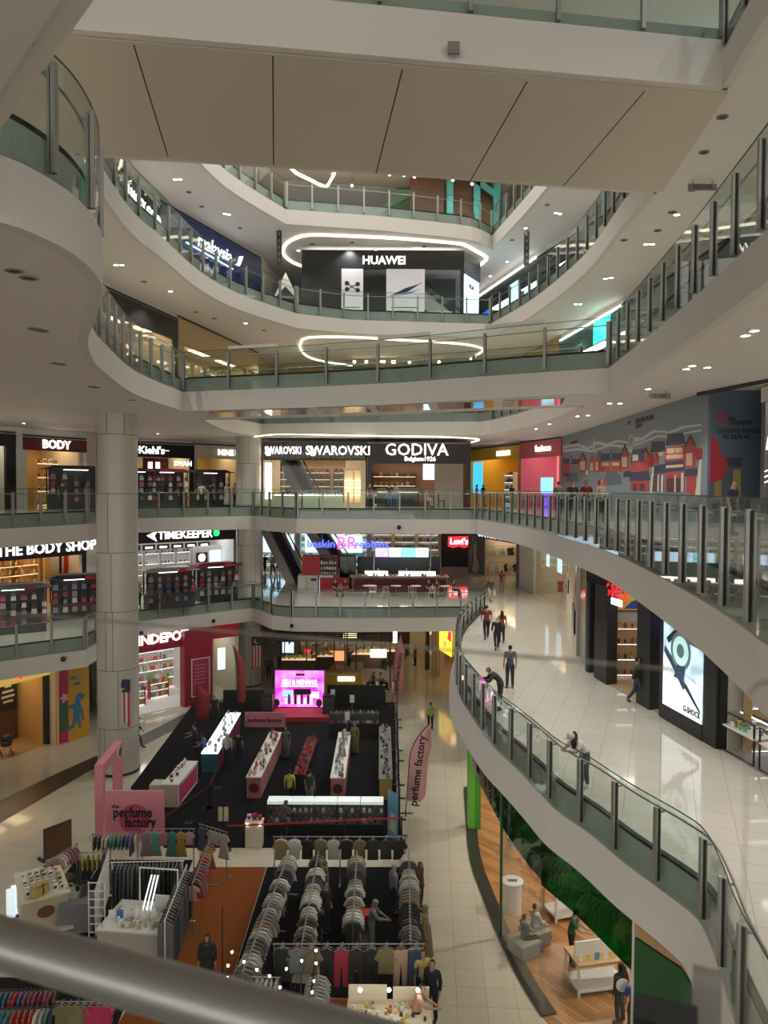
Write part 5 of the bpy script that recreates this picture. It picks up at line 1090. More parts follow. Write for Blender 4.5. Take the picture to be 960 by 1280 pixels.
# ================================================================== GROUND FLOOR
def flat(name, px, z, m, label=None, cat=None):
    mb = MB(); mb.prism([P(x, y) for x, y in px], z, z+.006, m); o = mb.build(name)
    if label: tag(o, label, cat)
    else: struct(o)
    return o
flat('carpet', [(163,985),(243,878),(495,878),(498,960),(502,1060),(205,1060)], .003, M_CARPET, 'large charcoal carpet under the perfume tables and stage', 'carpet')
flat('carpet', [(334,1084),(503,1084),(527,1252),(285,1242)], .003, M_CARPET, 'charcoal carpet under the long clothes racks', 'carpet')
flat('carpet', [(243,1084),(333,1084),(284,1243),(527,1253),(533,1310),(130,1310),(195,1200)], .003, M_ORANGE, 'burnt-orange carpet aisle between the clothes racks', 'carpet')
flat('carpet', [(95,1075),(241,1075),(194,1200),(60,1215),(38,1150)], .003, M_CARPET, 'charcoal carpet under the white jewellery table and cart on the left', 'carpet')
flat('carpet', [(-60,1222),(170,1222),(128,1330),(-120,1330)], .003, M_CARPET, 'charcoal carpet under the clothes piles at the bottom left', 'carpet')
flat('floor', [(-40,1020),(60,972),(111,949),(163,926),(243,886),(300,866),(300,872),(243,900),(163,940),(111,964),(60,994),(-40,1052)], .0015, M_STRIPE)
# ---- left ground shops
ga0, ga1 = P(-30,962), P(62,929)
t = shop(ga0, ga1, L0, 'warm wood shop with a yellow lit fascia at the left edge, ground floor', 'wood_shop', None, sh=(3.7,4.4), back=M_WOODD, side=mat('gold_wall',(0.6,0.36,0.12),0.5), signm=mat('gold_board',(0.45,0.28,0.05),0.5,emit=.4,ecol=(0.8,.55,.1)), light=E_WARM, nl=3, lw=.6, pier=M_BLACK, floor=M_WOODL, depth=4, bulk=M_PAINT)
W = t['w']
mb = MB(); mb.box(W*.60,2.2,0,W*.95,2.4,3.6,M_WOODD); mb.build('timber_wall', t)
x, y, z = place(t, W*.80, 2.1, 1.7); p = thing('menu_board', 'black board with white lettering on the dark timber wall, left edge', 'board', (x,y,z), t.rotation_euler.z)
mb = MB(); mb.box(-.55,0,0,.55,.06,1.7,M_BLACK); mb.build('board', p)
mb = MB()
for k, w_ in enumerate((.2,.35,.4,.3)): mb.box(-w_,-.01,1.25-.27*k,w_,0,1.37-.27*k,M_WHITE)
mb.build('chalk_line', p)
shelf_unit(t, W*.35, 2.8, 0, 2.4, 2.4, 'dark wooden cabinet in the warm shop at the left edge', 'jar', 'jar on the dark cabinet of the warm wood shop', 'jar', 'jars in the warm wood shop', WARMS, rows=3, per=5, frame=M_WOODD, shelf=M_WOODD, lit=E_WARM, s=1.4)
mb = MB(); q = on_line(ga0, ga1, 20, 855); mb.ball(q[0]+.3,q[1]-.1,4.05,.12,E_RED,10); mb.tube([(q[0]+.3,q[1]-.1,4.16),(q[0]+.3,q[1]-.1,4.75)],.015,5,M_BLACK); o = mb.build('red_lamp'); tag(o, 'small red lantern under the yellow fascia at the left edge', 'lamp')
t = thing('pram', 'dark pram parked at the doorway of the warm wood shop', 'pram', (*P(8,944),0), .6)
mb = MB(); mb.lathe(0,0,[(.05,.45),(.26,.5),(.32,.75),(.30,.78),(.1,.55)],14,M_BLACK); mb.build('seat', t)
mb = MB(); mb.ball(.05,.1,.85,.3,M_BLACK,12,sz=.7); mb.build('hood', t)
mb = MB(); mb.tube([(-.25,-.2,.2),(.2,.2,.75),(.4,.35,1.05)],.015,6,M_STEEL); mb.tube([(.25,-.2,.2),(-.1,.1,.7)],.015,6,M_STEEL); mb.build('frame', t)
for sx in (-1,1):
    for sy in (-1,1):
        mb = MB(); mb.tube([(sx*.25-.02,sy*.28,.12),(sx*.25+.02,sy*.28,.12)],.12,14,M_BLACK); mb.build('wheel', t)
ma, mb_ = P(72,932), P(112,919)
W = math.hypot(mb_[0]-ma[0], mb_[1]-ma[1]); rz = math.atan2(mb_[1]-ma[1], mb_[0]-ma[0])
t = thing('mural_panel', 'orange wall panel painted with a blue figure and red flowers, ground floor', 'mural', (ma[0],ma[1],0), rz)
mb = MB(); mb.box(0,0,0,W,.15,4.74,mat('mural_orange',(0.62,0.34,0.03),0.5)); mb.build('board', t)
def mp(x, y): q = on_line(ma, mb_, x/3.692, 780+y/3.692); return (max(.01,min(W-.01,q[3])), max(.02,q[2]))
mb = MB(); mb.slabxz([mp(272,200),mp(315,195),mp(315,545),mp(272,555)],-.01,0,mat('mural_magenta',(0.45,0.03,0.10),0.5)); mb.build('painted_stripe', t)
mb = MB(); mb.slabxz([mp(275,360),mp(312,370),mp(318,480),mp(275,500)],-.02,0,mat('mural_leaf',(0.04,0.14,0.06),0.5)); mb.build('painted_leaf', t)
mb = MB()
c0 = mp(297,340); mb.slabxz([(c0[0]+.3*math.cos(k*.6283)*(1 if k%2 else .5), c0[1]+.3*math.sin(k*.6283)*(1 if k%2 else .5)) for k in range(10)],-.03,0,mat('mural_blush',(0.75,0.45,0.40),0.5)); mb.build('painted_flower', t)
M_MB = mat('mural_blue',(0.05,0.20,0.36),0.5)
mb = MB(); mb.slabxz([mp(350,330),mp(372,315),mp(392,325),mp(385,345),mp(368,352),mp(375,385),(mp(380,385)[0],mp(380,385)[1]),mp(388,440),mp(380,445),mp(372,400),mp(368,430),mp(378,475),mp(366,480),mp(356,440),mp(340,480),mp(318,495),mp(312,485),mp(335,460),mp(340,400),mp(330,385),mp(322,400),mp(318,375),mp(345,365)],-.02,0,M_MB); mb.build('painted_figure', t)
for (x0, y0, x1, y1) in ((318,235,358,262),(335,262,375,288)):
    a, b = mp(x0,y1), mp(x1,y0); cx0, cz0 = (a[0]+b[0])/2, (a[1]+b[1])/2; rx, rz_ = (b[0]-a[0])/2, (b[1]-a[1])/2
    mb = MB(); mb.slabxz([(cx0+rx*math.cos(k*math.pi/8)*(1 if k%2 else .8), cz0+rz_*math.sin(k*math.pi/8)*(1 if k%2 else .7)) for k in range(16)],-.02,0,M_MB); mb.build('painted_cloud', t)
wall('wall_left', *ga1, *ma, 0, 4.75, M_CREAM)
ra, rb = P(158,897), P(262,875)
t = shop(ra, rb, L0, 'red-fronted homeware store with white lit shelves, ground floor left', 'red_store', None, sh=(3.75,4.74), back=M_WHITE, side=M_WHITE, signm=mat('crimson_board',(0.33,0.008,0.035),0.4), light=E_WHITE, nl=4, pier=mat('crimson_board',(0.33,0.008,0.035),0.4), depth=5, pw=.15, floor=M_WHITE)
W = t['w']; text('sign_lettering', 'INDEPOT', .8, E_LETTER, t, W*.42, -.1, 4.45, bold=.03)
for k, (fx, yy) in enumerate(((.52,4.5),(.72,4.5),(.90,4.5),(.24,1.6),(.62,2.6))):
    shelf_unit(t, W*fx, yy, 0, 1.25 if yy > 4 else 1.3, 2.9 if yy > 4 else 1.2, '%s white shelf of goods in the red-fronted store' % ('back left','back middle','back right','front low','side low')[k], 'packet', 'packet on the white shelves of the red-fronted store', 'packet', 'packets in the red store', COOLS+WARMS, rows=5 if yy > 4 else 3, per=6, lit=E_WHITE, s=1.2, frame=M_WHITE if yy > 4 else M_RED)
pa, pb = P(228,883), P(263,876)
W = math.hypot(pb[0]-pa[0], pb[1]-pa[1]); rz = math.atan2(pb[1]-pa[1], pb[0]-pa[0])
t = thing('red_portal', 'tall crimson entrance wall with a framed pink panel beside the homeware store', 'portal', (pa[0],pa[1],0), rz)
mb = MB(); mb.box(0,-.3,0,W,.3,4.74,mat('crimson_board',(0.33,0.008,0.035),0.4)); mb.build('wall_block', t)
mb = MB(); mb.box(W*.25,-.36,.6,W*.85,-.32,2.9,mat('raspberry',(0.42,0.03,0.10),0.5)); mb.build('panel', t)
mb = MB()
for (x0,z0,x1,z1) in ((.22,.55,.25,2.95),(.85,.55,.88,2.95),(.22,2.9,.88,2.95),(.22,.55,.88,.6)): mb.box(W*x0,-.38,z0,W*x1,-.34,z1,M_WHITE)
mb.build('panel_border', t)
mb = MB()
for k in range(6): mb.box(W*.33,-.37,2.5-.22*k,W*(.7 if k % 2 else .77),-.36,2.54-.22*k,M_PINK)
mb.build('panel_text_line', t)
t = shop(P(263,874), P(298,868), L0, 'cream shop bay with a pale lit screen beside the rear column, ground floor', 'cream_bay', None, sh=(3.9,4.74), back=M_WHITE, side=M_CREAM, signm=M_RED, light=E_WHITE, nl=2, pier=M_CREAM, depth=6)
mb = MB(); mb.box(t['w']*.3,.1,1.8,t['w']*.55,.2,3.2,E_SKY); mb.build('lit_screen', t)
# ---- food hall behind the stage
def lit_sign(px0, py0, px1, py1, Y, m, label, hang=4.74, txt=None, tm=None):
    x0, z1 = D(px0, py0, Y); x1, z0 = D(px1, py1, Y); z1 = min(z1, 4.6)
    t = thing('hanging_sign', label, 'sign', (x0,Y,0))
    mb = MB(); mb.box(0,0,z0,x1-x0,.12,z1,m); mb.build('panel', t)
    for x in (.1, x1-x0-.1): mb = MB(); mb.cyl(x,.06,z1,hang,.02,n=5,material=M_BLACK); mb.build('rod', t)
    if txt: text('sign_lettering', txt, (z1-z0)*.6, tm or M_BLACK, t, (x1-x0)/2, -.03, (z0+z1)/2, depth=.02, bold=.02)
lit_sign(353,803,367,816,60,E_SKY,'slanted pale blue lit sign at the left of the food hall'); lit_sign(381,812,388,820,62,E_RED,'small red lit sign at the left of the food hall')
lit_sign(412,814,430,826,58,glow('lit_orange',(1,0.25,0.1),2),'red-orange lit sign above the yellow food counter'); lit_sign(463,812,483,822,57,E_WHITE,'white lit sign on the right of the food hall')
lit_sign(428,792,446,798,66,E_WARM,'long warm lit sign at the back of the food hall'); lit_sign(491,790,497,804,60,E_WHITE,'narrow white vertical lit sign at the back of the food hall')
x0, x1 = D(404,860,51.5)[0], D(452,860,51.5)[0]
t = thing('food_counter', 'yellow L-shaped food counter with a white lit name panel behind the pink screen', 'counter', (x0,51.5,0))
w = x1-x0
mb = MB(); mb.box(0,0,0,w,.8,1.15,M_YEL); mb.box(w-.8,.8,0,w,3.4,1.15,M_YEL); mb.build('body', t)
mb = MB(); mb.box(-.05,-.05,1.15,w+.05,.85,1.2,M_CREAM); mb.box(w-.85,.85,1.15,w+.05,3.4,1.2,M_CREAM); mb.build('countertop', t)
mb = MB(); mb.box(w*.38,-.04,.65,w*.82,0,.95,E_LETTER); mb.build('name_panel', t); mb = MB(); mb.box(w*.05,.15,1.2,w*.9,.16,1.5,M_SHOPGL); mb.build('sneeze_guard', t)
for i, (px, py, lab) in enumerate(((372,838,'left'),(395,833,'second'),(455,830,'third'),(476,826,'right'))):
    x, y = P(px, py+8); t = thing('food_stall', 'dark-framed food stall with a warm lit counter, %s in the food hall' % lab, 'food stall', (x,y+1,0))
    mb = MB(); mb.box(-1.3,-.4,0,1.3,.4,1.05,M_WOODD); mb.build('counter', t)
    mb = MB(); mb.box(-1.25,-.35,1.05,1.25,.35,1.1,glow('lit_food',(1,0.7,0.4),.9)); mb.build('lit_tray', t)
    for sx in (-1,1): mb = MB(); mb.box(sx*1.3-.05,-.45,0,sx*1.3+.05,-.35,3.2,M_BLACK); mb.build('post', t)
    mb = MB(); mb.box(-1.5,-1.0,3.2,1.5,.8,3.32,M_BLACK)
    for k in range(6): mb.box(-1.5+.6*k-.03,-1.4,3.2,-1.5+.6*k+.03,1.2,3.28,M_BLACK)
    mb.build('slatted_canopy', t)
    goods('packet', [(x-1.1+.2*k, y+1+random.uniform(-.25,.25), 1.1, 0) for k in range(12)], 'small food packet on a lit counter of the food hall', 'packet', 'food packets in the food hall', WARMS+WHITES, 1.2)
for k in range(6):
    x, y = (-5.5+k*1.35, 63+(k%2)*2); round_table(x, y, 0, 'small dark table at the back of the food hall', 'tables in the food hall', .4, M_WOODD); chair(x+.7, y, 0, -1.57, 'dark chair at the back of the food hall', 'chairs in the food hall', M_BLACK)
t = thing('slatted_pergola', 'black slatted pergola over the food hall behind the magenta screen', 'pergola', (-7.6,52.2,0))
for k in range(8): mb = MB(); mb.box(k*1.15,-.4,3.05,k*1.15+.08,6.6,3.17,M_BLACK); mb.build('beam', t)
for k in range(9): mb = MB(); mb.box(-.2,.2+k*.72,3.17,8.3,.26+k*.72,3.27,M_BLACK); mb.build('slat', t)
for x, y in ((0,0),(2.3,0),(8.05,0),(0,6.2),(4.6,6.2),(8.05,6.2),(5.7,0)): mb = MB(); mb.box(x,y,0,x+.08,y+.08,3.05,M_BLACK); mb.build('post', t)
t = shop((-8.8,76),(1.2,76), L0, 'dim warm-lit row of counters at the very back of the food hall', 'back_counter_row', None, sh=(3.2,4.2), back=M_TAN, side=M_WOODD, signm=M_WOODD, light=E_WARM, nl=5, pier=M_WOODD, depth=4)
for k in range(3): shelf_unit(t, 1.7+3.3*k, 2.5, 0, 2.8, 2.6, '%s warm lit shelf at the very back of the food hall' % ('left','middle','right')[k], 'jar', 'jar on the back shelves of the food hall', 'jar', 'jars at the back of the food hall', WARMS, rows=4, per=6, lit=E_WARM, s=1.8)
# right-hand ground shops
sa, sb = P(508,819), P(573,866)
t = shop(sa, sb, L0, 'row of warm glass shop fronts along the far right ground aisle', 'aisle_shops', None, sh=(4.2,4.74), back=mat('peach_wall',(0.72,0.5,0.34),0.6), side=M_CREAM, signm=M_BLACK, light=E_WARM, nl=4, pier=M_BLACK, glass=True, depth=3.5, floor=M_WOODL)
W = t['w']
for f in (.42,.55,.62): mb = MB(); mb.box(W*f,-.08,0,W*f+.3,.2,4.2,M_TAN if f > .5 else M_BLACK); mb.build('pilaster', t)
q = on_line(sa, sb, 553)[3]; q1 = on_line(sa, sb, 568)[3]
p = thing('yellow_poster', 'glowing yellow and red poster in the far right ground shop window', 'poster', (*place(t, q, -.15, 0)[:2],0), t.rotation_euler.z)
mb = MB(); mb.box(0,0,2.2,q1-q,.06,3.9,glow('lit_yellow',(1,0.72,0.05),1.8)); mb.build('board', p); mb = MB(); mb.slabxz([((q1-q)*.7,3.3),((q1-q),3.2),((q1-q),3.9),((q1-q)*.8,3.9)],-.02,0,E_RED); mb.slabxz([((q1-q)*.3,2.9),((q1-q)*.5,2.6),((q1-q)*.7,2.9),((q1-q)*.5,3.1)],-.02,0,glow('lit_orange',(1,0.25,0.1),2)); mb.build('print', p)
for f, kk in ((.22,'first'),(.75,'second'),(.92,'third')):
    shelf_unit(t, W*f, 1.6, 0, 2.2, 3.2, '%s warm shelf counted from the far end of the right ground aisle' % kk, 'packet', 'packet on the warm shelves of the right ground aisle', 'packet', 'packets in the right aisle shops', WARMS+COOLS, rows=5, per=5, lit=E_WARM, s=1.7)
wall('wall_right', *sb, 4.6,38.5, 0, L1-FASC, M_CREAM)
# ---- green glass shop on the right
G = [(4.6,38.5)]+[P(x,y) for x,y in ((579,985),(581,1020),(586,1074),(602.5,1123),(621.5,1172),(646,1223),(676,1272))]+[(4.75,17.0),(5.35,14.6),(5.6,12.0)]
G2 = smooth(G[1:8], 3)
GI = offset(G2, -.05)
mb = MB(); strip_box(mb, offset(G2,-.45), 0, .42, .002, .06, M_STRIPE); struct(mb.build('baseboard_right'))
t = thing('green_shop_front', 'curved glass shop front with a green film band, ground floor right', 'shop front', (G2[0][0],G2[0][1],0))
ox, oy = G2[0]; gl = [(x-ox,y-oy) for x,y in offset(G2,-.1)]
for part, m_, lo, hi, w0, w1 in (('glass_pane',M_SHOPGL,.1,L1-FASC-.02,-.008,.008),('green_film',M_GREENGL,3.45,L1-FASC-.03,-.022,-.012)):
    run = gl[12:] if part == 'glass_pane' else gl[3:]
    st, L = walk(run, 3.4)
    for k in range(len(st)-1):
        mb = MB(); strip_box(mb, subline(run, L, st[k][2]+.01, st[k+1][2]-.01), w0, w1, lo, hi, m_); mb.build(part, t)
mb = MB(); mb.box(gl[12][0]-.04,gl[12][1]-.04,.0,gl[12][0]+.04,gl[12][1]+.04,L1-FASC-.02,M_DGREEN); mb.build('door_frame', t)
NR = [G2[-1],(4.62,18.3),(5.02,17.0),(5.33,15.95)]
near = [(x-ox,y-oy) for x,y in [(G2[-1][0]-0.03,G2[-1][1]+.1)]+NR[1:]]
mb = MB(); strip_box(mb, near, -.008,.008,.1,L1-FASC-.02,M_SHOPGL); mb.build('glass_pane', t)
mb = MB(); strip_box(mb, near, -.022,-.012,3.45,L1-FASC-.03,M_GREENGL); mb.build('green_film', t)
mb = MB(); strip_box(mb, [(x-ox,y-oy) for x,y in ((5.33,15.95),(5.36,15.85))], -.05,.05,0,L1-FASC-.02,M_WHITE); mb.build('white_pillar', t)
PN = [(x-ox,y-oy) for x,y in ((5.37,15.82),(5.95,14.75),(6.0,12.5),(5.7,10.5))]
mb = MB(); strip_box(mb, PN, -.06,.1,0,4.32,M_DGREEN); mb.build('green_panel', t)
mb = MB(); strip_box(mb, PN, -.05,.1,4.38,L1-FASC-.02,M_WOODL); mb.build('wood_strip', t)
gp = P(592,1035)
p = thing('green_sign_pillar', 'tall two-tone green sign pillar at the far end of the glass shop', 'sign pillar', (gp[0],gp[1],0))
mb = MB(); mb.box(-.24,-.2,0,.02,.3,4.6,mat('lime_face',(0.13,0.50,0.05),0.45)); mb.build('light_green_face', p); mb = MB(); mb.box(.02,-.17,0,.26,.3,4.6,mat('leaf_green',(0.05,0.30,0.03),0.4)); mb.build('dark_green_face', p)
LG = [sum(math.dist(G2[i],G2[i+1]) for i in range(j)) for j in range(len(G2))]
sub = subline(G2, LG, 3.6, 8.2)
t2 = thing('lit_name_panel', 'glowing white name panel under the slab edge above the green pillar', 'sign', (sub[0][0],sub[0][1],3.7))
mb = MB(); strip_box(mb, [(x-sub[0][0],y-sub[0][1]) for x, y in sub], -.47, -.40, 0, .75, M_DGREEN); strip_box(mb, [(x-sub[0][0],y-sub[0][1]) for x, y in sub], -.50, -.47, .12, .62, E_LETTER); mb.build('panel', t2)
flatp = [(4.75,36.5)]+[(x,y) for x,y in offset(G2,-.05)]+NR[1:]+[(5.9,14.75),(6.0,12.5),(5.7,10),(14.5,10),(14.5,36.5)]
mb = MB(); mb.prism(flatp, .002, .012, M_WOOD); struct(mb.build('floor'))
wall('wall_right', 14.5, 36.5, 14.5, 10, 0, 4.75, M_WHITE); wall('wall_right', 4.75, 36.6, 14.5, 36.6, 0, 4.75, M_TAN)
mb = MB(); strip_box(mb, [(8.5,34),(8.5,12)], -.5, .5, L1-FASC-.06, L1-FASC-.005, glow('shop_panel',(1,0.9,0.75),5)); o = mb.build('ceiling_light'); tag(o, 'long ceiling light panel inside the green glass shop', 'light')
def demo_table(px, py, w, d, rz, label, lit=False):
    x, y = P(px, py, 0); t = thing('demo_table', label, 'table', (x,y,0), rz)
    mb = MB(); mb.box(-w/2,-d/2,.84,w/2,d/2,.92,M_WOODL); mb.build('tabletop', t)
    for sx in (-1,1):
        for sy in (-1,1): mb = MB(); mb.box(sx*(w/2-.04)-.03,sy*(d/2-.04)-.03,.0,sx*(w/2-.04)+.03,sy*(d/2-.04)+.03,.84,M_WHITE); mb.build('leg', t)
    mb = MB(); mb.box(-w/2+.03,-d/2+.02,.14,w/2-.03,d/2-.02,.2,M_WHITE); mb.build('lower_shelf', t)
    mb = MB(); mb.box(-w/2+.1,-.02,.92,w/2-.1,.02,1.3,M_WHITE); mb.build('display_stand', t)
    goods('packet', [(*place(t,-w/2+.15+(w-.3)*k/5,sy,.92),rz) for k in range(6) for sy in (-d*.3,)], 'small phone box on the wooden tables of the green glass shop', 'box', 'boxes in the green glass shop', COOLS, .8)
demo_table(745,1232,1.5,.9,.2,'wooden demo table with white legs beside the green-shirted assistant'); demo_table(708,1142,1.3,.9,.3,'wooden demo table further back in the green glass shop'); demo_table(690,1085,1.4,.8,.3,'white-topped demo table at the back of the green glass shop')
x, y = P(640,1140); t = thing('drum_table', 'round white drum table with a logo top inside the green glass shop', 'table', (x,y,0))
mb = MB(); mb.cyl(0,0,0,1.0,.3,n=24,material=M_WHITE); mb.build('drum', t); mb = MB(); mb.cyl(0,0,1.0,1.04,.36,n=24,material=M_WHITE); mb.build('tabletop', t); mb = MB(); mb.box(-.15,-.08,1.04,.15,.08,1.045,M_DGREEN); mb.build('logo_mark', t)
for px, py, lab in ((655,1192,'front grey box seat by the glass of the green shop'),(668,1178,'rear grey box seat by the glass of the green shop')):
    x, y = P(px, py); t = thing('box_seat', lab, 'seat', (x,y,0), .5)
    mb = MB(); mb.box(-.35,-.35,.04,.35,.35,.40,M_GREY); mb.build('base', t); mb = MB(); mb.box(-.36,-.36,.40,.36,.36,.46,mat('sage_cushion',(0.30,0.34,0.26),0.8)); mb.build('cushion', t)
x, y = P(640,1062); t = thing('potted_plant', 'bright green leafy plant behind the glass of the green shop', 'plant', (x,y,0))
mb = MB(); mb.lathe(0,0,[(.15,0),(.2,.5),(.22,.5),(.18,.48)],14,M_WHITE); mb.build('pot', t)
mb = MB()
for k in range(40):
    a = random.uniform(0,6.28); r = random.uniform(.1,.4); h = random.uniform(.7,1.5); c, s_ = math.cos(a), math.sin(a)
    mb.add([(0,0,.48),(c*r-s_*.05,s_*r+c*.05,h-.1),(c*r*1.2,s_*r*1.2,h),(c*r+s_*.05,s_*r-c*.05,h-.1)],[(0,1,2,3)],mat('leaf',(0.2,0.42,0.05),0.5))
mb.build('foliage', t)
# ---- stage
Y = 46.4
x0, z1 = D(344,838,Y); x1, z0 = D(405,889,Y); z0 = .35
t = thing('led_screen', 'bright magenta stage screen reading BELI & MENANG', 'screen', (x0,Y,0)); w = x1-x0
mb = MB(); mb.box(-.04,.0,.0,w+.04,.3,z1+.04,M_BLACK); mb.build('cabinet', t)
M_MAG = bpy.data.materials.new('magenta_screen'); M_MAG.use_nodes = True; nt = M_MAG.node_tree; b = nt.nodes['Principled BSDF']
tc = nt.nodes.new('ShaderNodeTexCoord'); n_ = nt.nodes.new('ShaderNodeTexNoise'); n_.inputs['Scale'].default_value = 1.1; r_ = nt.nodes.new('ShaderNodeValToRGB')
r_.color_ramp.elements[0].position = .4; r_.color_ramp.elements[0].color = (.95,.02,.45,1); r_.color_ramp.elements[1].position = .7; r_.color_ramp.elements[1].color = (1,.25,.7,1)
nt.links.new(tc.outputs['Object'], n_.inputs[0]); nt.links.new(n_.outputs['Fac'], r_.inputs[0]); nt.links.new(r_.outputs[0], b.inputs['Emission Color']); b.inputs['Emission Strength'].default_value = 1.5; b.inputs['Base Color'].default_value = (.05,.02,.03,1)
mb = MB(); mb.box(0,-.02,z0,w,0,z1,M_MAG); mb.build('lit_panel', t)
text('screen_lettering', 'BELI & MENANG', .38, E_SKY, t, w/2, -.05, z0+(z1-z0)*.68, bold=.05, depth=.02, sx=w*.78/3.0)
mb = MB(); mb.box(w*.12,-.04,z0+(z1-z0)*.56,w*.88,-.02,z0+(z1-z0)*.59,E_LETTER); mb.box(w*.42,-.04,z0+(z1-z0)*.86,w*.6,-.02,z0+(z1-z0)*.92,M_MAROON); mb.build('screen_line', t)
mb = MB(); mb.box(w*.38,-.045,z0+(z1-z0)*.34,w*.73,-.03,z0+(z1-z0)*.5,M_BLACK); mb.build('screen_car', t)
mb = MB(); mb.box(w*.16,-.042,z0+(z1-z0)*.3,w*.36,-.03,z0+(z1-z0)*.46,E_CYAN); mb.box(w*.75,-.042,z0+(z1-z0)*.25,w*.9,-.03,z0+(z1-z0)*.42,E_SKY); mb.build('screen_picture', t)
mb = MB()
for k in range(9): mb.box(w*(.2+.065*k),-.05,z0+.18,w*(.2+.065*k)+.13,-.03,z0+.18+(.35,.6,.45,.7,.5,.65,.4,.55,.6)[k],(E_LETTER,M_BLUE,E_CYAN,M_BLACK,E_LETTER,M_NAVY if False else M_BLUE,E_SKY,M_BLACK,E_LETTER)[k])
mb.build('screen_product', t)
for px in (.03,.9): mb = MB(); mb.slabxz([(w*px+.1*math.cos(k*math.pi/5)*2,z0+.25+.25*math.sin(k*math.pi/5)) for k in range(10)],-.045,-.03,M_DGREY); mb.build('screen_figure', t)
mb = MB(); mb.prism([P(338,903),P(412,903),P(405,891),P(344,891)], 0.01, .3, mat('stage_red',(0.40,0.015,0.03),0.7)); o = mb.build('stage_platform'); tag(o, 'red carpeted stage platform below the magenta screen', 'stage')
def barrier(px0, px1, py, h, label, m=M_BLACK, cat='backdrop', name='black_backdrop'):
    a, b = P(px0,py), P(px1,py); mb = MB(); n_ = 6
    mb.box(0,0,0,b[0]-a[0],.12,h,m)
    for k in range(n_): mb.box((b[0]-a[0])*k/n_+.02,-.02,.03,(b[0]-a[0])*(k+1)/n_-.02,0,h-.03,m)
    o = mb.build(name); o.location = (a[0],a[1],0); tag(o, label, cat); return o
barrier(279,330,888,1.25,'long black cloth barrier left of the magenta screen'); barrier(409,482,882,1.3,'long black cloth barrier right of the magenta screen')
for px, lab in ((334,'left'),(411,'right')):
    x, y = P(px, 897); t = thing('loudspeaker', 'black %s loudspeaker beside the magenta screen' % lab, 'loudspeaker', (x,y,0))
    mb = MB(); mb.box(-.35,-.3,0,.35,.3,1.4,M_BLACK); mb.build('cabinet', t); mb = MB(); mb.box(-.3,-.32,.1,.3,-.3,1.3,M_DGREY); mb.build('grille', t)
x, y = P(308,911); t = thing('perfume_banner', 'low pink banner reading perfume factory left of the stage', 'banner', (x-.1,y,0)); mb = MB(); mb.box(0,0,.1,2.3,.06,.95,M_PINK); mb.build('board', t)
text('banner_lettering', 'perfume factory', .3, M_BLACK, t, 1.15, -.02, .5, depth=.01, bold=.02); mb = MB(); mb.box(.1,.06,0,.2,.5,.1,M_BLACK); mb.box(2.1,.06,0,2.2,.5,.1,M_BLACK); mb.build('foot', t)
# ---- event tables
def event_table(px0, py0, pxb, pyb, w, h, label, front, top, side=None, plabel=None, group=None, cols=COOLS, n=26, kind='perfume_bottle', circ=None):
    a = Vector(P(px0,py0)); b = Vector(P(pxb,pyb)); d = (b-a); L = d.length; rz = math.atan2(d.y,d.x)-math.pi/2
    t = thing('event_table', label, 'table', (a.x,a.y,0), rz)
    mb = MB(); mb.box(-w/2,0,0,w/2,L,h,front); mb.build('skirted_body', t)
    mb = MB(); mb.box(-w/2-.03,-.03,h,w/2+.03,L+.03,h+.04,top); mb.build('tabletop', t)
    for k in range(3):
        mb = MB(); mb.box(-w/2-.012,.06+k*L/3,.06,-w/2,(k+1)*L/3-.06,h-.04,side or front); mb.box(w/2,.06+k*L/3,.06,w/2+.012,(k+1)*L/3-.06,h-.04,side or front); mb.build('side_panel', t)
    if circ: mb = MB(); mb.slabxz(ring_pts(0,h*.5,.22,18),-.012,0,circ); mb.build('round_logo', t)
    if plabel: goods(kind, [(*place(t, random.uniform(-w*.38,w*.38), L*(k+.5)/n, h+.04), random.uniform(-.3,.3)) for k in range(n)], plabel, 'perfume box' if kind != 'watch' else 'watch', group, cols, 1.7)
    return t
M_PT = mat('salmon_skirt',(0.42,0.17,0.18),0.6)
PF = 'perfume bottle or box on the pink-skirted tables in the dark event area'; PG = 'perfumes on the event tables'
event_table(317,998,345,938,.62,.92,'pink-skirted perfume table with a round logo, left of the two in the aisle',M_PT,M_WHITE,M_PT,PF,PG,[(0.8,0.75,0.7),(0.5,0.1,0.1),(0.7,0.5,0.4),(0.15,0.1,0.1)],40,circ=M_MAROON)
event_table(374,992,390,945,.5,.85,'narrow dark table with red boxes in the middle of the event carpet',M_BLACK,M_MAROON,M_BLACK,'red or dark box on the narrow dark middle table','boxes on the dark middle table',[(0.5,0.03,0.03),(0.3,0.05,0.05),(0.12,0.1,0.1),(0.4,0.35,0.3)],36)
event_table(422,999,431,938,.6,.92,'pink-skirted perfume table with white-and-blue boxes, right of the dark one',M_PT,M_WHITE,M_PT,PF,PG,[(0.75,0.75,0.78),(0.2,0.3,0.5),(0.5,0.5,0.55),(0.3,0.2,0.15)],44,circ=M_MAROON)
event_table(482,1000,481,930,.55,.9,'goods table along the right edge of the event carpet',mat('ochre_front',(0.45,0.3,0.12),0.6),M_GREY,M_BLACK,PF,PG,DARKS+WHITES,44)
event_table(262,966,292,912,.75,.92,'long table with a glowing white top and a blue front',mat('petrol_blue',(0.03,0.13,0.22),0.5),glow('lit_tabletop',(0.85,0.95,1),1.6),mat('raspberry_dark',(0.16,0.02,0.05),0.5),'small bottle standing on the glowing white tabletop','bottles on the lit table',[(0.3,0.35,0.4),(0.7,0.7,0.7),(0.1,0.1,0.12)],22)
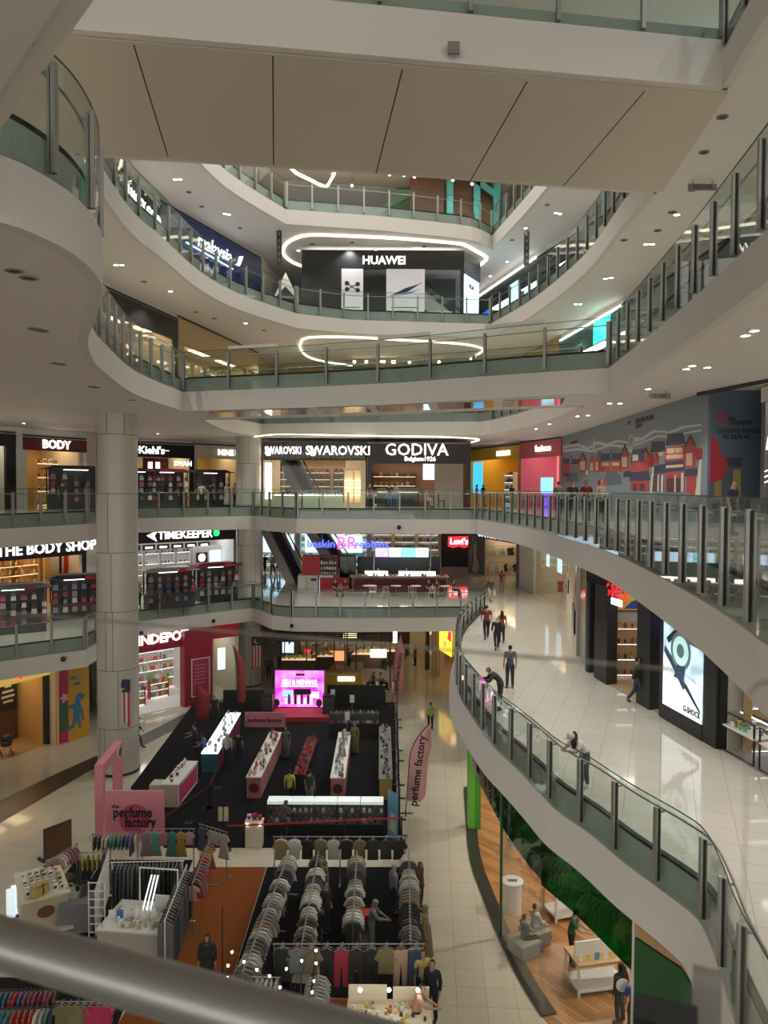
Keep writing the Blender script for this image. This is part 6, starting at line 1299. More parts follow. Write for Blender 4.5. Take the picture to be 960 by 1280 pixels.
# white counter with pink sides
a = Vector(P(223,1009)); b = Vector(P(247,978)); d = b-a; rz = math.atan2(d.y,d.x)-math.pi/2
t = thing('cash_counter', 'white L-shaped counter with pink panels in the dark event area', 'counter', (a.x,a.y,0), rz); Lc = d.length
mb = MB(); mb.box(-.7,0,0,0,Lc,.95,M_WHITE); mb.build('long_body', t); mb = MB(); mb.box(-1.25,-.05,0,0,.6,.95,mat('ivory',(0.60,0.57,0.48),0.5)); mb.build('front_body', t)
mb = MB(); mb.box(0,.12,.12,.015,Lc-.12,.84,M_PINKD); mb.build('pink_panel', t); mb = MB(); mb.box(-.72,-.07,.95,.02,Lc+.02,1.0,M_WHITE); mb.build('countertop', t)
goods('carton', [(*place(t,-.35+random.uniform(-.2,.2),Lc*(k+.5)/8,1.0),.3*k) for k in range(8)], 'small box on the white counter with pink panels', 'box', 'boxes on the white counter', WHITES+[(0.6,0.1,0.2)], 1.0)
# lit glass showcases
A, B = P(334,1041), P(480,1041)
for k in range(5):
    x0 = A[0]+(B[0]-A[0])*k/5; w = (B[0]-A[0])/5-.03
    t = thing('glass_showcase', '%s of the five glass showcases with glowing tops in a row' % ('leftmost','second from left','middle','second from right','rightmost')[k], 'showcase', (x0,A[1],0))
    mb = MB(); mb.box(0,0,.0,w,.5,.35,M_BLACK); mb.build('plinth', t)
    for sx in (0,w-.03):
        for sy in (0,.47): mb = MB(); mb.box(sx,sy,.35,sx+.03,sy+.03,1.15,M_DGREY); mb.build('corner_post', t)
    for sy in (0,.49): mb = MB(); mb.box(.03,sy,.35,w-.03,sy+.01,1.15,M_SHOPGL); mb.build('glass_pane', t)
    mb = MB(); mb.box(0,-.02,1.15,w,.52,1.27,glow('lit_showcase',(0.9,0.97,1),1.8 if k else .4)); mb.build('lit_top', t)
    mb = MB(); mb.box(.03,.03,.72,w-.03,.47,.74,M_SHOPGL); mb.build('shelf', t)
    goods('perfume_bottle', [(x0+.12+(w-.2)*i/3, A[1]+.25, zz, 0) for i in range(4) for zz in (.35,.74)], 'small bottle inside the row of glass showcases', 'bottle', 'bottles in the showcases', DARKS+WHITES, 1.6)
x, y = P(317,1060); t = thing('white_cabinet', 'white pedestal cabinet with two small lamps left of the showcases', 'cabinet', (x,y,0))
mb = MB(); mb.box(-.32,0,0,.32,.4,.95,mat('ivory',(0.60,0.57,0.48),0.5)); mb.build('carcass', t); mb = MB(); mb.box(-.34,-.02,.95,.34,.42,.99,M_WHITE); mb.build('top', t)
for sx in (-.25,.25): mb = MB(); mb.ball(sx,-.02,.9,.035,E_LAMP,8); mb.build('lamp', t)
goods('carton', [(x-.2+.2*k, y+.2, .99, .3*k) for k in range(3)], 'red and white box on the white pedestal cabinet', 'box', 'boxes on the pedestal cabinet', [(0.5,0.05,0.05),(0.8,0.8,0.8)], 1.1)
# black table of dark goods right of stage
x, y = P(443,921); t = thing('dark_display_table', 'black table crowded with small dark goods right of the stage', 'table', (x,y,0))
mb = MB(); mb.box(-1.35,-.4,0,1.35,.4,.85,M_BLACK); mb.build('skirted_body', t); mb = MB(); mb.box(-1.35,-.1,.85,1.35,.4,1.3,M_DGREY); mb.build('riser', t)
goods('watch', [(x-1.25+2.5*k/19, y-.28, .85, 0) for k in range(20)]+[(x-1.2+2.4*k/11, y+.1, 1.3, 0) for k in range(12)], 'small dark item on the black table right of the stage', 'display item', 'items on the black table', DARKS+[(0.4,0.35,0.3)], 1.5)
for px, py in ((416,885),(440,893),(434,917)):
    x, y = P(px, py+12); t = thing('price_stand', 'white price card on a thin stand by the black goods table', 'price card', (x,y,0), 0, 'price cards by the black table'); mb = MB(); mb.cyl(0,0,0,1.25,.015,n=6,material=M_STEEL); mb.build('pole', t); mb = MB(); mb.box(-.13,-.01,1.25,.13,.01,1.7,M_WHITE); mb.build('card', t)
# ---- perfume arch and board
a, b = P(124,1048), P(149,1010)
d = Vector((b[0]-a[0],b[1]-a[1])); rz = math.atan2(d.y,d.x); L = d.length
t = thing('pink_arch', 'pink square arch gate with a round black logo, beside the big column', 'arch', (a[0],a[1],0), rz)
mb = MB(); mb.box(0,-.16,0,.32,.16,2.5,M_PINK); mb.build('left_leg', t); mb = MB(); mb.box(L-.4,-.16,0,L,.16,2.5,M_PINK); mb.build('right_leg', t); mb = MB(); mb.box(0,-.16,2.5,L,.16,2.9,M_PINK); mb.build('lintel', t)
mb = MB(); mb.slabxz(ring_pts(L*.80,2.62,.24,18),-.20,-.16,M_WHITE); mb.slabxz(ring_pts(L*.80,2.62,.2,18),-.22,-.20,M_DGREY); mb.build('round_logo', t)
x0, y0 = P(132,1056); x1, _ = P(205,1056)
t = thing('pink_signboard', 'large pink board reading the perfume factory with a deep pink disc', 'signboard', (x0,y0,0)); w = x1-x0
mb = MB(); mb.box(0,0,.1,w,.12,2.08,M_PINK); mb.build('board', t); mb = MB(); mb.box(.1,-.1,0,.25,.4,.1,M_BLACK); mb.box(w-.25,-.1,0,w-.1,.4,.1,M_BLACK); mb.build('foot', t)
mb = MB(); mb.slabxz(ring_pts(w*.5,1.0,.58,28),-.012,0,M_PINKD); mb.build('disc', t)
text('board_lettering', 'the', .22, M_MAROON, t, w*.18, -.03, 1.5, depth=.02); text('board_lettering', 'perfume', .55, M_BLACK, t, w*.47, -.03, 1.26, depth=.02, bold=.02, sx=w*.74/2.05); text('board_lettering', 'factory', .55, M_BLACK, t, w*.60, -.03, .88, depth=.02, bold=.02, sx=w*.6/1.75)
# ---- feather flags
def flag(px, py, h, w, lean, label, m, txt=None, bend=.35, tm=M_BLACK):
    x, y = P(px, py); t = thing('feather_flag', label, 'flag', (x,y,0))
    mb = MB(); n = 14; pole = [(lean*(k/n)+bend*max(0,(k/n-.6)/.4)**2*1.0, 0, h*k/n) for k in range(n+1)]; mb.tube(pole, .022, 6, M_BLACK); mb.build('pole', t)
    mb = MB(); mb.box(-.3,-.03,0,.3,.03,.04,M_BLACK); mb.box(-.03,-.3,0,.03,.3,.04,M_BLACK); mb.build('base', t)
    vs = []; 
    for k in range(2, n+1):
        p = pole[k]; ww = w*min(1, (n-k)/3.5+.06)*(1 if k > 2 else .75)
        for yy in (-.012,.012): vs += [(p[0]+.03,yy,p[2]),(p[0]+.03+ww,yy+.03*math.sin(k),p[2]-.05)]
    mb = MB(); fs = []
    for i in range(n-2):
        a_ = i*4; b_ = a_+4; fs += [(a_,a_+1,b_+1,b_),(a_+3,a_+2,b_+2,b_+3),(a_+1,a_+3,b_+3,b_+1),(a_+2,a_,b_,b_+2)]
    mb.add(vs, fs, m, True); mb.build('sail', t)
    if txt:
        o = link('flag_lettering', text_mesh(txt, w*.62, tm, depth=.01, bold=.02), t); o.rotation_euler = (0,-math.pi/2+.12,0); o.location = (lean*.5+w*.5,-.06,h*.48)
    return t
F_PINK = mat('flag_pink',(0.72,0.38,0.42),0.7)
flag(507,1017,3.85,.75,.25,'large pale pink feather flag reading perfume factory beside the tiled aisle',F_PINK,'perfume factory',.75); flag(490,882,4.5,.6,.15,'faded pink feather flag at the back corner of the event area',mat('flag_rose',(0.5,0.2,0.2),0.7),'perfume factory',.35)
flag(297,890,4.1,.5,-.1,'narrow red feather flag in front of the rear column',mat('flag_red',(0.38,0.06,0.06),0.7),None,-.2); flag(243,905,2.3,.8,.1,'short wide dark red flag before the crimson portal',mat('flag_crimson',(0.30,0.03,0.03),0.7),None,.1)
def hang_flag(x, y, z, label):
    t = thing('striped_flag', label, 'flag', (x,y,z))
    mb = MB()
    for k in range(7): mb.box(-.35+.1*k,-.03,-2.0+(.18 if k in (0,6) else 0)*-1,-.25+.1*k,0,-.55,M_RED if k % 2 == 0 else M_WHITE)
    mb.build('stripe_field', t); mb = MB(); mb.box(-.38,-.035,-.56,.38,0,.05,mat('flag_navy',(0.01,0.015,0.06),0.6)); mb.build('navy_canton', t)
    mb = MB(); mb.slabxz(ring_pts(-.02,-.25,.19,16),-.05,-.035,M_YEL); mb.build('moon', t); mb = MB(); mb.slabxz(ring_pts(.06,-.20,.16,16),-.056,-.05,mat('flag_navy',(0.01,0.015,0.06),0.6)); mb.build('moon_cutout', t)  # navy disc over the yellow one leaves a crescent
q = D(151,852,35.75); hang_flag(q[0],35.95,q[1],'red and white striped flag with a navy top hanging on the big column'); q = D(321,797,52.0); hang_flag(q[0],52.1,min(q[1],4.7),'red and white striped flag with a navy top hanging on the rear column')
# ---- queue belts and stands
def queue(p0, p1, label, m=M_RED):
    a, b = P(*p0), P(*p1); d = Vector((b[0]-a[0],b[1]-a[1])); t = thing('queue_barrier', label, 'barrier', (a[0],a[1],0), math.atan2(d.y,d.x)); L = d.length; n = max(1, round(L/2))
    for k in range(n+1):
        mb = MB(); mb.cyl(L*k/n,0,0.0,.03,.17,n=14,material=M_BLACK); mb.cyl(L*k/n,0,.03,1.0,.03,n=8,material=M_BLACK); mb.build('post', t)
    mb = MB(); mb.box(0,-.01,.9,L,.01,.96,m); mb.build('belt', t)
queue((284,1063),(502,1052),'long red belt barrier behind the showcases and tee shirts'); queue((207,1050),(262,1010),'dark red belt barrier before the white counter',M_MAROON); queue((262,1010),(272,985),'short dark red belt barrier beside the blue-fronted table',M_MAROON)
x, y = P(279,1050); t = thing('notice_stand', 'two white notice cards on a black stand near the queue belt', 'stand', (x,y,0)); mb = MB(); mb.cyl(0,0,0,1.2,.02,n=6,material=M_BLACK); mb.cyl(0,0,0,.03,.16,n=12,material=M_BLACK); mb.build('pole', t)
for sx in (-.19,.03): mb = MB(); mb.box(sx,-.02,.75,sx+.17,.0,1.3,M_CREAM); mb.build('card', t)
x, y = P(491,1050); t = thing('roll_up_banner', 'slim blue roll-up banner at the right end of the showcases', 'banner', (x,y,0), -.9); mb = MB(); mb.box(-.3,-.02,.1,.3,.0,1.9,mat('banner_blue',(0.15,0.42,0.65),0.5)); mb.build('sheet', t); mb = MB(); mb.box(-.32,-.1,0,.32,.08,.1,M_STEEL); mb.build('base', t); mb = MB(); mb.slabxz([(-.2,.4),(.2,.3),(.15,1.0),(-.1,1.1)],-.03,-.02,M_CREAM); mb.build('print', t)
# tall grid stands along the aisle
for k, (px, py) in enumerate(((496,905),(497,945),(498,990),(499,1035))):
    x, y = P(px, py); t = thing('grid_stand', 'tall black grid stand along the tiled aisle, %s from the back' % ('first','second','third','fourth')[k], 'stand', (x,y,0), math.pi/2)
    mb = MB()
    for i in range(5): mb.box(-.9+i*.45-.015,-.015,0,-.9+i*.45+.015,.015,2.0,M_BLACK)
    for i in range(7): mb.box(-.9,-.012,.25+i*.28,.9,.012,.27+i*.28,M_BLACK)
    mb.build('grid', t); mb = MB(); mb.box(-.8,-.3,0,-.7,.3,.05,M_BLACK); mb.box(.7,-.3,0,.8,.3,.05,M_BLACK); mb.build('foot', t)
    goods('pouch', [(*place(t,-.8+.4*i,.08,.5+.45*j),math.pi/2) for i in range(5) for j in range(3)], 'small item hanging on the black grid stands along the aisle', 'accessory', 'items on the grid stands', DARKS, 1.0)
# ================================================================== CLOTHES
def _hanger(mb, m, w=.40):
    mb.tube([(-w/2,0,-.075),(0,0,.02),(w/2,0,-.075)], .009, 5, m); mb.tube([(0,0,.02),(0,0,.09),(.03,0,.115),(.05,0,.09)], .007, 5, m)
def _garment(outline, y, cut=None):
    """rounded cloth body: two faces bulging from a common rim"""
    n = len(outline); mb = MB(); cx_ = sum(p[0] for p in outline)/n; cz_ = sum(p[1] for p in outline)/n
    inner = [(cx_+(x-cx_)*.86, cz_+(z-cz_)*.93) for x, z in outline]
    vs = [(x,-y*.35,z) for x,z in outline]+[(x,y*.35,z) for x,z in outline]+[(x,-y,z) for x,z in inner]+[(x,y,z) for x,z in inner]
    fs = [(i,(i+1)%n,n+(i+1)%n,n+i) for i in range(n)]
    fs = [f[::-1] for f in fs]
    fs += [(i,(i+1)%n,2*n+(i+1)%n,2*n+i) for i in range(n)]+[((i+1)%n+n,i+n,3*n+i,3*n+(i+1)%n) for i in range(n)]
    fs += [tuple(range(2*n,3*n)), tuple(range(3*n,4*n))[::-1]]
    mb.add(vs, fs, M_WHITE); return mb
SHIRT = [(-.07,0),(-.21,-.05),(-.34,-.27),(-.26,-.33),(-.20,-.20),(-.215,-.68),(.215,-.68),(.20,-.20),(.26,-.33),(.34,-.27),(.21,-.05),(.07,0)][::-1]
DRESS = [(-.07,0),(-.18,-.05),(-.26,-.20),(-.20,-.24),(-.15,-.16),(-.14,-.36),(-.27,-.86),(.27,-.86),(.14,-.36),(.15,-.16),(.20,-.24),(.26,-.20),(.18,-.05),(.07,0)][::-1]
TROUS = [(-.18,-.04),(-.20,-.30),(-.20,-1.0),(-.05,-1.0),(0,-.36),(.05,-1.0),(.20,-1.0),(.20,-.30),(.18,-.04)][::-1]
SMALL = [(-.05,0),(-.15,-.04),(-.22,-.17),(-.16,-.2),(-.13,-.13),(-.15,-.46),(.15,-.46),(.13,-.13),(.16,-.2),(.22,-.17),(.15,-.04),(.05,0)][::-1]
CLOTH = [bpy.context and (0.55,0.53,0.50),(0.04,0.04,0.045),(0.22,0.21,0.20),(0.42,0.35,0.25),(0.03,0.03,0.03),(0.62,0.6,0.57),(0.14,0.13,0.13),(0.30,0.22,0.14),(0.48,0.46,0.44),(0.09,0.09,0.10)]
def cm(c): return mat('cloth_%02x%02x%02x' % tuple(int(255*k) for k in c), c, 0.85)
GM = {'shirt': _garment(SHIRT,.035).mesh('hanging_shirt'), 'dress': _garment(DRESS,.04).mesh('hanging_dress'), 'trousers': _garment(TROUS,.03).mesh('hanging_trousers'), 'small': _garment(SMALL,.03).mesh('childs_top')}
_mb = MB(); _hanger(_mb, mat('white_plastic',(0.42,0.42,0.42),0.35)); HANG = _mb.mesh('hanger')
GN = {'shirt': 'hanging_shirt', 'dress': 'hanging_dress', 'trousers': 'hanging_trousers', 'small': 'childs_top'}
PROTO = {}
def hang(kind, x, y, z, rz, col, label, group, sx=1.0, sz=1.0):
    if kind not in PROTO:
        o = link(GN[kind], GM[kind]); h = link('hanger', HANG, o); PROTO[kind] = o
    else: o = copy_tree(PROTO[kind])
    o.location = (x,y,z); o.rotation_euler = (random.uniform(-.05,.05),0,rz+random.uniform(-.12,.12)); o.scale = (sx,1,sz)
    recolour(o, cm(col)); tag(o, label, {'shirt':'shirt','dress':'dress','trousers':'trousers','small':'top'}[kind], group)
    return o
def rack(a, b, h, label, m=M_STEEL):
    d = Vector((b[0]-a[0],b[1]-a[1])); L = d.length; rz = math.atan2(d.y,d.x); t = thing('clothes_rack', label, 'clothes rack', (a[0],a[1],0), rz)
    n = max(1, round(L/2.2))
    for k in range(n+1):
        x = L*k/n; mb = MB(); mb.cyl(x,0,.03,h,.018,n=8,material=m); mb.build('upright', t); mb = MB(); mb.box(x-.025,-.28,0,x+.025,.28,.04,m); mb.build('foot', t)
    mb = MB(); mb.tube([(-.05,0,h),(L+.05,0,h)],.018,8,m); mb.build('rail', t)
    return t, d.normalized(), L, rz
def fill(a, b, h, spacing, label, glabel, group, kinds, cols, endon=True, sx=1.0, sz=1.0, m=M_STEEL, run=None):
    t, d, L, rz = rack(a, b, h, label, m); n = int(L/spacing); last = None; left = 0
    for k in range(n):
        if left <= 0: last = random.choice(cols); kd = random.choice(kinds); left = random.randint(1, run or 3)
        left -= 1; s = (k+.5)*L/n
        kq = random.choice((.8,1.0,1.2)); c = tuple(min(1,q*kq) for q in last)
        hang(kd, a[0]+d.x*s, a[1]+d.y*s, h-.11, rz+(math.pi/2 if endon else math.pi*0), c, glabel, group, sx, sz)
RACKS = (((362,1064),(303,1214),'first long clothes rack beside the orange aisle','garment hanging end-on on the long rack beside the orange aisle','garments on the first long rack'),
         ((398,1064),(376,1186),'second long clothes rack from the orange aisle','garment hanging end-on on the second long rack from the aisle','garments on the second long rack'),
         ((446,1064),(441,1150),'third long clothes rack from the orange aisle','garment hanging end-on on the third long rack from the aisle','garments on the third long rack'),
         ((511,1062),(513,1176),'rightmost long clothes rack beside the tiled aisle','garment hanging end-on on the rightmost long rack','garments on the rightmost long rack'))
for (a, b, lab, gl_, gr) in RACKS:
    fill(P(*a,1.5), P(*b,1.5), 1.5, .165, lab, gl_, gr, ['shirt','shirt','dress'], CLOTH, sx=.98)
def facing(px0, px1, py, h, n, label, glabel, group, kinds, cols, sx=1.0, double=False):
    a, b = P(px0,py,h), P(px1,py,h); t, d, L, rz = rack(a, b, h, label)
    for k in range(n):
        s = (k+.5)*L/n; kd = kinds[k % len(kinds)]; hang(kd, a[0]+d.x*s, a[1]+d.y*s-.02, h-.11, 0, cols[k % len(cols)], glabel, group, sx)
        if double: hang(kd, a[0]+d.x*s, a[1]+d.y*s+.08, h-.11, 0, cols[(k*3+1) % len(cols)], glabel, group, sx)
facing(343,507,1046,1.65,10,'cross rack of front-facing tee shirts behind the long racks','tee shirt facing the viewer on the back cross rack','tee shirts on the back cross rack',['shirt'],[(0.30,0.22,0.12),(0.62,0.6,0.57),(0.02,0.02,0.02),(0.17,0.16,0.08),(0.5,0.48,0.45),(0.02,0.02,0.022),(0.20,0.17,0.10),(0.03,0.03,0.03),(0.04,0.04,0.045),(0.02,0.02,0.02)],.9,True)
facing(343,529,1180,1.75,10,'front cross rack of outfits facing the viewer','outfit facing the viewer on the front cross rack','outfits on the front cross rack',['dress','shirt','shirt','trousers','trousers','trousers','trousers','shirt','trousers','trousers'],[(0.02,0.02,0.02),(0.16,0.19,0.23),(0.18,0.16,0.10),(0.02,0.02,0.022),(0.36,0.03,0.06),(0.03,0.025,0.02),(0.02,0.02,0.02),(0.22,0.18,0.09),(0.5,0.32,0.24),(0.04,0.06,0.10)],1.0,True)
fill(P(286,1220,1.3), P(348,1222,1.3), 1.3, .12, 'short rack of pale hangers at the lower end of the orange aisle', 'pale garment on the short front rack by the bulbs', 'garments on the short front rack', ['shirt'], [(0.5,0.48,0.45),(0.35,0.33,0.3),(0.06,0.06,0.06)], sx=.9)
fill(P(398,1212,1.4), P(391,1268,1.4), 1.4, .13, 'small end-on rack of pale garments in front of the outfits', 'pale garment on the small rack at the bottom centre', 'garments on the small bottom rack', ['shirt'], [(0.5,0.48,0.45),(0.3,0.3,0.3)], sx=1.0)
KIDS = [(0.45,0.10,0.14),(0.10,0.33,0.28),(0.5,0.32,0.05),(0.5,0.42,0.35),(0.05,0.05,0.06),(0.28,0.12,0.2),(0.55,0.5,0.45),(0.12,0.16,0.3),(0.5,0.25,0.25)]
fill(P(116,1042,1.5), P(172,1040,1.5), 1.5, .13, 'colourful end-on clothes rack in front of the pink board', 'colourful garment on the rack in front of the pink board', 'garments before the pink board', ['shirt','small'], KIDS)
facing(178,242,1036,1.7,6,'rack of children\'s dresses facing the viewer right of the pink board','child\'s dress on the rack right of the pink board','dresses right of the pink board',['dress','dress','small'],[(0.28,0.2,0.22),(0.12,0.36,0.32),(0.42,0.18,0.22),(0.06,0.25,0.2),(0.42,0.25,0.06),(0.5,0.35,0.3)],.9)
fill(P(250,1030,1.7), P(283,1040,1.7), 1.7, .2, 'short rack of toddler clothes near the white tile strip', 'toddler outfit on the short rack near the white tile strip', 'toddler outfits', ['dress','small'], KIDS, endon=False, sx=.9)
fill(P(262,1050,1.6), P(240,1105,1.6), 1.6, .2, 'rack of multicoloured small clothes along the orange aisle, left side', 'small colourful garment along the left of the orange aisle', 'small garments left of the aisle', ['small','dress'], KIDS+[(0.6,0.05,0.25),(0.5,0.4,0.05)], sx=.9)
fill(P(140,1078,1.9), P(228,1076,1.9), 1.9, .12, 'tall rack of long dark fabrics behind the jewellery table', 'long dark trousers on the tall rack behind the jewellery table', 'dark trousers on the tall rack', ['trousers'], [(0.05,0.055,0.065),(0.09,0.095,0.11),(0.03,0.03,0.035),(0.13,0.13,0.14)], endon=True, sx=1.1, sz=1.5, m=M_WHITE)
fill(P(233,1082,1.8), P(206,1150,1.8), 1.8, .16, 'tall rack of dark fabrics along the orange aisle', 'long dark garment on the rack along the orange aisle', 'dark garments along the aisle', ['trousers'], [(0.05,0.055,0.065),(0.03,0.03,0.035),(0.10,0.10,0.11)], sx=1.1, sz=1.35, m=M_WHITE)
fill(P(58,1078,1.5), P(96,1054,1.5), 1.5, .14, 'slanting rack of pink and white tops beside the beige cart', 'pink or white top on the rack beside the beige cart', 'tops beside the beige cart', ['small','shirt'], [(0.5,0.3,0.3),(0.6,0.55,0.5),(0.4,0.2,0.24),(0.45,0.35,0.12)], sx=.9)
fill(P(100,1066,1.3), P(138,1064,1.3), 1.3, .15, 'low rack of folded-looking tops between the cart and the dark fabrics', 'muted top on the low rack behind the beige cart', 'tops on the low rack', ['small'], [(0.3,0.2,0.22),(0.45,0.42,0.4),(0.35,0.3,0.08),(0.1,0.1,0.12)])
x, y = P(70,1082); t = thing('display_board', 'long dark framed board leaning behind the pink tops rack', 'board', (*P(60,1082),0), .95); mb = MB(); mb.box(0,.25,.1,1.1,.3,1.25,M_DGREY); mb.box(.06,.24,.16,1.04,.25,1.19,M_WOODD); mb.build('panel', t); mb = MB(); mb.box(0,.3,0,.08,.7,.1,M_BLACK); mb.box(1.02,.3,0,1.1,.7,.1,M_BLACK); mb.build('foot', t)
for (x, y, z) in CLOTHES_RAILS:
    for k in range(9): hang('shirt', x+.2+.27*k, y, z-.11, .5, random.choice([(0.6,0.58,0.52),(0.03,0.03,0.03),(0.5,0.42,0.3),(0.65,0.6,0.5)]), 'garment on the rails inside the brown-fronted clothes shop', 'garments inside the clothes shop')
# beige cart
x, y = P(58,1172); t = thing('vendor_cart', 'beige vendor cart with lit cabinets and goods on top, left', 'cart', (x,y,0), .55)
t.scale = (.85,.85,.9)
mb = MB(); mb.box(-.75,0,.35,.75,2.3,1.35,mat('cart_beige',(0.48,0.42,0.30),0.5)); mb.build('body', t); mb = MB(); mb.box(-.82,-.06,1.35,.82,2.36,1.42,M_CREAM); mb.build('top', t)
mb = MB(); mb.box(-.85,-.45,.30,.85,.0,.38,M_CREAM); mb.build('front_ledge', t); mb = MB(); mb.slabxz([(.3*math.cos(k*math.pi/8),.9+.2*math.sin(k*math.pi/8)) for k in range(16)],-.015,0,M_WOODD); mb.build('carved_emblem', t)
for k in range(3): mb = MB(); mb.box(.75,.15+.75*k,.5,.77,.75+.75*k,1.25,E_WARM if k < 2 else M_BLACK); mb.build('lit_window', t)
for sx in (-.6,.6):
    for yy in (.3,2.0): mb = MB(); mb.tube([(sx-.04,yy,.18),(sx+.04,yy,.18)],.18,14,M_BLACK); mb.build('wheel', t)
goods('carton', [(*place(t,-.47+.19*i,.25+.24*j,1.28),random.uniform(-.3,.3)+.55) for i in range(6) for j in range(6)], 'small pale box on top of the beige cart', 'box', 'boxes on the beige cart', WHITES+[(0.6,0.5,0.25)], .9)
goods('jar', [(*place(t,.1*i-.3,.1+.05*i,1.28),0) for i in range(4)], 'dark ornament on the front corner of the beige cart', 'ornament', 'ornaments on the beige cart', [(0.12,0.05,0.03),(0.5,0.35,0.1)], 2.2)
for k in range(4):
    a = P(14+6*k,1150-5*k); t = thing('light_board', 'narrow white lit panel standing left of the beige cart', 'panel', (a[0],a[1],0), .7, 'white panels left of the cart'); mb = MB(); mb.box(-.13,0,.05,.13,.05,1.0,glow('panel_glow',(0.85,0.95,1),.8)); mb.build('board', t); mb = MB(); mb.box(-.13,-.1,0,.13,.15,.05,M_BLACK); mb.build('foot', t)
# jewellery table, grid, frame
x, y = P(165,1205); t = thing('jewellery_table', 'bright white jewellery table heaped with necklaces, left of the orange aisle', 'table', (x,y,0), -.12)
mb = MB(); mb.box(-1.0,-.1,0,.95,1.5,.95,mat('ivory',(0.60,0.57,0.48),0.5)); mb.build('body', t); mb = MB(); mb.box(-1.03,-.13,.95,.98,1.53,1.0,M_WHITE); mb.build('top', t)
mb = MB(); mb.tube([(-.35,1.3,1.0),(-.35,1.3,2.15),(.85,1.3,2.15),(.85,1.3,1.0)],.03,8,M_WHITE); mb.build('hanging_frame', t)
mb = MB(); mb.box(.3,.9,1.0,.75,.95,1.55,M_WHITE); mb.build('card_rack', t)
for k in range(3): mb = MB(); mb.tube([(-.1+.12*k,.9,1.0),(.12+.1*k,1.1,2.05)],.025,7,glow('white_neon',(0.95,1,1),1.0)); mb.build('light_tube', t)
goods('jar', [(*place(t,random.uniform(-.9,.85),random.uniform(0,1.2),1.0),0) for _ in range(60)], 'small white or gold jewellery holder on the bright white table', 'jewellery holder', 'jewellery holders on the white table', WHITES+[(0.5,0.42,0.25)], .9)
goods('bottle', [(*place(t,-.3+.06*k,.45+.05*(k%4),1.0),0) for k in range(14)], 'upright pale jewellery stand in the middle of the white table', 'jewellery stand', 'jewellery stands on the white table', WHITES, 1.4)
goods('packet', [(*place(t,-.85+.25*k,.5,1.0),0) for k in range(3)], 'small blue tray piece on the white jewellery table', 'tray', 'trays on the jewellery table', [(0.05,0.2,0.5),(0.8,0.8,0.8)], 1.2)
a, b = P(119,1178), P(137,1118)
d = Vector((b[0]-a[0],b[1]-a[1])); t = thing('wire_grid', 'white wire grid panel hung with cards, left of the jewellery table', 'grid', (a[0],a[1],0), math.atan2(d.y,d.x)); L = d.length
mb = MB()
for k in range(int(L/.14)+1): mb.box(k*.14-.008,-.01,.05,k*.14+.008,.01,1.6,M_WHITE)
for k in range(12): mb.box(0,-.008,.1+k*.135,L,.008,.115+k*.135,M_WHITE)
mb.build('mesh', t); mb = MB(); mb.box(.1,-.3,0,.16,.3,.05,M_WHITE); mb.box(L-.16,-.3,0,L-.1,.3,.05,M_WHITE); mb.build('foot', t)
a = P(117,1180); t = thing('wire_ladder', 'narrow white wire ladder stand facing the viewer beside the grid', 'grid', (a[0]-.1,a[1]-.1,0)); mb = MB()
for sx in (0,.48): mb.box(sx-.015,-.015,0,sx+.015,.015,1.95,M_WHITE)
for k in range(8): mb.box(0,-.012,.15+.25*k,.48,.012,.18+.25*k,M_WHITE)
mb.build('frame', t); mb = MB(); mb.box(0,-.2,0,.48,.0,.03,M_WHITE); mb.box(.02,-.18,.03,.46,-.02,.3,M_DGREY); mb.build('foot', t)
x, y = P(97,1160); t = thing('grey_cloth_table', 'small table under a pale grey cloth with bags on it', 'table', (x,y,0), .2)
mb = MB(); mb.slabxz([(-.5,.05),(-.45,.95),(.45,.95),(.5,.05)],-.4,.4,mat('grey_cloth',(0.20,0.21,0.22),0.9)); mb.build('cloth', t); mb = MB(); mb.box(-.4,-.3,0,.4,.3,.06,M_BLACK); mb.build('base', t)
goods('pouch', [(*place(t,-.2,0,.95),.2),(*place(t,.2,.1,.95),1)], 'pale bag on the small grey-clothed table', 'bag', 'bags on the grey table', [(0.4,0.38,0.33),(0.06,0.06,0.07)], 1.6)
x, y = P(82,1120); t = thing('dark_stool', 'round dark stool behind the beige cart', 'stool', (x,y,0)); mb = MB(); mb.cyl(0,0,.55,.65,.3,n=18,material=M_DGREY); mb.build('seat', t)
for k in range(4): mb = MB(); mb.tube([(.2*math.cos(k*1.57),.2*math.sin(k*1.57),.55),(.26*math.cos(k*1.57),.26*math.sin(k*1.57),0)],.02,6,M_BLACK); mb.build('leg', t)
# bottom left bargain tables
PILE = [(0.05,0.16,0.18),(0.45,0.03,0.02),(0.04,0.04,0.05),(0.5,0.48,0.44),(0.03,0.12,0.25),(0.25,0.05,0.1),(0.6,0.58,0.55),(0.1,0.05,0.03)]
fill(P(-8,1238,1.1), P(72,1236,1.1), 1.1, .12, 'bottom left rack of teal, red and white clothes behind the handrail', 'bright garment on the bottom left rack behind the handrail', 'garments on the bottom left rack', ['small','shirt'], PILE, sx=1.1, m=M_BLACK)
fill(P(-8,1262,1.1), P(70,1258,1.1), 1.1, .13, 'lower bottom left rack of dark and teal clothes', 'dark or teal garment on the lower bottom left rack', 'garments on the lower left rack', ['small','shirt'], PILE, sx=1.1, m=M_BLACK)
facing(72,136,1252,1.3,7,'rack of olive and pink tops at the bottom left','olive or pink top on the bottom left rack','olive and pink tops',['small'],[(0.16,0.14,0.06),(0.18,0.15,0.07),(0.2,0.17,0.08),(0.17,0.14,0.06),(0.45,0.02,0.1),(0.47,0.02,0.11),(0.43,0.02,0.1)],1.0,True)
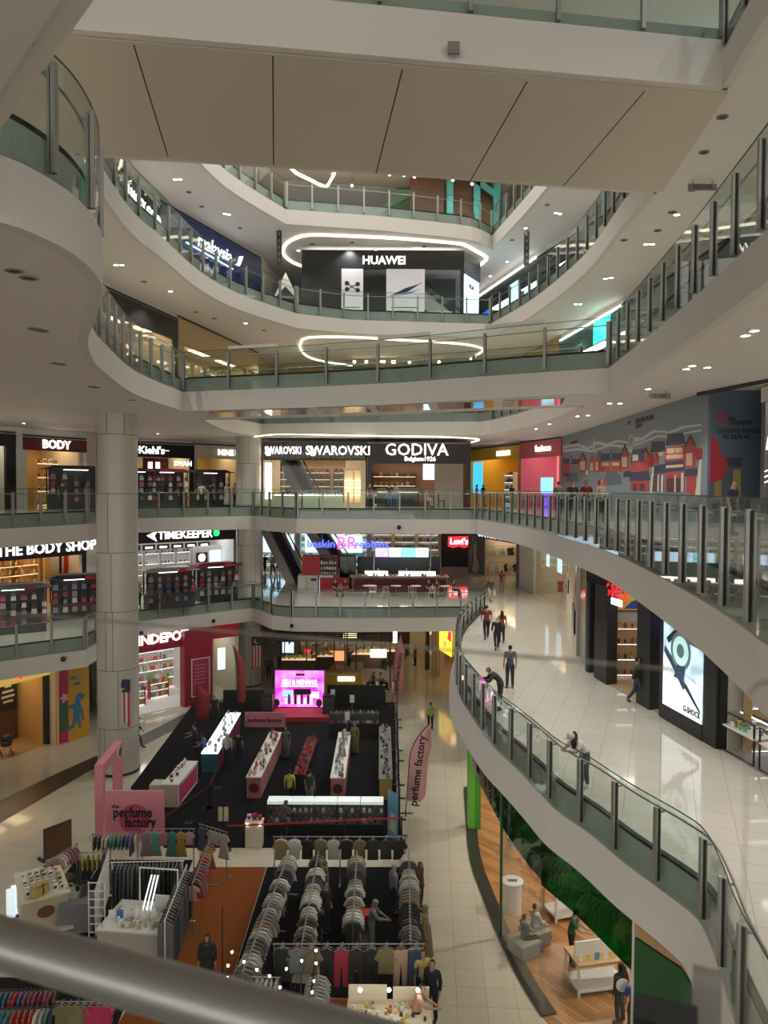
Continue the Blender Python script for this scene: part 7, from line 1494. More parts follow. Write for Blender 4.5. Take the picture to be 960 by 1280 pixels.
# lit table at the bottom centre
x, y = P(486,1312); t = thing('warm_lit_table', 'table of small goods in warm light at the bottom centre', 'table', (x,y,0))
mb = MB(); mb.box(-1.0,-.45,0,1.0,.5,.85,mat('table_cloth',(0.10,0.09,0.08),0.8)); mb.build('body', t); mb = MB(); mb.box(-1.03,-.48,.85,1.03,.53,.9,M_CREAM); mb.build('top', t)
mb = MB(); mb.box(-1.0,.35,.9,-.05,.42,1.35,M_CREAM); mb.box(.1,.35,.9,1.0,.42,1.3,M_CREAM); mb.build('back_display', t)
goods('jar', [(*place(t,random.uniform(-.95,.95),random.uniform(-.4,.3),.9),0) for _ in range(60)], 'small trinket on the warm-lit table at the bottom centre', 'trinket', 'trinkets on the warm table', WHITES+WARMS+[(0.05,0.05,0.05)], .7)
for k in range(3): o = MB(); o.ball(0,0,0,.05,E_LAMP,8); ob = o.build('table_lamp'); ob.location = place(t,-.7+.7*k,-.1,1.55); tag(ob, 'small bare bulb hanging just above the warm-lit table', 'lamp', 'bulbs above the warm table')
# festoon bulbs
BUL = ((290,1190),(285,1207),(305,1202),(321,1212),(337,1220),(335,1237),(350,1234),(358,1211),(377,1201),(395,1188),(395,1204),(392,1226),(390,1240),(387,1252),(366,1248),(284,1222))
t = None; pts = []
for px, py in BUL:
    x, y = P(px, py, 2.1); pts.append((x,y,2.16)); o = thing('festoon_bulb', 'small warm bare bulb strung above the front clothes racks', 'bulb', (x,y,2.1), 0, 'festoon bulbs')
    mb = MB(); mb.ball(0,0,0,.035,glow('bulb_glow',(1,0.86,0.6),14),8); mb.build('globe', o); mb = MB(); mb.cyl(0,0,.03,.08,.014,n=6,material=M_BLACK); mb.build('socket', o)
mb = MB(); mb.tube(sorted(pts), .008, 5, M_BLACK); 
for x, y in (P(278,1232,0), P(402,1262,0)): mb.cyl(x,y,0,2.2,.015,n=6,material=M_BLACK)
o = mb.build('festoon_cable'); tag(o, 'thin black cable and poles carrying the warm bulbs above the front racks', 'cable')
# ================================================================== PEOPLE
def skeleton(pose):
    J = {'pelvis':(0,0,.94),'waist':(0,0,1.10),'chest':(0,0,1.30),'neck':(0,.01,1.455),'head':(0,-.005,1.545),'crown':(0,-.01,1.655)}
    for s, k in ((-1,'l'),(1,'r')):
        J.update({k+'hip':(s*.09,0,.88),k+'knee':(s*.10,-.02,.48),k+'ankle':(s*.105,.02,.085),k+'toe':(s*.12,-.14,.04),
                  k+'shoulder':(s*.165,0,1.385),k+'elbow':(s*.225,.03,1.12),k+'wrist':(s*.235,-.03,.88)})
    if pose == 'walk': J.update(lknee=(-.10,-.17,.50),lankle=(-.10,-.26,.10),ltoe=(-.11,-.42,.05),rknee=(.10,.06,.48),rankle=(.10,.32,.13),rtoe=(.11,.20,.04),lelbow=(-.23,.14,1.13),lwrist=(-.22,.18,.90),relbow=(.23,-.06,1.13),rwrist=(.22,-.22,.94))
    if pose == 'phone': J.update(lelbow=(-.22,-.06,1.13),lwrist=(-.08,-.27,1.20),relbow=(.22,-.06,1.13),rwrist=(.07,-.28,1.22),head=(0,-.03,1.54),crown=(0,-.07,1.645))
    if pose == 'lean': J.update(waist=(0,-.06,1.08),chest=(0,-.22,1.22),neck=(0,-.34,1.30),head=(0,-.40,1.36),crown=(0,-.47,1.45),lshoulder=(-.165,-.28,1.27),rshoulder=(.165,-.28,1.27),lelbow=(-.24,-.42,1.06),lwrist=(-.12,-.62,1.08),relbow=(.24,-.42,1.06),rwrist=(.12,-.62,1.08))
    if pose == 'reach': J.update(chest=(0,-.05,1.29),neck=(0,-.08,1.44),head=(0,-.11,1.52),crown=(0,-.15,1.63),lshoulder=(-.165,-.06,1.37),rshoulder=(.165,-.06,1.37),lelbow=(-.22,-.22,1.16),lwrist=(-.17,-.46,1.12),relbow=(.22,-.2,1.14),rwrist=(.17,-.42,1.04))
    if pose == 'sit':
        dz = -.43
        for k in ('pelvis','waist','chest','neck','head','crown'): J[k] = (J[k][0],J[k][1],J[k][2]+dz)
        J.update(lhip=(-.09,-.02,.50),rhip=(.09,-.02,.50),lknee=(-.12,-.42,.50),rknee=(.12,-.42,.50),lankle=(-.12,-.44,.085),rankle=(.12,-.44,.085),ltoe=(-.13,-.6,.04),rtoe=(.13,-.6,.04),
                 lshoulder=(-.165,0,1.385+dz),rshoulder=(.165,0,1.385+dz),lelbow=(-.22,-.08,1.14+dz),lwrist=(-.12,-.3,.62),relbow=(.22,-.08,1.14+dz),rwrist=(.12,-.3,.62))
    return J
RAD = {'pelvis':(.145,.115),'waist':(.125,.095),'chest':(.145,.105),'neck':(.055,.058),'head':(.072,.088),'crown':(.06,.075),'hip':(.092,.095),'knee':(.058,.06),'ankle':(.04,.044),'toe':(.04,.03),'shoulder':(.062,.062),'elbow':(.043,.043),'wrist':(.030,.030)}
BODY = {}
def body(pose):
    if pose in BODY: return BODY[pose]
    J = skeleton(pose); names = list(J); V = [Vector(J[n]) for n in names]; ix = {n: i for i, n in enumerate(names)}
    E = [('pelvis','waist'),('waist','chest'),('chest','neck'),('neck','head'),('head','crown')]
    for k in 'lr': E += [('pelvis',k+'hip'),(k+'hip',k+'knee'),(k+'knee',k+'ankle'),(k+'ankle',k+'toe'),('chest',k+'shoulder'),(k+'shoulder',k+'elbow'),(k+'elbow',k+'wrist')]
    edges = [(ix[a], ix[b]) for a, b in E]; rad = [RAD[n if n in RAD else n[1:]] for n in names]
    bones = [(a, b) for a, b in E]
    edges = []
    for a, b in E:                                   # every bone gets a middle joint so the surface follows it
        i, j = ix[a], ix[b]; ra, rb_ = rad[i], rad[j]
        if a in ('neck',) or b == 'toe': edges.append((i, j)); continue
        V.append((V[i]+V[j])/2)
        if b == 'shoulder' or b[1:] == 'shoulder': mr = (.085,.085)
        elif b[1:] == 'hip': mr = (.11,.105)
        else: mr = ((ra[0]+rb_[0])/2*(1.06 if b[1:] in ('ankle','wrist') else 1.0), (ra[1]+rb_[1])/2)
        rad.append(mr); edges += [(i, len(V)-1), (len(V)-1, j)]
    def av(p, r, parent): V.append(Vector(p)); rad.append(r); edges.append((parent, len(V)-1)); return len(V)-1
    av(Vector(J['head'])+Vector((0,-.112,.035)), (.013,.02), ix['head'])          # nose
    hands = []
    for k, s in (('l',-1),('r',1)):
        w = Vector(J[k+'wrist']); e = Vector(J[k+'elbow']); d = (w-e).normalized(); side = Vector((s,0,0)); side = (side-d*side.dot(d)).normalized(); inn = d.cross(side)*s
        palm = av(w+d*.065, (.034,.018), ix[k+'wrist']); hands.append((w, w+d*.2))
        fw = side.cross(d).normalized()
        for i, (off, ln) in enumerate(((-.027,.055),(-.009,.072),(.009,.078),(.027,.07))):
            b = av(w+d*.10+fw*off, (.0095,.0095), palm); m_ = av(w+d*(.10+ln*.6)+fw*off*1.1-side*.008, (.0088,.0088), b); av(w+d*(.10+ln)+fw*off*1.1-side*.026, (.0075,.0075), m_)
        tb = av(w+d*.05-fw*.0+fw*.04-side*.01, (.0115,.0115), palm); av(w+d*.088+fw*.055-side*.02, (.0095,.0095), tb)
    me = bpy.data.meshes.new('b'); me.from_pydata([tuple(v) for v in V], edges, []); o = bpy.data.objects.new('b', me); COL.objects.link(o)
    sk = o.modifiers.new('s', 'SKIN'); sk.use_smooth_shade = True; su = o.modifiers.new('u', 'SUBSURF'); su.levels = 2
    for i, r in enumerate(rad): me.skin_vertices[0].data[i].radius = r; me.skin_vertices[0].data[i].use_root = (i == 0)
    dg = bpy.context.evaluated_depsgraph_get(); dg.update(); bm = bpy.data.meshes.new_from_object(o.evaluated_get(dg)); bpy.data.objects.remove(o)
    bm.name = 'person'; bm.materials.clear(); bm.materials.append(mat('skin',(0.42,0.25,0.17),0.5))
    seg_ = [(Vector(J[a]), Vector(J[b]), a, b) for a, b in bones]+[(w, t_, 'hand', 'hand') for w, t_ in hands]
    cls = []
    for v in bm.vertices:
        best = None
        for p, q, a, b in seg_:
            u = q-p; t_ = max(0, min(1, (v.co-p).dot(u)/u.length_squared)); dd = (v.co-(p+u*t_)).length; rr = lambda n: max(RAD.get(n, RAD.get(n[1:], (.045,.045)))); dd /= rr(a)*(1-t_)+rr(b)*t_
            if best is None or dd < best[0]: best = (dd, a, b, t_)
        cls.append(best[1:])
    BODY[pose] = (bm, cls, J); return BODY[pose]
PART = {}
def garment_part(pose, kind):
    if (pose, kind) in PART: return PART[(pose, kind)]
    bm, cls, J = body(pose); hd = Vector(J['head']); cr = Vector(J['crown']); upv = (cr-hd).normalized()
    def ok(i, c):
        a, b, t_ = cls[i]; v = bm.vertices[i].co
        n = b[1:] if b[0] in 'lr' and b[1:] in RAD else b
        if kind == 'shirt': return n in ('waist','chest','shoulder') or (n == 'elbow' and t_ < .75) or (n == 'neck' and t_ < .35)
        if kind == 'jacket': return n in ('waist','chest','shoulder','elbow') or (n == 'wrist' and t_ < .9) or (n == 'neck' and t_ < .4)
        if kind == 'vest': return n in ('waist','chest') or (n == 'shoulder' and t_ < .7)
        if kind == 'trousers': return n in ('hip','knee') or (n == 'ankle' and t_ < .93) or (n == 'waist' and t_ < .45)
        if kind == 'shorts': return n == 'hip' or (n == 'knee' and t_ < .75) or (n == 'waist' and t_ < .45)
        if kind == 'shoes': return n == 'toe' or (n == 'ankle' and t_ > .97)
        if kind in ('hair','hijab'):
            if n not in ('head','crown') and not (kind == 'hijab' and (n == 'neck' or (n == 'shoulder' and t_ < .35))): return False
            rel = v-hd; h = rel.dot(upv); f = -rel.y
            if kind == 'hair': return h > .095 or (f < .02 and h > -.03)
            return not (f > .03 and -.055 < h < .085 and abs(rel.x) < .055) 
    off = {'shirt':.014,'jacket':.018,'vest':.026,'trousers':.012,'shorts':.014,'shoes':.012,'hair':.016,'hijab':.022}[kind]
    sel = [p for p in bm.polygons if sum(ok(i, None) for i in p.vertices) >= 3]
    idx = {}; vs = []
    for p in sel:
        for i in p.vertices:
            if i not in idx: idx[i] = len(vs); vs.append(tuple(bm.vertices[i].co+bm.vertices[i].normal*off))
    me = bpy.data.meshes.new(kind); me.from_pydata(vs, [], [[idx[i] for i in p.vertices] for p in sel]); me.materials.append(M_BLACK)
    for p in me.polygons: p.use_smooth = True
    PART[(pose, kind)] = me; return me
def person(pose, x, y, z, rz, label, top, bottom, h=1.66, topk='shirt', botk='trousers', hair=(0.02,0.015,0.012), headk='hair', extra=None, group=None, skin=(0.42,0.25,0.17), shoe=(0.03,0.03,0.03), feet=None):
    bm, cls, J = body(pose); o = link('person', bm); o.location = (x,y,z+.0); o.rotation_euler = (0,0,rz); s = h/1.74; o.scale = (s,s,s)
    tag(o, label, 'person', group); recolour(o, mat('skin_%d' % int(skin[0]*100), skin, .5))
    def add(kind, c): c_ = link(kind, garment_part(pose, kind), o); recolour(c_, cm(c)); return c_
    add(topk, top); add(botk, bottom); add('shoes', shoe); add(headk, hair)
    hd = Vector(J['head']); cr = Vector(J['crown']); u_ = (cr-hd).normalized(); f_ = Vector((0,-1,0)); f_ = (f_-u_*f_.dot(u_)).normalized()
    for sx in (-1,1):
        mb = MB(); p = hd+u_*.055+f_*.088+Vector((sx*.03,0,0)); mb.ball(p.x,p.y,p.z,.011,M_BLACK,6); mb.build('eye', o)
    mb = MB(); p = hd-u_*.03+f_*.088; mb.ball(p.x,p.y,p.z,.01,mat('lip',(0.3,0.08,0.07),.5),6,sx=2.2,sz=.6); mb.build('mouth', o)
    for e in (extra or ()):
        mb = MB()
        if e == 'cap':
            p = hd+u_*.10; mb.ball(p.x,p.y+.005,p.z,.115,cm((0.5,0.46,0.4)),12,sz=.75); q_ = p+f_*.10; mb.ball(q_.x,q_.y,q_.z-.01,.10,cm((0.5,0.46,0.4)),12,sz=.12); mb.build('cap', o)
        if e == 'dark_hat':
            p = hd+u_*.11; mb.ball(p.x,p.y+.005,p.z,.12,cm((0.05,0.035,0.03)),12,sz=.7); mb.ball(p.x,p.y,p.z-.01,.17,cm((0.05,0.035,0.03)),14,sz=.1); mb.build('hat', o)
        if e == 'long_hair':
            p = hd-f_*.07; mb.lathe(p.x,p.y,[(.03,p.z+.14),(.085,p.z+.06),(.095,p.z-.08),(.08,p.z-.26),(.03,p.z-.33)],12,cm(hair)); mb.build('long_hair', o)
        if e == 'bag':
            mb.box(-.14,.16,1.0,.14,.30,1.36,cm((0.04,0.04,0.05))); mb.build('backpack', o)
        if e == 'carrier':
            mb.box(.20,-.16,.42,.30,.12,.74,M_WHITE); mb.tube([(.25,-.08,.74),(.25,-.04,.84),(.25,.04,.74)],.006,5,M_WHITE); mb.build('carrier_bag', o)
        if e == 'skirt':
            mb.lathe(0,0,[(.17,1.02),(.20,.8),(.27,.12),(.25,.10),(.14,1.0)],18,cm(bottom)); mb.build('skirt', o)
    return o
def at(px, py, z): return P(px, py, z)
N_ = 0.0; BK = math.pi
Bk, Nv, Wh, Gy, Mr = (0.02,0.02,0.022),(0.02,0.03,0.07),(0.55,0.54,0.52),(0.22,0.22,0.23),(0.20,0.02,0.025)
# first floor right walkway
person('walk', *at(608,799,L1), L1, BK, 'man in a maroon shirt walking away on the first-floor walkway', Mr, Bk, 1.78)
person('stand', *at(627,803,L1), L1, BK, 'woman with long dark hair and reddish top walking beside the man in maroon', (0.28,0.06,0.04), Bk, 1.62, extra=['long_hair'])
person('walk', *at(621,812,L1), L1, BK, 'person in black with a pale head scarf behind the couple', Bk, Bk, 1.6, 'jacket', headk='hijab', hair=(0.42,0.4,0.38))
person('walk', *at(613,752,L1), L1, .3, 'person in a dark jacket carrying a pale bag near the clothes shop', (0.05,0.05,0.055), (0.35,0.33,0.30), 1.66, 'jacket', extra=['carrier'])
person('stand', *at(627,740,L1), L1, BK, 'person in a red top before the brown-fronted clothes shop', (0.35,0.03,0.02), Gy, 1.62)
st_, _L = walk(R1, .1)
def by_rail(px, d_, z=L1, chain=R1):
    best = min(walk(offset(chain, d_), .1)[0], key=lambda q: abs((480+960*q[0].x/q[0].y)-px)); return best[0].x, best[0].y
x, y = by_rail(628, .70); person('lean', x, y, L1, -math.pi/2, 'person in black bending over the first-floor glass balustrade', Bk, Bk, 1.7, 'jacket')
x, y = P(636,872,L1); person('stand', x+.25, y+1.3, L1, BK, 'person in a dark blue top standing just behind the one bending over the rail', (0.03,0.05,0.09), Bk, 1.7)
x, y = P(728,983,L1); person('lean', x+.05, y, L1, -1.2, 'woman in a pale cap and white top leaning at the balustrade', Wh, (0.06,0.06,0.075), 1.62, 'shirt', extra=['cap','long_hair'], shoe=(0.5,0.48,0.46))
x, y = P(796,880,L1); person('walk', x, y, L1, 1.4, 'man in dark clothes stepping into the black watch shop doorway', Bk, (0.03,0.04,0.07), 1.72, 'jacket')
# first floor left and centre
x, y = P(173,759,L1); person('stand', x, y, L1, .4, 'guard in a yellow vest beside the watch shop stalls', (0.55,0.5,0.03), Bk, 1.68, 'vest')
x, y = P(238,752,L1); person('stand', x, y-.2, L1, 2.5, 'person in a pale grey shirt before the watch shop stalls', (0.28,0.3,0.32), Nv, 1.64)
x, y = P(326,742,L1); person('stand', x, y-.3, L1, .2, 'person in dark grey standing by the rear column on the first floor', (0.10,0.11,0.11), Bk, 1.66)
for px, py, r, lab, c, b_ in ((341,719,2.9,'person in a white shirt walking away left of the escalator',Wh,Bk),(348,718,BK,'person in a cream shirt and dark shorts left of the escalator',(0.5,0.47,0.42),Bk),(331,716,.5,'person in dark clothes partly behind the rear column',Bk,Bk)):
    x, y = P(px, py, L1); person('walk', x, y, L1, r, lab, c, b_, 1.68, botk='shorts' if 'shorts' in lab else 'trousers')
x, y = P(369,722,L1); person('walk', x, y, L1, 1.2, 'person in an orange-brown robe beside the escalator foot', (0.32,0.11,0.03), (0.28,0.10,0.03), 1.68, 'jacket', extra=['skirt'])
for px, r, lab, c in ((419,.6,'person in black seated at the small table left of the ice cream counter',Bk),(432,-.6,'person in dark red seated left of the ice cream counter',(0.14,0.02,0.03)),(536,.4,'person in black seated before the ice cream counter, left of the pair',Bk),(546,-.3,'person in dark brown seated before the ice cream counter, right of the pair',(0.09,0.04,0.03)),(567,1.2,'person in navy seated at the right end of the ice cream counter',Nv)):
    x = D(px,700,52.9)[0]; person('sit', x, 52.9, L1, r, lab, c, Bk, 1.68)
for px, lab, c in ((473,'server in a brown shirt behind the ice cream counter, left',(0.16,0.06,0.04)),(508,'server in black behind the ice cream counter, middle',Bk),(537,'server in maroon at the right end of the ice cream counter',Mr)):
    x = D(px,700,57.2)[0]; person('reach', x, 57.25, L1, 0, lab, c, Bk, 1.68)
# second floor
for px, lab, c, r in ((698,'person holding up a phone at the second-floor rail before the hoarding',(0.18,0.16,0.15),BK),(716,'person in black at the second-floor rail before the hoarding',Bk,0),(733,'person in dark red at the second-floor rail before the hoarding',(0.16,0.01,0.015),0),(751,'person in a pale top at the second-floor rail before the hoarding',(0.38,0.30,0.27),.5)):
    x, y = by_rail(px, 1.1, L2, R2); person('phone' if 'phone' in lab else 'stand', x, y, L2, r, lab, c, Bk, 1.72)
x, y = by_rail(914, 1.6, L2, R2); x, y = 9.9, 21.8; person('stand', x, y, L2, .6, 'person with dark hair at the rail before the leasing hoarding', (0.02,0.02,0.03), Bk, 1.62)
for px, Y_, r, lab, c, b_ in ((284,53.2,.8,'woman in a white dress standing near the ochre food shop',(0.5,0.48,0.45),(0.5,0.48,0.45)),(294,54.0,-.6,'person in cream near the rear column on the second floor',(0.42,0.36,0.28),Bk),(252,51.6,BK,'person in a white top before the food shop stall',Wh,Bk),(263,52.2,BK,'person in black before the food shop stall',Bk,Bk),(226,50.6,1.0,'person in dark clothes between the second-floor stalls',Bk,Bk),(78,41.8,BK,'tall person in black before the BODY shop',Bk,Bk),(487,52.4,BK,'person in black and blue jeans before the chocolate counter',Bk,(0.05,0.10,0.22)),(494,52.6,BK,'person in a grey top and jeans before the chocolate counter',Gy,(0.05,0.10,0.22)),(462,52.0,.8,'person in a dark top at the left of the chocolate shop',(0.06,0.03,0.03),Bk),(596,56.0,1.2,'person in a pink top before the yellow-lit shop',(0.45,0.25,0.22),Bk),(604,58.0,2.0,'person in black before the yellow-lit shop',Bk,Bk),(640,56.0,.5,'person in dark clothes at the yellow shop shelf',Bk,Bk)):
    x = D(px,610,Y_)[0]; person('stand', x, Y_, L2, r, lab, c, b_, 1.66, extra=['skirt'] if 'dress' in lab else None)
x = D(533,610,52.0)[0]; person('sit', x, 52.0, L2, 1.0, 'person in a grey top seated in front of the chocolate shop', Gy, Gy, 1.66); chair(x, 52.0, L2, 1.0, 'black chair under the seated person before the chocolate shop', None, M_BLACK) if False else None
t = thing('dark_chair', 'black chair before the closed panel of the chocolate shop', 'chair', (D(552,610,52.2)[0],52.2,L2), 1.4)
mb = MB(); mb.box(-.22,-.22,.42,.22,.22,.48,M_BLACK); mb.build('seat', t); mb = MB(); mb.box(-.22,.18,.48,.22,.22,.95,M_BLACK); mb.build('backrest', t)
for sx in (-.19,.19):
    for sy in (-.19,.19): mb = MB(); mb.cyl(sx,sy,0,.42,.02,n=6,material=M_BLACK); mb.build('leg', t)
t = thing('round_stool', 'dark round stool under the seated person before the chocolate shop', 'stool', (x,52.02,L2)); mb = MB(); mb.cyl(0,0,.36,.41,.2,n=16,material=M_BLACK); mb.build('seat', t); mb = MB(); mb.cyl(0,0,0,.36,.04,n=8,material=M_BLACK); mb.build('stem', t)
# ground floor
G_ = ((538,913,0,'stand',BK,'guard in a yellow-green vest walking down the tiled aisle',(0.30,0.45,0.05),Bk,'vest',None,'hair'),
 (172,935,0,'walk',1.8,'man in a dark hat and dark jacket walking past the big column',(0.04,0.045,0.05),(0.05,0.05,0.06),'jacket',['dark_hat'],'hair'),
 (284,957,0,'stand',BK,'woman with long pale scarf and jeans beside the blue-fronted table',(0.42,0.40,0.38),Nv,'jacket',['long_hair'],'hijab'),
 (298,954,0,'stand',2.9,'person in black beside the blue-fronted table',Bk,Nv,'shirt',None,'hair'),
 (256,958,0,'reach',-1.9,'person in a blue and white top behind the blue-fronted table',(0.04,0.07,0.2),Nv,'shirt',None,'hair'),
 (245,944,0,'reach',-1.6,'person in dark clothes at the left side of the glowing table',(0.03,0.03,0.04),Bk,'shirt',None,'hair'),
 (357,948,0,'stand',.3,'woman in a grey robe between the perfume tables',(0.10,0.11,0.10),(0.09,0.10,0.09),'jacket',['skirt'],'hijab'),
 (443,942,0,'stand',-.4,'woman in an olive robe by the right perfume table',(0.16,0.17,0.05),(0.14,0.15,0.05),'jacket',['skirt'],'hijab'),
 (362,1008,0,'stand',BK,'woman in a yellow top at the showcases',(0.42,0.42,0.05),Bk,'shirt',None,'hair'),
 (387,1008,0,'stand',2.8,'person in dark green at the showcases',(0.03,0.06,0.04),Gy,'shirt',None,'hair'),
 (355,1052,0,'reach',2.6,'person in black and white in front of the showcases',(0.08,0.08,0.085),Bk,'jacket',None,'hijab'),
 (336,848,0,'stand',.2,'person in dark grey standing beside the rear column on the ground floor',(0.04,0.04,0.05),Bk,'jacket',None,'hair'),
 (349,836,0,'stand',-.8,'person in white and black near the food hall entrance',(0.3,0.3,0.3),Bk,'shirt',None,'hair'),
 (268,903,0,'stand',.5,'person in dark clothes standing behind the glowing table',(0.03,0.03,0.03),Bk,'shirt',None,'hair'),
 (502,838,0,'walk',BK,'person in black walking away at the far end of the tiled aisle',Bk,Bk,'jacket',None,'hair'),
 (519,832,0,'stand',-1.2,'person in dark red at the far right shop doorway',(0.12,0.03,0.03),Bk,'shirt',None,'hair'),
 (407,1166,0,'stand',1.0,'person in black between the second and third clothes racks',Bk,Bk,'jacket',None,'hair'),
 (401,1135,0,'stand',BK,'person in khaki beside the second long rack',(0.16,0.13,0.07),Bk,'shirt',None,'hijab'),
 (464,1190,0,'reach',1.5,'person in a grey hooded top leaning over the red box on the racks',(0.17,0.175,0.18),Gy,'jacket',None,'hijab'),
 (492,1142,0,'stand',2.0,'person in pale grey beside the rightmost long rack',(0.22,0.23,0.25),Nv,'jacket',None,'hijab'),
 (525,1138,0,'stand',1.2,'person in dark brown on the aisle side of the rightmost rack',(0.10,0.05,0.03),Bk,'jacket',None,'hijab'),
 (531,1198,0,'stand',1.4,'person in an olive robe on the aisle side of the rightmost rack',(0.22,0.20,0.11),(0.2,0.18,0.1),'jacket',['skirt'],'hijab'),
 (259,1240,0,'stand',0.0,'person in a black robe and black head scarf walking on the orange carpet',Bk,Bk,'jacket',['skirt'],'hijab'),
 (528,1262,0,'stand',.2,'woman in a yellow top beside the front cross rack',(0.50,0.42,0.13),Bk,'shirt',None,'hair'),
 (540,1276,0,'stand',-.5,'man in a black jacket in front of the woman in yellow',(0.02,0.022,0.03),Bk,'jacket',None,'hair'),
 (521,1308,0,'reach',1.5,'person in a salmon top reaching over the warm-lit table',(0.60,0.32,0.24),Bk,'shirt',None,'hair'),
 (151,1140,0,'stand',-.5,'person in grey among the dark fabrics behind the jewellery table',(0.08,0.085,0.095),Bk,'jacket',None,'hijab'))
for px, py, z, pose, r, lab, c, b_, tk, ex, hk in G_:
    x, y = P(px, py, z); person(pose, x, y, z+.006, r, lab, c, b_, 1.66, tk, headk=hk, extra=ex, hair=(0.02,0.015,0.012) if hk == 'hair' else tuple(min(1,q*1.1) for q in c))
x, y = P(454,1180); t = thing('red_box', 'red box on a grey table among the third and fourth racks', 'box', (x,y,0)); mb = MB(); mb.box(-.35,-.25,0,.35,.25,.8,M_GREY); mb.build('table_body', t); mb = MB(); mb.box(-.25,-.2,.8,.2,.2,.98,M_RED); mb.build('box_body', t)
# food hall people
for px, py, pose, r, lab, c in ((467,862,'sit',-1.2,'person in a dark top seated left of the pair at the food hall',(0.05,0.05,0.06)),(476,862,'sit',1.2,'person in a white top seated right of the pair at the food hall',(0.5,0.5,0.48))):
    x, y = P(px, py); person(pose, x, y, 0, r, lab, c, Bk, 1.7); round_table(x-.1 if r > 0 else x+1.6, y-.3, 0, 'small table between the two seated people at the food hall' if r > 0 else 'small table right of the seated pair at the food hall', None, .35, M_WOODD)
    t = thing('low_stool', 'dark stool under the %s of the seated food hall pair' % ('left' if r < 0 else 'right'), 'stool', (x,y+.02,0)); mb = MB(); mb.cyl(0,0,.36,.4,.2,n=14,material=M_BLACK); mb.build('seat', t); mb = MB(); mb.cyl(0,0,0,.36,.04,n=8,material=M_BLACK); mb.build('stem', t)
x, y = P(412,872); person('stand', x, 52.6, 0, 0, 'food hall worker in an orange shirt behind the yellow counter', (0.6,0.18,0.02), Bk, 1.68); person('reach', x+1.1, 52.7, 0, 0, 'food hall worker in pale yellow behind the yellow counter', (0.5,0.42,0.2), Bk, 1.68)
for x, y, pose, r, lab, c in ((-6.2,57.2,'stand',.4,'person in black under the left end of the food hall pergola',Bk),(-5.3,56.4,'stand',2.0,'person in dark grey beneath the slatted pergola, left of the orange worker',(0.08,0.08,0.09)),(-4.5,58.0,'stand',-.7,'person in a pale shirt beneath the slatted pergola near the left stall',(0.35,0.33,0.3)),(-2.6,57.6,'stand',BK,'person in brown at the middle food stall',(0.14,0.07,0.03)),(-.9,58.5,'stand',BK,'person in a white shirt at the right food stall',(0.45,0.44,0.42)),(.1,57.4,'stand',2.5,'person in black at the right food stall',Bk)):
    person(pose, x, y, 0, r, lab, c, Bk, 1.67)
# green shop people
x, y = P(714,1206); person('reach', x, y, .012, 1.3, 'shop assistant in a dark green shirt at the wooden demo table', (0.02,0.12,0.05), Bk, 1.7)
x, y = P(655,1192); person('sit', x, y+.0, .02, 1.9, 'person in dark grey seated on the front grey box seat', (0.05,0.055,0.06), Bk, 1.64)
x, y = P(668,1178); person('sit', x, y, .02, 2.1, 'person in a white top seated on the rear grey box seat', (0.5,0.5,0.5), (0.3,0.28,0.25), 1.64, 'jacket')
x, y = P(778,1288); person('stand', x, y+.2, .012, -2.6, 'customer in black holding a round white sign in the green shop', Bk, Bk, 1.66, 'jacket', extra=['long_hair'])
t = thing('round_sign', 'round white sign held up beside the white pillar of the green shop', 'sign', (x-.05,y-.12,1.0)); mb = MB(); mb.slabxz(ring_pts(0,.25,.17,18),-.02,.0,M_WHITE); mb.build('disc', t); mb = MB(); mb.cyl(0,.01,-.2,.1,.012,n=6,material=M_STEEL); mb.build('handle', t)
x, y = P(792,1300); person('stand', x, y, .012, 2.9, 'customer in a blue top near the white pillar of the green shop', (0.03,0.06,0.3), Bk, 1.62, extra=['bag'])
# small black domes on the slab fronts, exit signs
for chain, z, px, py, lab in ((B1,L1,176,794,'left'),(B1,L1,267,776,'right'),(A1b,L1,78,824,'far left'),(C2,L2,499,659,'centre, second floor'),(C1,L1,330,782,'by the rear column')):
    x, y = by_rail(px, -.10, z, chain); zz = D(px, py, y)[1]; zz = max(z-1.3, min(z-.75, zz))
    t = thing('camera_dome', 'small black camera dome on the slab front, %s' % lab, 'camera', (x,y,zz)); mb = MB(); mb.ball(0,0,0,.13,M_BLACKG,12); mb.build('dome', t); mb = MB(); mb.cyl(0,.05,-.1,.1,.09,n=12,material=M_DGREY); mb.build('mount', t)
for px, py, z, lab in ((878,234,L4-FASC,'upper right, under the fourth floor'),(822,495,L3-FASC,'before the painted hoarding')):
    x, y = P(px, py, z-.2); t = thing('exit_sign', 'thin dark exit sign hanging from the ceiling, %s' % lab, 'sign', (x,y,z))
    mb = MB(); mb.box(-.45,-.02,-.3,.45,.02,-.1,mat('smoke_panel',(0.25,0.24,0.22),0.4)); mb.build('panel', t); mb = MB(); mb.cyl(-.3,0,-.1,0,.01,n=5,material=M_BLACK); mb.cyl(.3,0,-.1,0,.01,n=5,material=M_BLACK); mb.build('hanger', t); text('exit_lettering', 'KELUAR', .17, M_BLACK, t, 0, -.03, -.2, depth=.01)
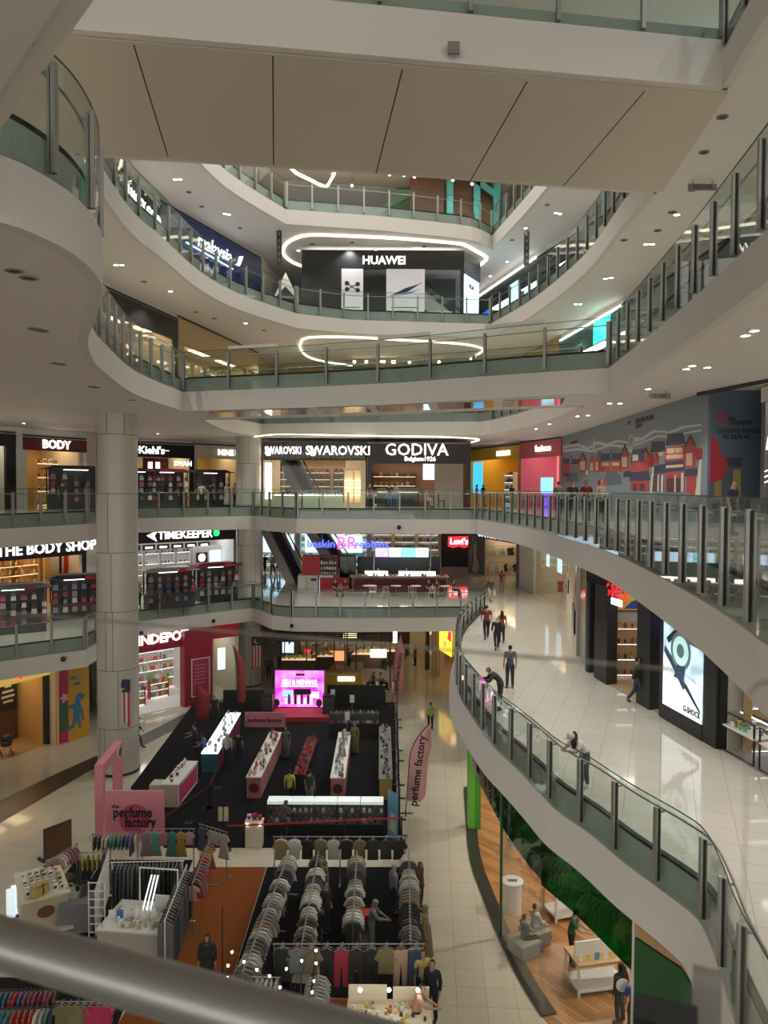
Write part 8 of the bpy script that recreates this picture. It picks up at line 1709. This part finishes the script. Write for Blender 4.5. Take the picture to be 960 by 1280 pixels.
# ================================================================== FOREGROUND RAIL
def nearpt(px, py, z): x, y = P(px, py, z); return Vector((x, y, z))
t = thing('near_balustrade', 'blurred near balustrade with a thick steel handrail along the bottom left', 'balustrade', (F0.x,F0.y,L2))
o3 = Vector((F0.x,F0.y,L2)); zt = 13.6; zh = 13.28
def glass_to(pa, pb, ra=False, rb=False):
    u = Vector((pb.x-pa.x,pb.y-pa.y)); L = u.length; u.normalize(); n = Vector((u.y,-u.x)); r = .012; pr = []
    lo = L2-.25-zt
    if ra: pr += [(0,lo)]+[(r-r*math.cos(k*math.pi/8), -r+r*math.sin(k*math.pi/8)) for k in range(5)]
    else: pr += [(0,lo),(0,0)]
    if rb: pr += [(L-r+r*math.sin(k*math.pi/8), -r+r*math.cos(k*math.pi/8)) for k in range(5)]+[(L,lo)]
    else: pr += [(L,0),(L,lo)]
    def pt(s, z, w): return (pa.x+u.x*s+n.x*w-o3.x, pa.y+u.y*s+n.y*w-o3.y, zt+z-o3.z)
    m = len(pr); mb = MB(); w = .004
    mb.add([pt(s,z,-w) for s,z in pr]+[pt(s,z,w) for s,z in pr], [tuple(range(m)),tuple(range(2*m-1,m-1,-1))], M_GLASSN)
    mb.add([pt(s,z,-w) for s,z in pr]+[pt(s,z,w) for s,z in pr], [(i,i+1,m+i+1,m+i) for i in range(m-1)], mat('near_glass_edge',(0.16,0.16,0.155),0.3))
    mb.build('glass_panel', t)
g0 = nearpt(-10,764,zt); g1 = nearpt(861,838,zt); du = (g1-g0).normalized()
glass_to(g0-du*4.5, g1, rb=True)
g2 = nearpt(935,849,zt); glass_to(g2, g2+du*1.0, ra=True)
h0 = nearpt(0,1178,zh); h1 = nearpt(430,1302,zh); dh = (h1-h0).normalized()
mb = MB(); mb.tube([h0-dh*4.5-o3, h0-dh*.3-o3, h0-o3, h1-o3, h1+dh*.8-o3], .0215, 20, M_STEEL); mb.build('handrail', t)
pp = nearpt(884,1216,13.3)
mb = MB(); mb.box(-.011,-.008,-1.1,.011,.008,.0,M_POST); o = mb.build('post', t); o.location = pp-o3; o.rotation_euler = (0,0,math.atan2(du.y,du.x))
pb_ = nearpt(832,1264,13.3)
mb = MB(); mb.box(-.023,-.015,-.03,.023,.015,.0,M_BLACK); o = mb.build('bracket', t); o.location = pb_-o3; o.rotation_euler = (0,0,math.atan2(du.y,du.x))
# ================================================================== LIGHT, CAMERA
W = bpy.data.worlds.new('World'); S.world = W; W.use_nodes = True
bg = W.node_tree.nodes['Background']; bg.inputs[0].default_value = (1.0, 0.95, 0.88, 1); bg.inputs[1].default_value = 1.6  # added warm ambient fill, entering by the open roof and near side
def spot(x, y, z, watts, ang=110, col=(1,0.93,0.83), r=0.06):
    d = bpy.data.lights.new('fill_spot', 'SPOT'); d.energy = watts; d.spot_size = math.radians(ang); d.spot_blend = 0.6; d.color = col; d.shadow_soft_size = r  # added fill spot without a fixture, not tied to the modelled downlights
    o = bpy.data.objects.new('fill_spot', d); COL.objects.link(o); o.location = (x,y,z); return o
def fill_spots_along(pts, dist, step, z, watts, ang=120, col=(1,0.93,0.83)):
    st, _ = walk(offset(pts, dist), step)
    for p, d, q in st: spot(p.x, p.y, z, watts, ang, col)
K = 1.0
for z, chains in ((L2-FASC,(R1,C1,B1,A1b)),(L3-FASC,(R2,C2,B2,A2b)),(L4-FASC,(R3,LS3,RF3,CF3,LF3)),(L5-FASC,(RN4,RF4,CF4,LF4)),(L6-FASC,(R5,C5,LL5))):
    for c in chains:
        fill_spots_along(c, 2.2, 4.0, z-0.05, 260*K, col=(0.9,0.94,1.0) if z > L4+3 and z < L5 else (1,0.93,0.83))
fill_spots_along(R1, 3.2, 4.0, L1-FASC-0.05, 260*K)
cam = bpy.data.cameras.new('Camera'); co = bpy.data.objects.new('Camera', cam); COL.objects.link(co); S.camera = co
cam.sensor_fit = 'VERTICAL'; cam.sensor_height = 36.0; cam.sensor_width = 27.0; cam.lens = 27.0; cam.clip_start = 0.05; cam.clip_end = 300
co.matrix_world = Matrix(((CR.x,CU.x,-CF.x,0),(CR.y,CU.y,-CF.y,0),(CR.z,CU.z,-CF.z,EYE),(0,0,0,1)))
cam.dof.use_dof = True; cam.dof.focus_distance = 22; cam.dof.aperture_fstop = 7.0
for a, v in (('max_bounces',7),('diffuse_bounces',3),('glossy_bounces',3),('transmission_bounces',2),('transparent_max_bounces',24)): setattr(S.cycles, a, v)
S.cycles.use_denoising = True; S.cycles.sample_clamp_indirect = 4.0; S.cycles.caustics_reflective = False; S.cycles.caustics_refractive = False
S.cycles.use_light_tree = True
S.view_settings.view_transform = 'Standard'; S.view_settings.look = 'None'; S.view_settings.gamma = 1.0; S.view_settings.use_curve_mapping = False
S.view_settings.exposure = 0.55
